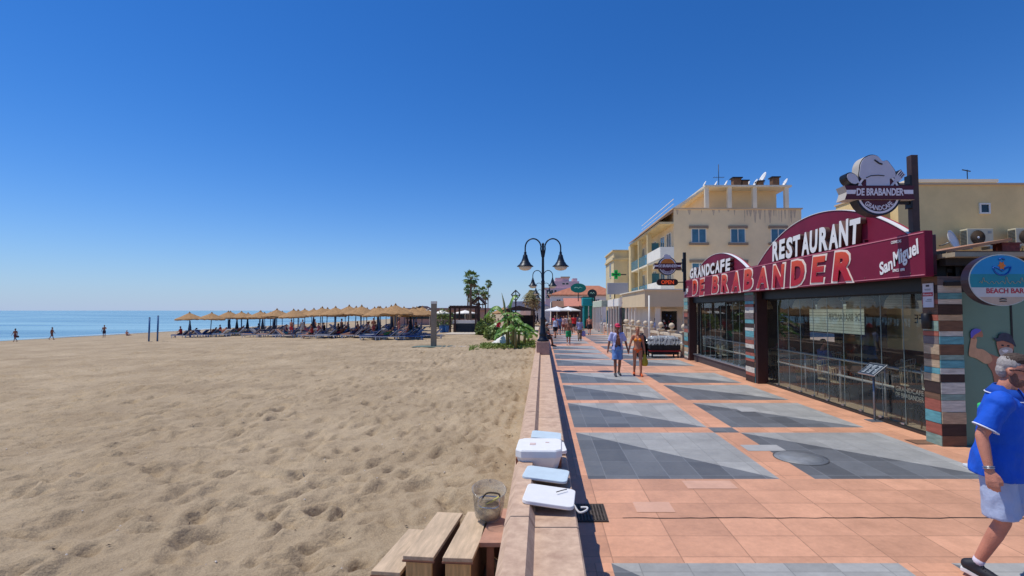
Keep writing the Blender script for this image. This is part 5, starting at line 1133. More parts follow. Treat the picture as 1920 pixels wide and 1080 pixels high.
# ---------------------------------------------------------------- palms
TRUNK = mat('palm_trunk', (118, 96, 78), .9, .3, 3, .5, 20, stretch=(1, 1, 6)); FAN = mat('palm_leaf', (100, 128, 62), .6, .35, 1.2, col2=(146, 166, 90)); DEADF = mat('dead_frond', (148, 120, 82), .9, .25, 3); DATEF = mat('date_leaf', (116, 116, 66), .7, .3, 2, col2=(158, 144, 92))
def fan_palm(x, y, ztop, rad, seed, label, tr=.2, group='tall fan palms behind the beach bar', lean=.1):
    r_ = random.Random(seed); z0 = -.4; t = thing('palm_tree', label, 'palm tree', (x, y, z0), 0, group); h = ztop - z0
    MB().tube([(lean * (k / 8) ** 2, 0, h * k / 8) for k in range(9)], [tr * (1.15 if k == 0 else 1 - .35 * k / 8) for k in range(9)], 10).build('trunk', TRUNK, t)
    g = MB(); d_ = MB(); top = Vector((lean, 0, h))
    for k in range(48):
        a = r_.uniform(0, 2 * PI); el = r_.uniform(-.75, 1.35) if k > 7 else r_.uniform(-1.3, -.9); dead = el < -.85
        d = Vector((math.cos(a) * math.cos(el), math.sin(a) * math.cos(el), math.sin(el))); up = d.cross(Vector((-math.sin(a), math.cos(a), 0))).normalized(); s_ = Vector((-math.sin(a), math.cos(a), 0))
        pet = rad * r_.uniform(.42, .6); c = top + d * pet; mb = d_ if dead else g
        mb.add([top, top + s_ * .03, c], [(0, 1, 2)])
        n_ = 13
        for j in range(n_):       # leaflets of the fan
            th = (j / (n_ - 1) - .5) * 2.9; e = (d * math.cos(th) + s_ * math.sin(th)); ln = rad * r_.uniform(.42, .6) * (1 - .25 * abs(th) / 1.45)
            w_ = (d * -math.sin(th) + s_ * math.cos(th)) * rad * .055; tip = c + e * ln + Vector((0, 0, -rad * r_.uniform(.05, .3)))
            md = c + e * ln * .55; mb.add([c, md + w_, tip, md - w_], [(0, 1, 2, 3)])
    g.build('crown', FAN, t, fix=False); d_.build('dead_skirt', DEADF, t, fix=False)
    return t
for (px, py, Y, rad, tr, lab, sd_) in [(882, 521, 70, 1.3, .2, 'tallest fan palm with a thick trunk beside the pergola', 3), (877, 543, 80, 1.05, .15, 'shorter fan palm crown overlapping the tallest palm trunk', 4), (893, 543, 98, 1.1, .12, 'left of a pair of slim fan palms right of the tallest palm', 5), (905, 546, 104, 1.1, .12, 'right of a pair of slim fan palms right of the tallest palm', 6), (915, 531.5, 118, 1.05, .12, 'slender fan palm with a small high crown', 7), (910, 554, 112, 1.1, .15, 'low slim fan palm under the slender high one', 8), (884, 560, 96, 1.1, .16, 'small fan palm low beside the tallest trunk', 9)]:
    v = on_y(px, py, Y); fan_palm(v.x, Y, v.z, rad, sd_, lab, tr)
# date palm with browned fronds
v = on_y(998, 549, 78); t = thing('date_palm', 'bushy date palm with browned hanging fronds behind the street lamp', 'palm tree', (v.x, 78, -.4)); h = v.z + .4; r_ = random.Random(8)
MB().tube([(0, 0, 0), (.05, 0, h * .5), (0, 0, h)], [.36, .28, .34], 10).build('trunk', TRUNK, t)
g, d_ = MB(), MB()
for k in range(130):
    a = r_.uniform(0, 2 * PI); el = r_.uniform(-1.0, 1.3); ln = r_.uniform(1.3, 1.9); mb = d_ if el < .1 and r_.random() < .75 else g
    pts = [Vector((0, 0, h)) + Vector((math.cos(a) * math.cos(el), math.sin(a) * math.cos(el), math.sin(el))) * ln * q + Vector((0, 0, -1.0 * ln * q * q)) for q in np.linspace(0, 1, 8)]
    s_ = Vector((-math.sin(a), math.cos(a), 0))
    for q in range(1, 7):
        for sg in (-1, 1):
            d = (pts[q + 1] - pts[q]).normalized(); tip = pts[q] + (s_ * sg + d * .7).normalized() * .42 + Vector((0, 0, -.1)); mb.add([pts[q], pts[q] + d * .2, tip], [(0, 1, 2)])
    mb.tube(pts, .02, 3, cap=False)
g.build('crown', DATEF, t, fix=False); d_.build('dead_skirt', DEADF, t, fix=False)
# ---------------------------------------------------------------- banana plants, succulents and hedge at the wall
BAN = bpy.data.materials.new('banana_leaf'); BAN.use_nodes = True; n = BAN.node_tree.nodes; l = BAN.node_tree.links; b = n['Principled BSDF']; b.inputs['Roughness'].default_value = .4
nz = n.new('ShaderNodeTexNoise'); nz.inputs['Scale'].default_value = 2.5; cr = n.new('ShaderNodeValToRGB'); cr.color_ramp.elements[0].position = .35; cr.color_ramp.elements[0].color = (*L((78, 128, 50)), 1); cr.color_ramp.elements[1].position = .7; cr.color_ramp.elements[1].color = (*L((150, 184, 84)), 1)
tc = n.new('ShaderNodeTexCoord'); l.new(tc.outputs['Object'], nz.inputs[0]); l.new(nz.outputs[0], cr.inputs[0]); l.new(cr.outputs[0], b.inputs['Base Color'])
tr_ = n.new('ShaderNodeBsdfTranslucent'); mxs = n.new('ShaderNodeMixShader'); mxs.inputs[0].default_value = .3; l.new(cr.outputs[0], tr_.inputs[0]); l.new(b.outputs[0], mxs.inputs[1]); l.new(tr_.outputs[0], mxs.inputs[2]); l.new(mxs.outputs[0], n['Material Output'].inputs[0])
def banana(x, y, h, nl, seed, label, lens=(1.1, 1.7), azs=None):
    r_ = random.Random(seed); z0 = sz(x, y); t = thing('banana_plant', label, 'banana plant', (x, y, z0), 0, 'banana plants by the wall')
    MB().tube([(0, 0, -.1), (.03, 0, h * .5), (.0, 0, h)], [.11, .09, .05], 8).build('stem', mat('banana_stem', (128, 120, 72), .7, .3, 6), t)
    for k in range(nl):
        a = azs[k] if azs else r_.uniform(0, 2 * PI); ln = r_.uniform(*lens); el = r_.uniform(.5, 1.25); w_ = ln * r_.uniform(.13, .17)
        base = Vector((0, 0, h * r_.uniform(.8, 1.0))); d = Vector((math.cos(a), math.sin(a), 0)); s_ = Vector((-d.y, d.x, 0)); N = 12
        mid = [base + d * (math.cos(el) * ln * q + .25 * ln * q * q) + Vector((0, 0, math.sin(el) * ln * q - .95 * ln * q * q * r_.uniform(.92, 1.0))) for q in np.linspace(0, 1, N + 1)]
        g = MB().tube(mid, [.022 * (1 - q * .8 / N) for q in range(N + 1)], 4)
        for sg in (-1, 1):
            for q in range(2, N):
                wq = w_ * math.sin(PI * min(1, (q - 1) / (N - 1.2))) ** .6; wq2 = w_ * math.sin(PI * min(.98, q / (N - 1.2))) ** .6
                gap = r_.uniform(0, .35) if r_.random() < .4 else 0
                a_, b_ = mid[q], mid[q] + (mid[q + 1] - mid[q]) * (1 - gap); dr = Vector((0, 0, -r_.uniform(.45, .9)))
                g.add([a_, b_, b_ + (s_ * sg + dr) * wq2, a_ + (s_ * sg + dr) * wq], [(0, 1, 2, 3)])
        g.build('leaf', BAN, t, fix=False)
    return t
def big_leaf(t, pts, w_, seed):
    """one long blade along its own arching midrib (points in the plant's own frame)"""
    r_ = random.Random(seed); mid = spline(pts, 5); N = len(mid) - 1; g = MB().tube(mid, [.03 * (1 - .8 * q / N) + .004 for q in range(N + 1)], 5)
    for sg in (-1, 1):
        for q in range(2, N):
            d = (mid[q + 1] - mid[q]).normalized(); s_ = d.cross(Vector((0, 0, 1))).normalized(); k0, k1 = [w_ * math.sin(PI * min(1, (k - 1) / (N - 1.0))) ** .55 for k in (q, q + 1)]
            gap = r_.uniform(.1, .4) if r_.random() < .3 else 0; a_, b_ = mid[q], mid[q] + (mid[q + 1] - mid[q]) * (1 - gap); o_ = s_ * sg * .75 + Vector((0, 0, -r_.uniform(.55, .8)))
            g.add([a_, b_, b_ + o_ * k1, a_ + o_ * k0], [(0, 1, 2, 3)])
    g.build('leaf', BAN, t, fix=False)
BP = [((952, 652), 2.0, 6, 'tall banana plant at the left of the clump'), ((961, 653), 2.3, 7, 'tallest banana plant in the middle of the clump'), ((972, 652), 1.7, 7, 'broad leaved banana plant at the right of the clump'), ((983, 650), 1.2, 7, 'low banana plant beside the lamp pedestal'), ((940, 648), 1.1, 5, 'small banana plant at the left edge of the clump'), ((966, 655), 1.3, 6, 'banana plant in front of the clump over the ground cover'), ((990, 646), .9, 5, 'short banana plant next to the wall')]
for i, (pp_, h, nl, lab) in enumerate(BP):
    v = on_sand(*pp_); banana(v.x, v.y, h, nl, 20 + i, lab, (.9, 1.4))
v = on_sand(937, 640); t = banana(v.x + .4, v.y, 2.0, 2, 40, 'banana plant with one huge arching leaf left of the clump', (1.0, 1.2), [PI * .3, PI * 1.6]); big_leaf(t, [(0, 0, 1.9), (-.2, .1, 2.5), (-.6, .3, 2.85), (-1.1, .5, 2.7), (-1.55, .7, 2.2), (-1.75, .8, 1.9)], .42, 1)
v = on_sand(948, 640); t = banana(v.x + .5, v.y - 1, 2.3, 2, 41, 'slim banana plant with a raised leaf beside the lantern', (.9, 1.1), [PI * .1, PI * 1.9]); big_leaf(t, [(0, 0, 2.2), (-.1, 0, 2.9), (.05, .1, 3.45), (.3, .2, 3.7), (.6, .3, 3.55)], .3, 2)
t = thing('spear_stalk', 'tall thin bare stalk rising from the banana clump', 'stalk', on_sand(950, 651)); MB().tube([(0, 0, 0), (-.08, 0, 2), (-.36, 0, 3.7)], [.05, .04, .008], 6).build('stem', MATS['banana_stem'], t); MB().prism([(-.03, 2.0), (.05, 2.05), (-.1, 3.0), (-.32, 3.7)], (-.02, 0, 0), (1, 0, 0), (0, 0, 1), (0, 1, 0), .01).build('furled_leaf', mat('furled_leaf', (140, 150, 90), .6), t)
LEAF2 = mat('groundcover_leaf', (104, 132, 54), .6, .4, 6, col2=(160, 176, 84)); HEDGE = mat('hedge_leaf', (92, 116, 54), .6, .4, 6, col2=(142, 160, 84))
def scatter(name, n_, place, size, mt, seed, **kw):
    r_ = random.Random(seed); g = MB()
    for k in range(n_):
        c = Vector(place(r_)); d = Vector((r_.gauss(0, 1), r_.gauss(0, 1), r_.gauss(0, 1) + .6)).normalized(); e = d.cross(Vector((r_.gauss(0, 1), r_.gauss(0, 1), r_.gauss(0, 1)))).normalized(); f_ = d.cross(e); s_ = size * r_.uniform(.6, 1.4)
        g.add([c - e * s_, c + f_ * s_ * .5, c + e * s_, c - f_ * s_ * .5], [(0, 1, 2, 3)])
    return g.build(name, mt, fix=False, **kw)
def gc(r_):
    while 1:
        px, py = r_.uniform(880, 1003), r_.uniform(640, 660)
        edge = 659 - 5 * math.sin((px - 880) / 123 * 3) if px < 985 else 655
        lo = 650 - (px - 880) * .07
        if lo < py < edge: break
    v = on_sand(px, py); hh = r_.uniform(0, .24) * (1 if px > 900 else .5)
    return (min(v.x, -.32), v.y, v.z + hh)
scatter('ground_cover', 9000, gc, .055, LEAF2, 3, kind='stuff')
for i, (px, py, rx, rz, lab) in enumerate([(905, 628, .9, .8, 'round green shrub at the right of the timber gateway'), (922, 636, .8, .6, 'leafy shrub behind the white sandbag'), (830, 605, 1.6, 1.6, 'dark green shrub behind the blue bins'), (915, 606, 1.2, 1.2, 'large dark shrub beneath the arching banana leaf'), (935, 640, 1.0, .7, 'bright green low shrub left of the banana clump')]):
    Y = (52, 46, 70, 62, 42)[i]; v = on_y(px, py, Y); t = thing('shrub', lab, 'shrub', (v.x, Y, -.35), 0, 'shrubs by the beach bar')
    def pl(r2, rx=rx, rz=rz):
        while 1:
            q = Vector((r2.uniform(-1, 1), r2.uniform(-1, 1), r2.uniform(-1, 1)))
            if .35 < q.length < 1 + .15 * math.sin(q.x * 9 + i) : return (q.x * rx, q.y * rx, (q.z + .8) * rz)
    f_ = scatter('foliage', 800, pl, .15, HEDGE if i % 2 == 0 else LEAF2, i); f_.parent = t
    MB().tube([(0, 0, 0), (.1, 0, rz)], [.06, .03], 6).build('stem', TRUNK, t)
# pale sandbag cover at the plants
a = on_sand(937, 648); t = thing('white_tarpaulin', 'white tarpaulin mound lying on the sand beside the banana plants', 'tarpaulin', (a.x, a.y, a.z))
vs = []; r_ = random.Random(6); nx, ny = 14, 8
for j in range(ny + 1):
    for i in range(nx + 1):
        u, v_ = i / nx, j / ny; hh = .82 * (math.sin(PI * v_) ** .5) * min(1, u * 1.5) * min(1, (1 - u) * 8 + .1); vs.append((-.9 + u * 1.7, -.6 + v_ * 1.5, -.05 + hh + r_.uniform(-.03, .03)))
g = MB().add(vs, [(j * (nx + 1) + i, j * (nx + 1) + i + 1, (j + 1) * (nx + 1) + i + 1, (j + 1) * (nx + 1) + i) for j in range(ny) for i in range(nx)], 0, True)
g.build('sheet', mat('tarp_white', (226, 222, 214), .7, .06, 2), t); MB().tube([(-.85, -.62, .0), (.8, -.62, .02)], .03, 6).build('edge_rope', mat('rope', (190, 176, 150), .8), t)
# ---------------------------------------------------------------- street lamps on the wall
LAMPM = mat('lamp_iron', (34, 42, 52), .4, .15, 6, metal=.3)
lg = bpy.data.materials.new('lamp_glass_white'); lg.use_nodes = True; lg.node_tree.nodes['Principled BSDF'].inputs['Base Color'].default_value = (*L((214, 206, 190)), 1); lg.node_tree.nodes['Principled BSDF'].inputs['Roughness'].default_value = .25
def lamp(x, y, label):
    t = thing('street_lamp', label, 'street lamp', (x, y, .6), 0, 'two armed street lamps on the wall')
    MB().box(-.235, .235, -.235, .235, 0, .47).build('pedestal', mat('pedestal_stone', (176, 142, 128), .8, .15, 8, .2, 120), t, bevel=.015)
    p_ = MB().lathe([(.21, .47), (.21, .53), (.15, .58), (.13, .70), (.15, .74), (.10, .82), (.085, 1.25), (.10, 1.30), (.07, 1.36), (.06, 2.6), (.075, 2.64), (.05, 2.7), (.042, 4.0), (.055, 4.03), (.02, 4.08)], 16).build('post', LAMPM, t)
    for sg in (-1, 1):
        pts = [(0.03 * sg, 0, 3.55), (.08 * sg, 0, 3.85)] + [(sg * (.36 - .29 * math.cos(a)), 0, 3.9 + .33 * math.sin(a)) for a in np.linspace(.1, PI, 12)] + [(sg * .65, 0, 3.72)]
        MB().tube(spline(pts, 2), .026, 8).build('arm', LAMPM, t)
        s_ = MB().lathe([(.03, 3.76), (.05, 3.72), (.045, 3.66), (.08, 3.62), (.10, 3.52), (.15, 3.38), (.17, 3.36), (.19, 3.33), (.21, 3.29), (.30, 3.22), (.305, 3.20), (.26, 3.205), (.17, 3.30), (.05, 3.5)], 22, c=(sg * .65, 0, 0)).build('lamp_shade', LAMPM, t)
        MB().lathe([(.245, 3.21), (.235, 3.16), (.19, 3.10), (.10, 3.065), (.02, 3.055)], 20, c=(sg * .65, 0, 0)).build('lamp_glass', lg, s_)
    return t
l0 = lamp(.02, 18.72, 'nearest two armed black street lamp on a stone pedestal')
for y, lab in ((33.7, 'second two armed street lamp down the wall'), (49.2, 'third two armed street lamp far down the wall'), (65, 'farthest visible two armed street lamp on the wall')): dup(l0, (.02, y, .6), 0, lab)
# ================================================================ THINGS ON AND BY THE WALL
FOAM = mat('foam_white', (232, 230, 226), .75, .04, 14, .2, 200); FOAMB = mat('foam_pale_blue', (196, 212, 218), .7, .06, 10, .15, 200); FOAMG = mat('foam_grime', (170, 160, 140), .8, .2)
def rrect(a, b, r, n_=6):
    P = []
    for cx, cy, t0 in ((a - r, b - r, 0), (-a + r, b - r, PI / 2), (-a + r, -b + r, PI), (a - r, -b + r, 3 * PI / 2)):
        for k in range(n_ + 1): t = t0 + k * PI / 2 / n_; P.append((cx + r * math.cos(t), cy + r * math.sin(t)))
    return P
def lid(px, py, wx, wy, th, rz, label, mt, z=.605, tilt=0, ty=0):
    p = on_z(px, py, z + th); t = thing('foam_slab', label, 'lid', (p.x, p.y, z), R(rz), 'foam box pieces on the wall'); t.rotation_euler = (R(tilt), R(ty), R(rz))
    MB().prism(rrect(wx / 2, wy / 2, .05), (0, 0, .012), (1, 0, 0), (0, 1, 0), (0, 0, 1), th - .012).build('lid_plate', mt, t, bevel=.006)
    MB().prism(rrect(wx / 2 - .03, wy / 2 - .03, .05), (0, 0, 0), (1, 0, 0), (0, 1, 0), (0, 0, 1), .02).build('lid_rim', FOAMG, t)
    return t
a = lid(1030, 927, .41, .40, .042, -6, 'white foam lid lying nearest to the camera on the wall', FOAM, .656, 0, 6)
MB().tube(spline([(.205, -.12, .03), (.25, -.17, .0), (.30, -.17, .02), (.31, -.13, .03), (.26, -.12, .02)], 4), .008, 6).build('rope_loop', mat('rope_white', (206, 202, 196), .8), a)
MB().tube(spline([(.05, .02, .062), (.09, .07, .063), (.13, .12, .062)], 3), .004, 5).build('twig', mat('twig', (70, 60, 50), .9), a)
lid(1024, 887, .41, .34, .036, -8, 'pale blue foam lid second from the camera on the wall', FOAMB, .655, 0, 5)
lid(1024, 815, .36, .34, .05, -2, 'pale foam lid behind the white foam box', FOAMB, .655, 0, 5)
p = on_z(1046, 838, .62); lid(1047, 836, .16, .42, .05, 3, 'narrow foam slab wedged behind the foam box by the paving edge', FOAM)
t = thing('foam_box', 'white foam box with cut corners standing on the wall', 'box', (-.03, 5.42, .605), R(-2))
def octo(a, b, c): return [(a, b - c), (a - c, b), (-a + c, b), (-a, b - c), (-a, -b + c), (-a + c, -b), (a - c, -b), (a, -b + c)]
g = MB(); o1, o2, o3 = octo(.19, .2, .05), octo(.235, .25, .06), octo(.225, .24, .055)
n_ = 8; vs = [(x, y, z) for P, z in ((o1, 0), (o3, .12), (o2, .12), (o2, .185), (o3, .20)) for x, y in P]
g.add(vs, [(i * n_ + k, i * n_ + (k + 1) % n_, (i + 1) * n_ + (k + 1) % n_, (i + 1) * n_ + k) for i in range(4) for k in range(n_)] + [tuple(range(n_))[::-1], tuple(range(32, 40))])
g.build('box_body', FOAM, t, bevel=.004); MB().box(-.1, -.04, -.05, .03, .2, .204).box(.06, .1, .04, .07, .2, .204).build('tape_remnant', mat('tape_pink', (214, 190, 180), .6, .1), t)
for dx in (-.235, .2): MB().box(dx, dx + .03, -.15, -.02, .0, .09).build('side_brace', mat('brace_rust', (140, 84, 62), .8, .3, 8), t)
# wooden steps down to the sand
SW = mat('weathered_step', (206, 180, 148), .85, .24, 3, .4, 90, stretch=(8, 1.2, 8), detail=8); SWF = mat('fresh_riser', (208, 170, 116), .7, .3, 3, .3, 60, stretch=(10, 3, 1)); SWE = mat('step_edge', (134, 92, 72), .8, .3, 8)
def step(x0, x1, y0, y1, z, label, rz=0):
    c = ((x0 + x1) / 2, (y0 + y1) / 2, -.42); t = thing('wooden_step', label, 'step', c, R(rz), 'wooden steps by the wall'); a, b, h = (x1 - x0) / 2, (y1 - y0) / 2, z + .42
    MB().box(-a, a, -b, b, h - .032, h).build('tread', SW, t, bevel=.004); MB().box(-a - .004, a + .004, -b - .004, -b + .02, h - .046, h - .033).build('nosing', SWE, t)
    MB().box(-a + .02, a - .02, -b + .015, -b + .04, 0, h - .034).build('riser', SWF, t); MB().box(-a + .02, a - .02, b - .04, b - .02, 0, h - .034).build('riser', SWF, t)
    for x_ in (-a + .02, a - .045): MB().box(x_, x_ + .025, -b + .042, b - .042, 0, h - .036).build('side_board', mat('step_side', (112, 84, 66), .85, .3, 5), t)
step(-.755, -.515, 4.11, 5.04, .256, 'weathered wooden step closest to the wall beside the plastic tub', -4); step(-1.06, -.81, 4.13, 5.02, .258, 'middle weathered wooden step left of the dark gap', -6); step(-1.31, -1.07, 4.13, 4.92, .14, 'lowest wooden step farthest from the wall', -7)
t = thing('step_landing', 'short plank landing carrying the plastic tub against the wall', 'landing', (-.41, 4.78, -.42))
MB().box(-.12, .115, -.40, .34, .636, .676).build('plank', mat('landing_plank', (176, 132, 110), .8, .25, 5), t, bevel=.004)
for y in (-.34, .28): MB().box(-.06, .0, y - .03, y + .03, 0, .634).build('leg', SWE, t)
# clear tub
PL = glassmat('clear_plastic', (250, 252, 252), .12, .7, mix=((236, 238, 238), .07))
t = thing('plastic_tub', 'clear oval plastic tub with odds and ends beside the wall', 'tub', (-.50, 4.84, .295)); t.rotation_euler = (R(26), R(4), 0)
MB().lathe([(.085, 0), (.125, .02), (.135, .12), (.15, .32), (.158, .325), (.146, .33), (.131, .12), (.12, .03), (.08, .012)], 28, sx=1.0, sy=.8).build('tub_wall', PL, t)
MB().lathe([(.11, .02), (.12, .10), (.05, .13), (.01, .12)], 16, sy=.8).build('sand_fill', SAND, t)
MB().tube(spline([(-.09, 0, .12), (-.03, .03, .24), (.08, 0, .28), (.1, -.02, .26)], 5), .008, 6).build('driftwood', MATS['twig'], t); MB().tube([(-.08, -.04, .12), (.09, .02, .22)], .009, 6).build('yellow_straw', mat('straw_yellow', (206, 196, 90), .5), t)
MB().tube([(.1 * math.cos(a), .08 * math.sin(a), .17 + .01 * math.sin(3 * a)) for a in np.linspace(0, 2 * PI, 15)], .005, 5).build('blue_ring', mat('ring_blue', (120, 150, 190), .5), t)
# things set in the paving
t = thing('drain_grate', 'dark perforated metal drain grate in the paving beside the wall', 'drain', (.525, 5.66, 0))
g = MB().box(-.15, .15, -.225, .225, -.02, .004).build('pit', BLK, t)
g = MB(); GI = mat('grate_iron', (104, 92, 80), .6, .3, 20, metal=.5)
for k in range(9): x = -.145 + k * .0345; g.box(x, x + .014, -.22, .22, .004, .014)
for k in range(13): y = -.22 + k * .0355; g.box(-.145, .145, y, y + .012, .0045, .0135)
g.build('grid', GI, t); MB().box(-.165, -.15, -.24, .24, -.01, .012).box(.15, .165, -.24, .24, -.01, .012).box(-.15, .15, .225, .24, -.01, .012).box(-.15, .15, -.24, -.225, -.01, .012).build('frame', mat('grate_frame', (70, 60, 52), .7, .2), t)
t = thing('manhole_cover', 'round grey manhole cover filled with paving in the right hand panel', 'manhole', (3.85, 7.74, 0)); t.rotation_euler = (0, 0, .3)
MB().lathe([(.365, -.01), (.365, .006), (.01, .007)], 40).build('infill', mat('manhole_slab', (132, 134, 134), .5, .2, 5), t); g = MB(); n_ = 48
for r0, r1 in ((.368, .380), (.30, .302)):
    g.add([(r_ * math.cos(2 * PI * k / n_), r_ * math.sin(2 * PI * k / n_), .008) for r_ in (r0, r1) for k in range(n_)], [(k, (k + 1) % n_, n_ + (k + 1) % n_, n_ + k) for k in range(n_)])
g.build('rim', mat('manhole_rim', (84, 84, 84), .5, .2), t)
# covered pile before the balustrade
t = thing('covered_furniture_pile', 'stacked dark terrace furniture under crumpled clear plastic before the balustrade', 'furniture pile', (5.7, 24.3, 0))
MB().box(-.72, .72, -.5, .5, .28, .36).build('red_frame', mat('frame_red', (150, 36, 46), .5, .2), t, bevel=.02); MB().box(-.75, .7, -.55, .5, .36, .62).box(-.6, .66, -.45, .45, .14, .28).build('dark_cushions', mat('cushion_black', (34, 36, 40), .8, .4, 5), t, bevel=.06)
for x in (-.6, .6):
    for y in (-.4, .4): MB().box(x - .03, x + .03, y - .03, y + .03, 0, .28).build('leg', CHB, t)
r_ = random.Random(4); nx, ny = 30, 16; vs = []
for j in range(ny + 1):
    for i in range(nx + 1):
        u, v_ = i / nx * 2 - 1, j / ny * 2 - 1; e = max(abs(u), abs(v_)); z = .98 - .05 * e if e < .72 else .94 - (e - .72) * 1.1
        vs.append((u * .80 + r_.uniform(-.02, .02), v_ * .62 + r_.uniform(-.02, .02), z + r_.uniform(-.06, .06)))
MB().add(vs, [(j * (nx + 1) + i, j * (nx + 1) + i + 1, (j + 1) * (nx + 1) + i + 1, (j + 1) * (nx + 1) + i) for j in range(ny) for i in range(nx)]).build('plastic_sheet', glassmat('crumpled_sheet', (236, 240, 240), .08, .9, mix=((214, 216, 216), .35)), t, fix=False)
MB().box(-.7, .66, -.5, .45, .62, .86).build('stacked_tables', mat('stack_grey', (78, 76, 78), .7, .4, 6), t, bevel=.03)
t = thing('black_bin', 'black upright bin bag standing left of the covered furniture pile', 'bag', (4.72, 24.4, 0)); MB().lathe([(.22, 0), (.28, .1), (.26, .6), (.2, .95), (.08, 1.05), (.1, 1.12), (.02, 1.12)], 14).build('bag_body', mat('bag_black', (20, 22, 24), .35, .3, 8), t); MB().lathe([(.09, 1.03), (.09, 1.06)], 10).build('tie', GREYS, t)
t = thing('aqua_board', 'aqua blue pavement board with a pale green top half hidden by the man', 'pavement sign', (6.22, 7.15, 0), R(-10))
MB().box(-.16, .16, -.03, .03, .04, .55).build('panel', mat('board_aqua', (70, 176, 208), .5, .1), t, bevel=.01); MB().box(-.17, .17, -.04, .04, .55, .92).build('head_panel', mat('board_green', (70, 196, 110), .5, .15), t, bevel=.03); MB().box(-.3, .2, -.16, .16, 0, .04).build('base', WPL, t, bevel=.01)
# ================================================================ PEOPLE
def skinmat(name, c): return mat(name, c, .5, .13, 11, .25, 140, spec=.4, detail=9)
SKIN = [skinmat('skin_tanned', (186, 122, 92)), skinmat('skin_brown', (142, 88, 64)), skinmat('skin_fair', (202, 134, 108))]
def remesh(mb, name, vox, mats, parent, it=3):
    o = mb.build(name, mats, parent)
    m_ = o.modifiers.new('r', 'REMESH'); m_.mode = 'VOXEL'; m_.voxel_size = vox; m_.use_smooth_shade = True
    s_ = o.modifiers.new('s', 'SMOOTH'); s_.factor = .5; s_.iterations = it
    bpy.context.view_layer.update()
    me = bpy.data.meshes.new_from_object(o.evaluated_get(bpy.context.evaluated_depsgraph_get()))
    old = o.data; o.modifiers.clear(); o.data = me; bpy.data.meshes.remove(old); return o
def V3(*a): return Vector(a)
def limb(mb, p, r, n=12):
    """rounded tapered chain through the joints p with radii r"""
    mb.tube(p, r, n)
    for q, k in zip(p, r): mb.ell(q, k, k, k, n=n)
def person(label, loc, rz, h=1.74, legs=((18, 4), (-16, 22)), arms=((-14, 8, 12), (14, 8, 12)), lean=0, head_turn=0, head_tilt=0, skin=0, hair=(50, 38, 32), hairlen=0, cap=None, top=None, bottom=None, shoes=None, female=False, stout=0, vox=.016, seat=None, hands=False, glasses=False, extra=None, group=None, ab=0, beard=None, hairtop=None):
    """legs: (swing, knee) for the right, then left leg; arms: (swing, out, elbow) right, left. Right is local -X, the front is local -Y."""
    s = h / 1.75; t = thing('person', label, 'person', loc, rz, group); B = MB(); J = {}
    hw, sw = (.10, .165) if female else (.095, .19); st = 1 + stout
    P0 = V3(0, 0, .93); Rl = Matrix.Rotation(R(lean), 3, 'X')      # positive lean tips the chest forward
    def U(x, y, z): return P0 + Rl @ V3(x, y, z - .93)
    low = 9
    for k, sd in enumerate((-1, 1)):
        th, kb = R(legs[k][0]), R(legs[k][1]); hip = V3(sd * hw, 0, .92); kn = hip + V3(sd * ab, -math.sin(th), -math.cos(th)).normalized() * .44
        an = kn + V3(sd * ab * .5, -math.sin(th - kb), -math.cos(th - kb)).normalized() * .42
        fp = max(-.2, min(.9, (kb - th) * .55)) if seat is None else 0
        hl = an + V3(0, .055, -.035 + .03 * math.sin(fp)); bl = an + V3(sd * .02, -.12 * math.cos(fp), -.055 - .12 * math.sin(fp)); te = bl + V3(0, -.07, -.005)
        J['hip', sd], J['kn', sd], J['an', sd], J['hl', sd], J['bl', sd], J['te', sd] = hip, kn, an, hl, bl, te; low = min(low, hl.z - .035, bl.z - .03)
    for k, sd in enumerate((-1, 1)):
        sg, out, el = [R(q) for q in arms[k]]; sh = V3(sd * sw * (1 + stout * .5), 0, 1.42)
        d = V3(sd * math.sin(out), -math.sin(sg) * math.cos(out), -math.cos(sg) * math.cos(out)); eb = sh + d * .29
        d2 = V3(sd * math.sin(out) * .6, -math.sin(sg + el) * math.cos(out), -math.cos(sg + el) * math.cos(out)).normalized(); wr = eb + d2 * .25
        J['sh', sd], J['el', sd], J['wr', sd], J['hd', sd] = U(*sh), U(*eb), U(*wr), Rl @ d2
    Hc = U(0, -.02, 1.655); Hr = Rl @ Matrix.Rotation(R(head_turn), 3, 'Z') @ Matrix.Rotation(R(head_tilt), 3, 'X')
    def HD(x, y, z): return Hc + Hr @ V3(x, y, z)
    # body
    B.ell(U(0, .0, .95), .165 * st if not female else .175, .12 * st, .13, n=16); B.ell(U(0, -.02 * stout * 4, 1.10), (.145 if not female else .125) * st, .105 * (1 + stout * 1.6), .15, n=16)
    B.ell(U(0, 0, 1.28), (.17 if not female else .145) * st, .115 * st, .17, n=16); limb(B, [U(-sw * .9, .01, 1.41), U(sw * .9, .01, 1.41)], [.062 * st, .062 * st]); limb(B, [U(0, .02, 1.42), U(0, -.005, 1.56)], [.066 * st, .054 * st])
    B.tube([U(0, .0, .95), U(0, 0, 1.1), U(0, .0, 1.3)], [.14 * st, .125 * st, .14 * st], 14)
    if female:
        for sd in (-1, 1): B.ell(U(sd * .07, -.095, 1.29), .06, .055, .06, n=10)
    B.ell(HD(0, .005, .03), .076, .093, .09, n=16); B.ell(HD(0, -.025, -.03), .062, .07, .085, n=14); B.ell(HD(0, -.105, -.012), .014, .02, .022, n=8); B.ell(HD(0, -.098, .025), .035, .012, .012, n=8); B.ell(HD(0, -.088, -.062), .03, .014, .010, n=8); B.ell(HD(0, -.075, -.10), .03, .022, .02, n=8)
    for sd in (-1, 1): B.ell(HD(sd * .079, .01, -.005), .012, .022, .032, n=8)
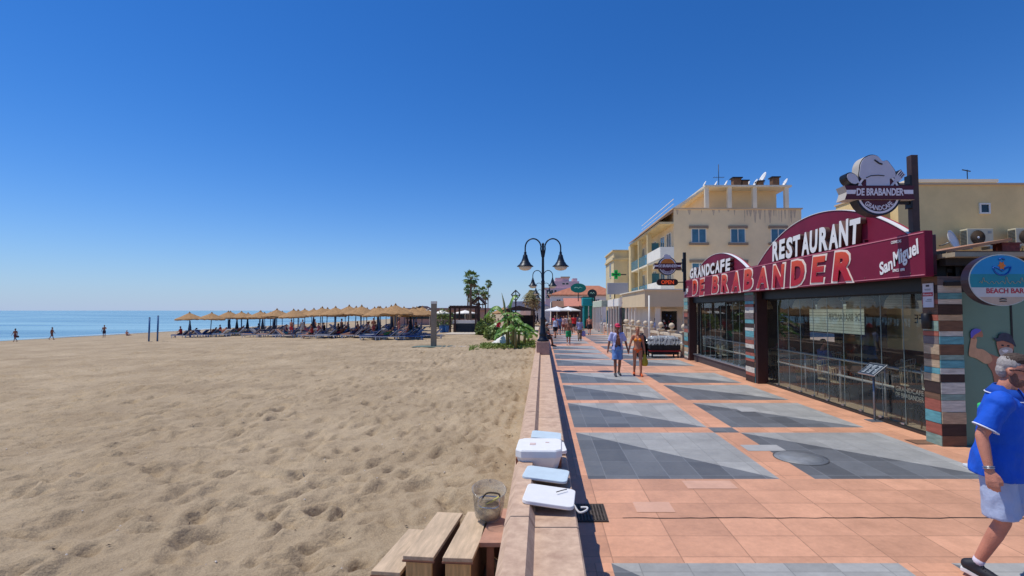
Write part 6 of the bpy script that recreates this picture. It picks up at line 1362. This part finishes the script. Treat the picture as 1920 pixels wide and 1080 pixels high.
    for sd in (-1, 1):
        q = lambda a: J[a, sd]
        limb(B, [q('hip'), q('hip').lerp(q('kn'), .45), q('kn')], [.085 * st, .075 * st, .055]); limb(B, [q('kn'), q('kn').lerp(q('an'), .3), q('an')], [.054, .056, .036]); limb(B, [q('an'), q('hl'), q('bl'), q('te')], [.036, .034, .034, .022])
        limb(B, [q('sh'), q('sh').lerp(q('el'), .45), q('el')], [.055 * st, .049 * st, .041]); limb(B, [q('el'), q('el').lerp(q('wr'), .3), q('wr')], [.041, .042, .028])
        d = J['hd', sd].normalized(); n_ = V3(sd, 0, 0); n_ = (n_ - d * n_.dot(d)).normalized(); f_ = d.cross(n_).normalized()   # d along the hand, n_ outwards (back of hand), f_ across
        if f_.y > 0: f_ = -f_
        w0 = q('wr')
        if hands:
            for a in (-.026, -.009, .009, .026): limb(B, [w0 + f_ * a * .6, w0 + d * .085 + f_ * a], [.017, .014], 8)
            for a, ln, cv in ((-.032, .062, .5), (-.011, .075, .42), (.011, .08, .36), (.031, .07, .3)):
                k0 = w0 + d * .09 + f_ * a; pts = [k0]
                for j in range(3): an_ = cv * (j + .6); pts.append(pts[-1] + (d * math.cos(an_) - n_ * math.sin(an_)) * ln * (.42, .33, .25)[j])
                limb(B, pts, [.0115, .0105, .0095, .008], 8)
            limb(B, [w0 + d * .02 + f_ * .02, w0 + d * .055 + f_ * .045 - n_ * .01, w0 + d * .09 + f_ * .055 - n_ * .02, w0 + d * .112 + f_ * .05 - n_ * .026], [.016, .014, .012, .009], 8)
        else:
            limb(B, [w0, w0 + d * .05, w0 + d * .09], [.026, .034, .03], 8)
            for a in (-.024, -.008, .008, .022): limb(B, [w0 + d * .09 + f_ * a, w0 + d * .15 + f_ * a - n_ * .02], [.011, .009], 6)
            limb(B, [w0 + d * .03 + f_ * .03, w0 + d * .09 + f_ * .05], [.012, .009], 6)
    off = seat if seat is not None else -low
    def fin(mb, name, mt, v=None, it=3, par=t):
        mb.v = [((x * s), (y * s), (z + off) * s) for x, y, z in mb.v]; return remesh(mb, name, (v or vox) * s, mt, par, it)
    def plain(mb, name, mt, par=t): mb.v = [(x * s, y * s, (z + off) * s) for x, y, z in mb.v]; return mb.build(name, mt, par)
    def folds(o, A, f, fz):
        for v in o.data.vertices:
            p = v.co; q = Vector((p.x * f, p.y * f, p.z * fz + p.x * 3)); k = (1 - abs(mnoise.noise(q) * 2)) * .6 + mnoise.noise(q * 2.3) * .4
            v.co = p + v.normal * A * (k - .3)
        o.data.update()
    body = fin(B, 'body', SKIN[skin])
    # head: eyes, hair, cap
    if vox < .02:
        g = MB()
        for sd in (-1, 1): g.ell(HD(sd * .031, -.086, .012), .012, .008, .007, n=8)
        plain(g, 'eyes', mat('eye_dark', (40, 34, 32), .3))
    if hair:
        g = MB(); hm = mat('hair_%d_%d_%d' % hair, hair, .7, .3, 60)
        kh = .962 if vox < .01 else 1
        g.ell(HD(0, .018, .05), .083 * kh, .093 * kh, .085 * kh, n=16)
        if hairlen: limb(g, [HD(0, .07, .03), HD(0, .085, -.08), HD(0, .07, -.08 - hairlen)], [.07, .06, .03])
        else: g.ell(HD(0, .055, -.01), .07, .05, .06, n=12)
        ho = fin(g, 'hair', hm, max(vox * .8, .006), 2)
        if vox < .01: folds(ho, .003, 90, 40)
    if hairtop:
        g = MB(); g.ell(HD(0, .006, .085), .072, .088, .058, n=16); ht_ = fin(g, 'hair_top', mat('hair_top_dark', hairtop, .8, .35, 70), .006, 2); folds(ht_, .008, 60, 35)
    if beard:
        g = MB(); g.ell(HD(0, -.03, -.075), .066, .068, .052, n=14); g.ell(HD(0, -.084, -.05), .032, .02, .012, n=10)
        for sd in (-1, 1): g.ell(HD(sd * .058, -.012, -.045), .016, .03, .05, n=10)
        fin(g, 'beard', mat('beard_stubble', beard, .8, .3, 90), .0065, 2)
    if cap:
        g = MB(); cm = mat('cap_%d_%d_%d' % cap, cap, .7, .1, 20); g.lathe([(.095, .035), (.094, .07), (.08, .115), (.045, .142), (.01, .15)], 16, T=Matrix.Translation(Hc) @ Hr.to_4x4(), sy=1.12)
        c_ = plain(g, 'cap', cm); g = MB(); pts = [(.085 * math.cos(a), -.07 - .1 * abs(math.sin(a)) ** .8) for a in np.linspace(PI, 2 * PI, 13)]
        g.add([HD(x, y, .045 - .02 * (y < -.12)) for x, y in pts] + [HD(x, y, .035 - .02 * (y < -.12)) for x, y in pts], [tuple(range(13)), tuple(range(25, 12, -1))] + [(k, k + 1, 14 + k, 13 + k) for k in range(12)]); plain(g, 'peak', cm, c_)
    if glasses:
        g = MB()
        for sd in (-1, 1):
            g.box(-.03, .03, -.006, .004, -.019, .019, 0, Matrix.Translation(HD(sd * .036, -.108, .016)) @ Hr.to_4x4()); g.tube([HD(sd * .066, -.104, .022), HD(sd * .088, -.03, .022), HD(sd * .088, .02, .012)], .004, 6)
        g.tube([HD(-.01, -.113, .022), HD(.01, -.113, .022)], .004, 6); plain(g, 'sunglasses', mat('sunglass_dark', (18, 18, 20), .12, .1))
    # clothes
    if top:
        kind, c = top[0], top[1]; tm_ = mat('cloth_%d_%d_%d' % c, c, .8, .08, 6, .25, 25); g = MB()
        if kind in ('tee', 'open', 'tank'):
            z1 = (.82 if stout else .88) if kind != 'tank' else .95
            e = .018
            def torso(mb, e, x0=0):
                mb.tube([U(0, -.01 * stout * 4, z1), U(0, -.02 * stout * 4, 1.08), U(0, 0, 1.25), U(0, 0, 1.36), U(0, .005, 1.44)], [.1] * 5, 4)   # core
                n_ = 20; rings = []
                for z, rx, ry, yc in ((z1, .19, .148, -.015 * stout * 3), (.98, .185, .142, -.02 * stout * 3), (1.10, .155, .118 + .09 * stout, -.035 * stout * 3), (1.22, .165, .122 + .05 * stout, -.01), (1.32, .178, .125, 0), (1.40, .175, .10, .005), (1.46, .10, .078, .012)):
                    if female: rx *= .92
                    rings.append([U((rx * st + e) * math.cos(2 * PI * k / n_), yc + (ry * st + e) * math.sin(2 * PI * k / n_), z) for k in range(n_)])
                vs = [p for r2 in rings for p in r2]; nr = len(rings)
                mb.add(vs, [(i * n_ + k, i * n_ + (k + 1) % n_, (i + 1) * n_ + (k + 1) % n_, (i + 1) * n_ + k) for i in range(nr - 1) for k in range(n_)] + [tuple(range(n_))[::-1], tuple(range((nr - 1) * n_, nr * n_))])
            torso(g, e)
            if kind != 'tank':
                for sd in (-1, 1):
                    a, b_ = J['sh', sd], J['el', sd]; f = top[2] if len(top) > 2 else .72
                    g.tube([U(sd * sw * .5, .0, 1.40), a + V3(0, 0, .005), a.lerp(b_, f * .6), a.lerp(b_, f)], [.075 * st, .077 * st, .073 * st, .075 * st], 14); g.ell(a, .078 * st, .078 * st, .078 * st, n=14)
            shirt = fin(g, 'shirt', tm_, max(vox, .009), 3)
            if vox < .02: folds(shirt, .016 if vox < .01 else .02, 7, 5)
            if kind == 'open':   # the two fronts hang apart and show the bare chest
                bm = bmesh.new(); bm.from_mesh(shirt.data); kill = []
                for f in bm.faces:
                    q = f.calc_center_median() / s; q.z -= off; lim = .045 + .075 * max(0, min(1, (1.42 - q.z) / .5))
                    if q.y < .02 and abs(q.x) < lim: kill.append(f)
                bmesh.ops.delete(bm, geom=kill, context='FACES'); bm.to_mesh(shirt.data); bm.free(); shirt.modifiers.new('t', 'SOLIDIFY').thickness = .006
            if kind == 'tee' and len(top) > 3:   # polo collar with pale piping
                pipe = mat('piping_white', (226, 228, 236), .7)
                g = MB(); ring = [(.082 * st * math.cos(a), .012 + .078 * st * math.sin(a)) for a in np.linspace(-PI * .42, PI * 1.42, 22)]
                up = [U(x * .93, y * .93 - .004, 1.535 - .02 * (y < 0)) for x, y in ring]; dn = [U(x * 1.38, y * 1.34 - (.02 if y < -.02 else 0), 1.468 - (.035 if y < -.02 else 0)) for x, y in ring]
                g.add(up + dn, [(k, k + 1, 23 + k, 22 + k) for k in range(21)], 0, True); co = plain(g, 'collar', mat('collar_blue', tuple(int(q * .85) for q in c), .8, .08, 6)); co.modifiers.new('s', 'SOLIDIFY').thickness = .008
                g = MB(); g.tube([p + V3(0, 0, -.002) for p in dn], .0045, 6); plain(g, 'collar_piping', pipe, co)
                for sd in (-1, 1):
                    a, b_ = J['sh', sd], J['el', sd]; f = top[2]; c0 = a.lerp(b_, f); dr = (b_ - a).normalized(); e1 = dr.cross(V3(0, 1, .3)).normalized(); e2 = dr.cross(e1); rr = .0745 * st
                    g = MB().tube([c0 + e1 * rr * math.cos(q) + e2 * rr * math.sin(q) for q in np.linspace(0, 2 * PI, 25)], .0055, 6); plain(g, 'sleeve_piping', pipe, shirt)
        if kind == 'bikini':
            for sd in (-1, 1): g.ell(U(sd * .072, -.105, 1.285), .066, .055, .058, n=12)
            g.tube([U(.155 * math.cos(a), .118 * math.sin(a), 1.27) for a in np.linspace(0, 2 * PI, 21)], .014, 6)
            for sd in (-1, 1): g.tube([U(sd * .07, -.13, 1.33), U(sd * .06, -.06, 1.45), U(sd * .03, .05, 1.50)], .009, 6)
            fin(g, 'bikini_top', tm_, max(vox * .7, .01), 1)
        if kind == 'dress':
            g.tube([U(0, 0, 1.40), U(0, 0, 1.28), U(0, 0, 1.1), V3(0, 0, .93), V3(0, 0, .6)], [.12, .17, .15, .19, .26], 16); fin(g, 'dress', tm_)
    if bottom:
        kind, c = bottom[0], bottom[1]; bm_ = mat('cloth_%d_%d_%d' % c, c, .85, .08, 6, .25, 25); g = MB()
        if kind in ('shorts', 'pants'):
            f = bottom[2] if len(bottom) > 2 else .75
            k3 = .93 if stout else 1
            g.ell(V3(0, -.0, .94), .178 * st * k3, .133 * st * k3, .11, n=18); g.tube([V3(0, 0, .88), V3(0, 0, .98), U(0, 0, 1.02)], [.15 * k3 * st, .145 * k3 * st, .125 * k3 * st], 16)
            for sd in (-1, 1):
                a, b_ = J['hip', sd], J['kn', sd]
                g.tube([a + V3(0, 0, .03), a.lerp(b_, f * .5), a.lerp(b_, f)], [.106 * st, .102 * st, .108 * st], 16)
                if kind == 'pants': a2 = J['an', sd]; g.tube([a.lerp(b_, .9), b_, b_.lerp(a2, .5), b_.lerp(a2, .9)], [.09, .082, .078, .078], 14); g.ell(b_, .082, .082, .082, n=12)
            sh_ = fin(g, 'shorts' if kind == 'shorts' else 'trousers', bm_, max(vox, .011), 2)
            if vox < .02: folds(sh_, .013, 9, 5)
            if len(bottom) > 3:
                g = MB().tube([U(.17 * st * math.cos(a), .125 * st * math.sin(a), 1.03) for a in np.linspace(0, 2 * PI, 25)], .022, 6); plain(g, 'waistband', mat('waist_dark', (40, 48, 70), .7), sh_)
        if kind == 'bikini':
            g.ell(V3(0, 0, .945), .182, .13, .085, n=16); g.ell(V3(0, 0, .89), .10, .115, .07, n=12); fin(g, 'bikini_bottom', bm_, max(vox * .8, .012), 2)
    if shoes:
        sm = mat('shoe_%d_%d_%d' % shoes, shoes, .6, .15, 12); g = MB()
        for k, sd in enumerate((-1, 1)):
            g = MB(); an, hl, bl, te = (J[q, sd] for q in ('an', 'hl', 'bl', 'te')); limb(g, [an + V3(0, .0, .0), hl + V3(0, .005, .008)], [.045, .044]); limb(g, [hl + V3(0, 0, .01), an.lerp(bl, .55) + V3(0, 0, -.012), bl + V3(0, 0, .005), te + V3(0, 0, .004)], [.043, .045, .043, .032])
            so = fin(g, 'shoe', sm, max(vox * .7, .009), 2)
            dz = V3(0, 0, -.036); w_ = .047
            if vox < .012:
                sole = [hl + V3(-.03, .045, 0), hl + V3(.03, .045, 0), hl + V3(.042, .0, 0), an.lerp(bl, .6) + V3(.042, 0, -.016), bl + V3(w_, 0, 0), te + V3(.03, -.025, 0), te + V3(-.03, -.025, 0), bl + V3(-w_, 0, 0), an.lerp(bl, .6) + V3(-.042, 0, -.016), hl + V3(-.042, 0, 0)]
                g = MB().add([q + dz + V3(0, 0, .012) for q in sole] + [q + dz - V3(0, 0, .012) for q in sole], [tuple(range(10)), tuple(range(19, 9, -1))] + [(k2, (k2 + 1) % 10, 10 + (k2 + 1) % 10, 10 + k2) for k2 in range(10)]); plain(g, 'sole', mat('sole_white', (222, 222, 220), .6), so)
                g = MB(); limb(g, [an, an.lerp(J['kn', sd], .13)], [.0405, .0395]); plain(g, 'sock', mat('sock_white', (216, 206, 216), .85, .05), t)
                g = MB()
                for q in (.35, .5, .65): c0 = an.lerp(bl, q) + V3(0, 0, .03 - q * .018); g.tube([c0 + V3(-.032, 0, -.006), c0 + V3(0, -.006, .006), c0 + V3(.032, 0, -.006)], .0045, 5)
                plain(g, 'laces', BLK, so)
    if extra: extra(t, J, s, off, plain)
    return t
# --- the man in blue at the right edge
def watch(t, J, s, off, plain):
    w0, d = J['wr', -1], J['hd', -1].normalized(); e1 = d.cross(V3(0, 1, 0)).normalized(); e2 = d.cross(e1)
    for k in (-.022, -.010): plain(MB().tube([w0 + d * k + e1 * .033 * math.cos(q) + e2 * .033 * math.sin(q) for q in np.linspace(0, 2 * PI, 21)], .005, 6), 'bracelet', ALU)
person('man in a bright blue polo shirt and pale shorts walking at the right edge', (3.74, 4.26, 0), R(40), 1.80, legs=((4, 28), (26, 6)), arms=((-16, 17, 34), (18, 10, 25)), lean=7, head_turn=6, head_tilt=4, skin=2, hair=(160, 152, 146), beard=(120, 84, 70), hairtop=(74, 60, 52), top=('tee', (16, 86, 200), .78, 1), bottom=('shorts', (176, 186, 210), .92), shoes=(40, 40, 46), stout=.13, vox=.0075, hands=True, glasses=True, extra=watch)
# --- the couple hand in hand
person('man in a pink cap, open pale shirt and light blue shorts holding hands', (2.53, 17.35, 0), R(4), 1.70, legs=((10, 6), (-8, 14)), arms=((-6, 18, 14), (4, 20, 6)), skin=1, hair=(60, 44, 36), cap=(206, 52, 84), top=('open', (186, 188, 224), .85), bottom=('shorts', (112, 150, 204), .85, 1), shoes=(60, 60, 66), vox=.013)
def yellow_bag(t, J, s, off, plain):
    w0 = J['wr', 1] + V3(.0, -.03, -.1); g = MB().lathe([(.02, 0), (.05, -.04), (.05, -.12), (.11, -.25), (.12, -.36), (.08, -.44), (.02, -.45)], 12, c=tuple(w0), sy=.5); b_ = plain(g, 'carrier_bag', mat('bag_mustard', (176, 158, 40), .6, .2, 10)); plain(MB().tube([w0 + V3(-.03, 0, 0), w0 + V3(-.01, 0, .08), w0 + V3(.02, 0, .08), w0 + V3(.03, 0, 0)], .007, 5), 'bag_handle', MATS['bag_mustard'], b_)
person('woman in an orange bikini walking hand in hand and carrying a mustard bag', (3.21, 17.35, 0), R(-3), 1.62, legs=((-8, 14), (10, 5)), arms=((4, 20, 6), (0, 11, 10)), skin=0, hair=(150, 110, 74), hairlen=0, female=True, top=('bikini', (242, 138, 30)), bottom=('bikini', (226, 96, 44)), shoes=(216, 96, 40), vox=.013, extra=yellow_bag)
# --- walkers on the promenade
def gp_(px, py): return on_z(px, py, 0)
person('bare backed man in green shorts walking away', gp_(1066, 647), PI, 1.62, skin=1, hair=(120, 90, 70), bottom=('shorts', (30, 138, 84), .8), shoes=(200, 196, 190), vox=.018)
def lilac(t, J, s, off, plain): w0 = J['wr', -1] + V3(-.04, 0, -.12); b_ = plain(MB().lathe([(.10, 0), (.14, -.08), (.16, -.34), (.1, -.42), (.02, -.43)], 12, c=tuple(w0), sy=.5), 'shopping_bag', mat('bag_lilac', (150, 144, 196), .7, .1)); plain(MB().tube([w0 + V3(-.06, 0, 0), w0 + V3(0, 0, .1), w0 + V3(.06, 0, 0)], .01, 5), 'bag_handle', MATS['bag_lilac'], b_)
person('woman in a lilac grey blouse and brown trousers carrying a lilac bag', gp_(1087, 639), PI, 1.62, skin=0, hair=(170, 150, 130), top=('tee', (150, 148, 182), 1.0), bottom=('pants', (122, 104, 84)), shoes=(70, 60, 56), vox=.018, arms=((2, 14, 4), (8, 8, 12)), extra=lilac, female=True)
person('bare chested man in dark shorts walking away near the shops', gp_(1105, 628), PI, 1.72, skin=2, hair=(60, 46, 40), bottom=('shorts', (44, 44, 52), .85), shoes=(60, 52, 50), vox=.02)
person('walker in a white vest and black shorts close to the lamps', gp_(1041, 634), PI + .2, 1.68, skin=0, hair=(90, 70, 60), top=('tank', (206, 214, 230)), bottom=('shorts', (30, 32, 42), .7), shoes=(50, 48, 50), vox=.02)
person('walker in a blue shirt beside the one in a white vest', gp_(1048, 628), PI - .1, 1.72, skin=0, hair=(60, 46, 40), top=('tee', (92, 112, 160)), bottom=('shorts', (56, 64, 92), .85), shoes=(50, 48, 50), vox=.024)
for (px, py, rz, c, b_, lab, h) in [(1040, 623, 0, (214, 70, 96), (190, 190, 196), 'walker in a pink red top coming along the wall', 1.66), (1057, 624, 0, (206, 160, 150), (140, 60, 56), 'walker in a pale pink top left in the far crowd', 1.62), (1062, 622, .2, (226, 206, 196), (170, 70, 70), 'walker in a cream top in the middle of the far crowd', 1.66), (1069, 621, 0, (196, 170, 130), (90, 80, 76), 'walker in a tan shirt in front of the dark awning', 1.7), (1076, 623, PI, (216, 40, 44), (60, 56, 60), 'walker in a bright red shirt under the awning', 1.74), (1083, 618, 0, (110, 110, 120), (50, 50, 60), 'walker in grey right of the red shirt', 1.7), (1053, 619, PI, (60, 74, 110), (44, 46, 60), 'distant walker in navy left of the cream top', 1.7), (1128, 622, -PI / 2, (20, 92, 130), (30, 70, 130), 'person in teal standing at the shop front', 1.68), (1218, 640, PI / 2, (178, 184, 204), (70, 70, 80), 'person in a pale shirt behind the balustrade on the cafe terrace', 1.66)]:
    p = gp_(px, py)
    if px == 1218: p = Vector((7.4, 33.6, 0))
    person(lab, p, rz, h, skin=0, hair=(70, 52, 42), top=('tee', c), bottom=('shorts', b_, .85), shoes=(60, 56, 56), vox=.03, legs=((rng.uniform(5, 18), 6), (-12, 20)))
# seated on the wall
SITL = ((80, 78), (84, 88)); 
person('grey haired man in an olive shirt sitting on the wall past the first lamp', (.10, 29.5, 0), PI / 2, 1.72, legs=((78, 66), (80, 74)), arms=((30, 8, 40), (30, 8, 40)), lean=12, skin=1, hair=(180, 176, 170), top=('tee', (110, 100, 84)), bottom=('shorts', (70, 62, 56), .95), shoes=(36, 32, 32), vox=.02, seat=.6 - .80)
person('person in dark clothes sitting on the wall between the second and third lamps', (.10, 41, 0), PI / 2, 1.7, legs=((78, 70), (82, 80)), arms=((30, 8, 40), (30, 8, 40)), lean=10, skin=1, hair=(46, 36, 32), top=('tee', (110, 56, 66)), bottom=('shorts', (44, 42, 50), .95), shoes=(40, 36, 36), vox=.025, seat=.6 - .80)
for i, (x, y, lab) in enumerate([(-1.7, 84, 'leftmost'), (-1.25, 85, 'second'), (-.8, 84, 'third'), (.1, 82, 'rightmost')]):
    person(f'{lab} of four dark dressed people standing before the white marquee', (x, y, 0), PI + i * .7, 1.72, skin=1, hair=(40, 32, 30), top=('tee', (44, 48, 76)), bottom=('pants', (36, 38, 56)), shoes=(30, 30, 34), vox=.04, group='people standing by the marquee')
v = on_y(934, 622, 50); person('waiter in a red shirt among the tables of the beach bar', (v.x, 50, -.3), .4, 1.72, skin=1, hair=(36, 30, 28), top=('tee', (196, 36, 52)), bottom=('shorts', (40, 42, 50), .9), shoes=(40, 38, 38), vox=.03)
# --- by the water
for (px, py, rz, lab, c, st_) in [(28, 641, -PI / 2, 'dark bather walking leftmost along the shore carrying a bag', (120, 60, 60), 1), (97, 637, PI / 2 + .3, 'second dark bather walking along the water', (110, 74, 70), 1), (195, 633, .3, 'third bather standing with one arm out at the water', (60, 50, 66), 0)]:
    p = on_sand(px, py)
    def bag_(t, J, s, off, plain): plain(MB().box(-.2, .1, -.08, .08, -.22, .02, 0, Matrix.Translation(J['wr', -1] + V3(0, -.05, -.1))), 'bag', mat('beach_bag_dark', (50, 44, 60), .8))
    person(lab, p, rz, 1.72, legs=((20, 5), (-18, 18)) if st_ else ((2, 2), (-2, 4)), arms=((-12, 8, 20), (14, 8, 20)) if st_ else ((10, 8, 10), (60, 30, 20)), skin=1, hair=(34, 28, 28), bottom=('shorts', c, .8), vox=.03, extra=bag_ if px == 28 else None)
p = on_sand(238, 629.5); person('bather in a white hat sitting at the edge of the water', p, PI, 1.6, legs=((88, 6), (84, 10)), arms=((20, 15, 30), (20, 15, 30)), lean=-6, skin=2, hair=(60, 50, 46), cap=(226, 226, 226), bottom=('shorts', (120, 90, 110), .8), vox=.03, seat=-.80)
# --- sunbathers on some of the loungers
r_ = random.Random(21); picks = r_.sample([q for q in seats_b if q[2] < 72], 30); COLS = [(('red', (176, 52, 56))), ('white', (220, 216, 210)), ('teal', (40, 120, 130)), ('black', (30, 30, 34)), ('pink', (206, 120, 140)), ('green', (60, 110, 70)), ('navy', (34, 44, 84))]
PR = None
for i, (o, x, y) in enumerate(picks):
    cn_, cc = COLS[i % 7]; rz = -PI / 2 + o.rotation_euler.z; wh = o['label'].split(' the ', 1)[1]; z = o.location.z + .44
    if i % 2: person(f'sunbather in {cn_} reclining near the {wh}', (x, y, z), rz, 1.7, legs=((88, 10), (84, 4)), arms=((20, 12, 30), (24, 12, 30)), lean=-48, skin=i % 3, hair=(60 + 10 * (i % 4), 46, 38), top=('tank', cc) if i % 4 == 1 else None, bottom=('shorts', cc, .6), vox=.035, seat=-.83)
    else: person(f'sunbather in {cn_} sitting near the {wh}', (x, y, z), rz, 1.7, legs=((86, 30), (80, 40)), arms=((30, 14, 40), (26, 14, 30)), lean=6, skin=i % 3, hair=(56, 40, 34), top=('tank', cc), bottom=('shorts', COLS[(i + 3) % 7][1], .7), vox=.035, seat=-.83)
for i, (px, py, c) in enumerate([(546, 628, (196, 60, 70)), (567, 628, (200, 196, 190)), (590, 628, (40, 90, 110)), (640, 629, (30, 34, 50)), (700, 629, (190, 90, 90)), (748, 630, (206, 140, 130))]):
    p = on_sand(px, py); person(f'bather standing among the parasols, {ORD[i]} from the left', p, r_.uniform(0, 6), 1.7, skin=i % 2, hair=(50, 38, 34), bottom=('shorts', c, .8), top=('tank', c) if i % 2 else None, vox=.035, legs=((8, 4), (-6, 10)))
# --- guests and a waiter inside the restaurant
for (x, y, rz, lab, c, st_) in [(9.3, 10.7, -PI / 2, 'waiter in a white shirt standing deep inside the restaurant behind the near glass', (206, 200, 196), 0), (8.95, 11.5, -PI / 2, 'guest in black seated at the table second from the plank pillar', (34, 32, 36), 1), (7.75, 14.2, PI / 2, 'guest in a blue top seated at the middle table of the near bay', (70, 96, 150), 1), (8.7, 18.6, -PI / 2, 'guest in red seated in the far bay of the restaurant', (170, 60, 56), 1)]:
    person(lab, (x, y, .03 if not st_ else .48), rz, 1.72, legs=((84, 84), (80, 80)) if st_ else ((3, 2), (-3, 4)), arms=((30, 10, 50), (24, 10, 50)), skin=2, hair=(50, 38, 32), top=('tee', c), bottom=('pants', (44, 44, 54)), shoes=(30, 30, 32), vox=.028, seat=-.83 if st_ else None)
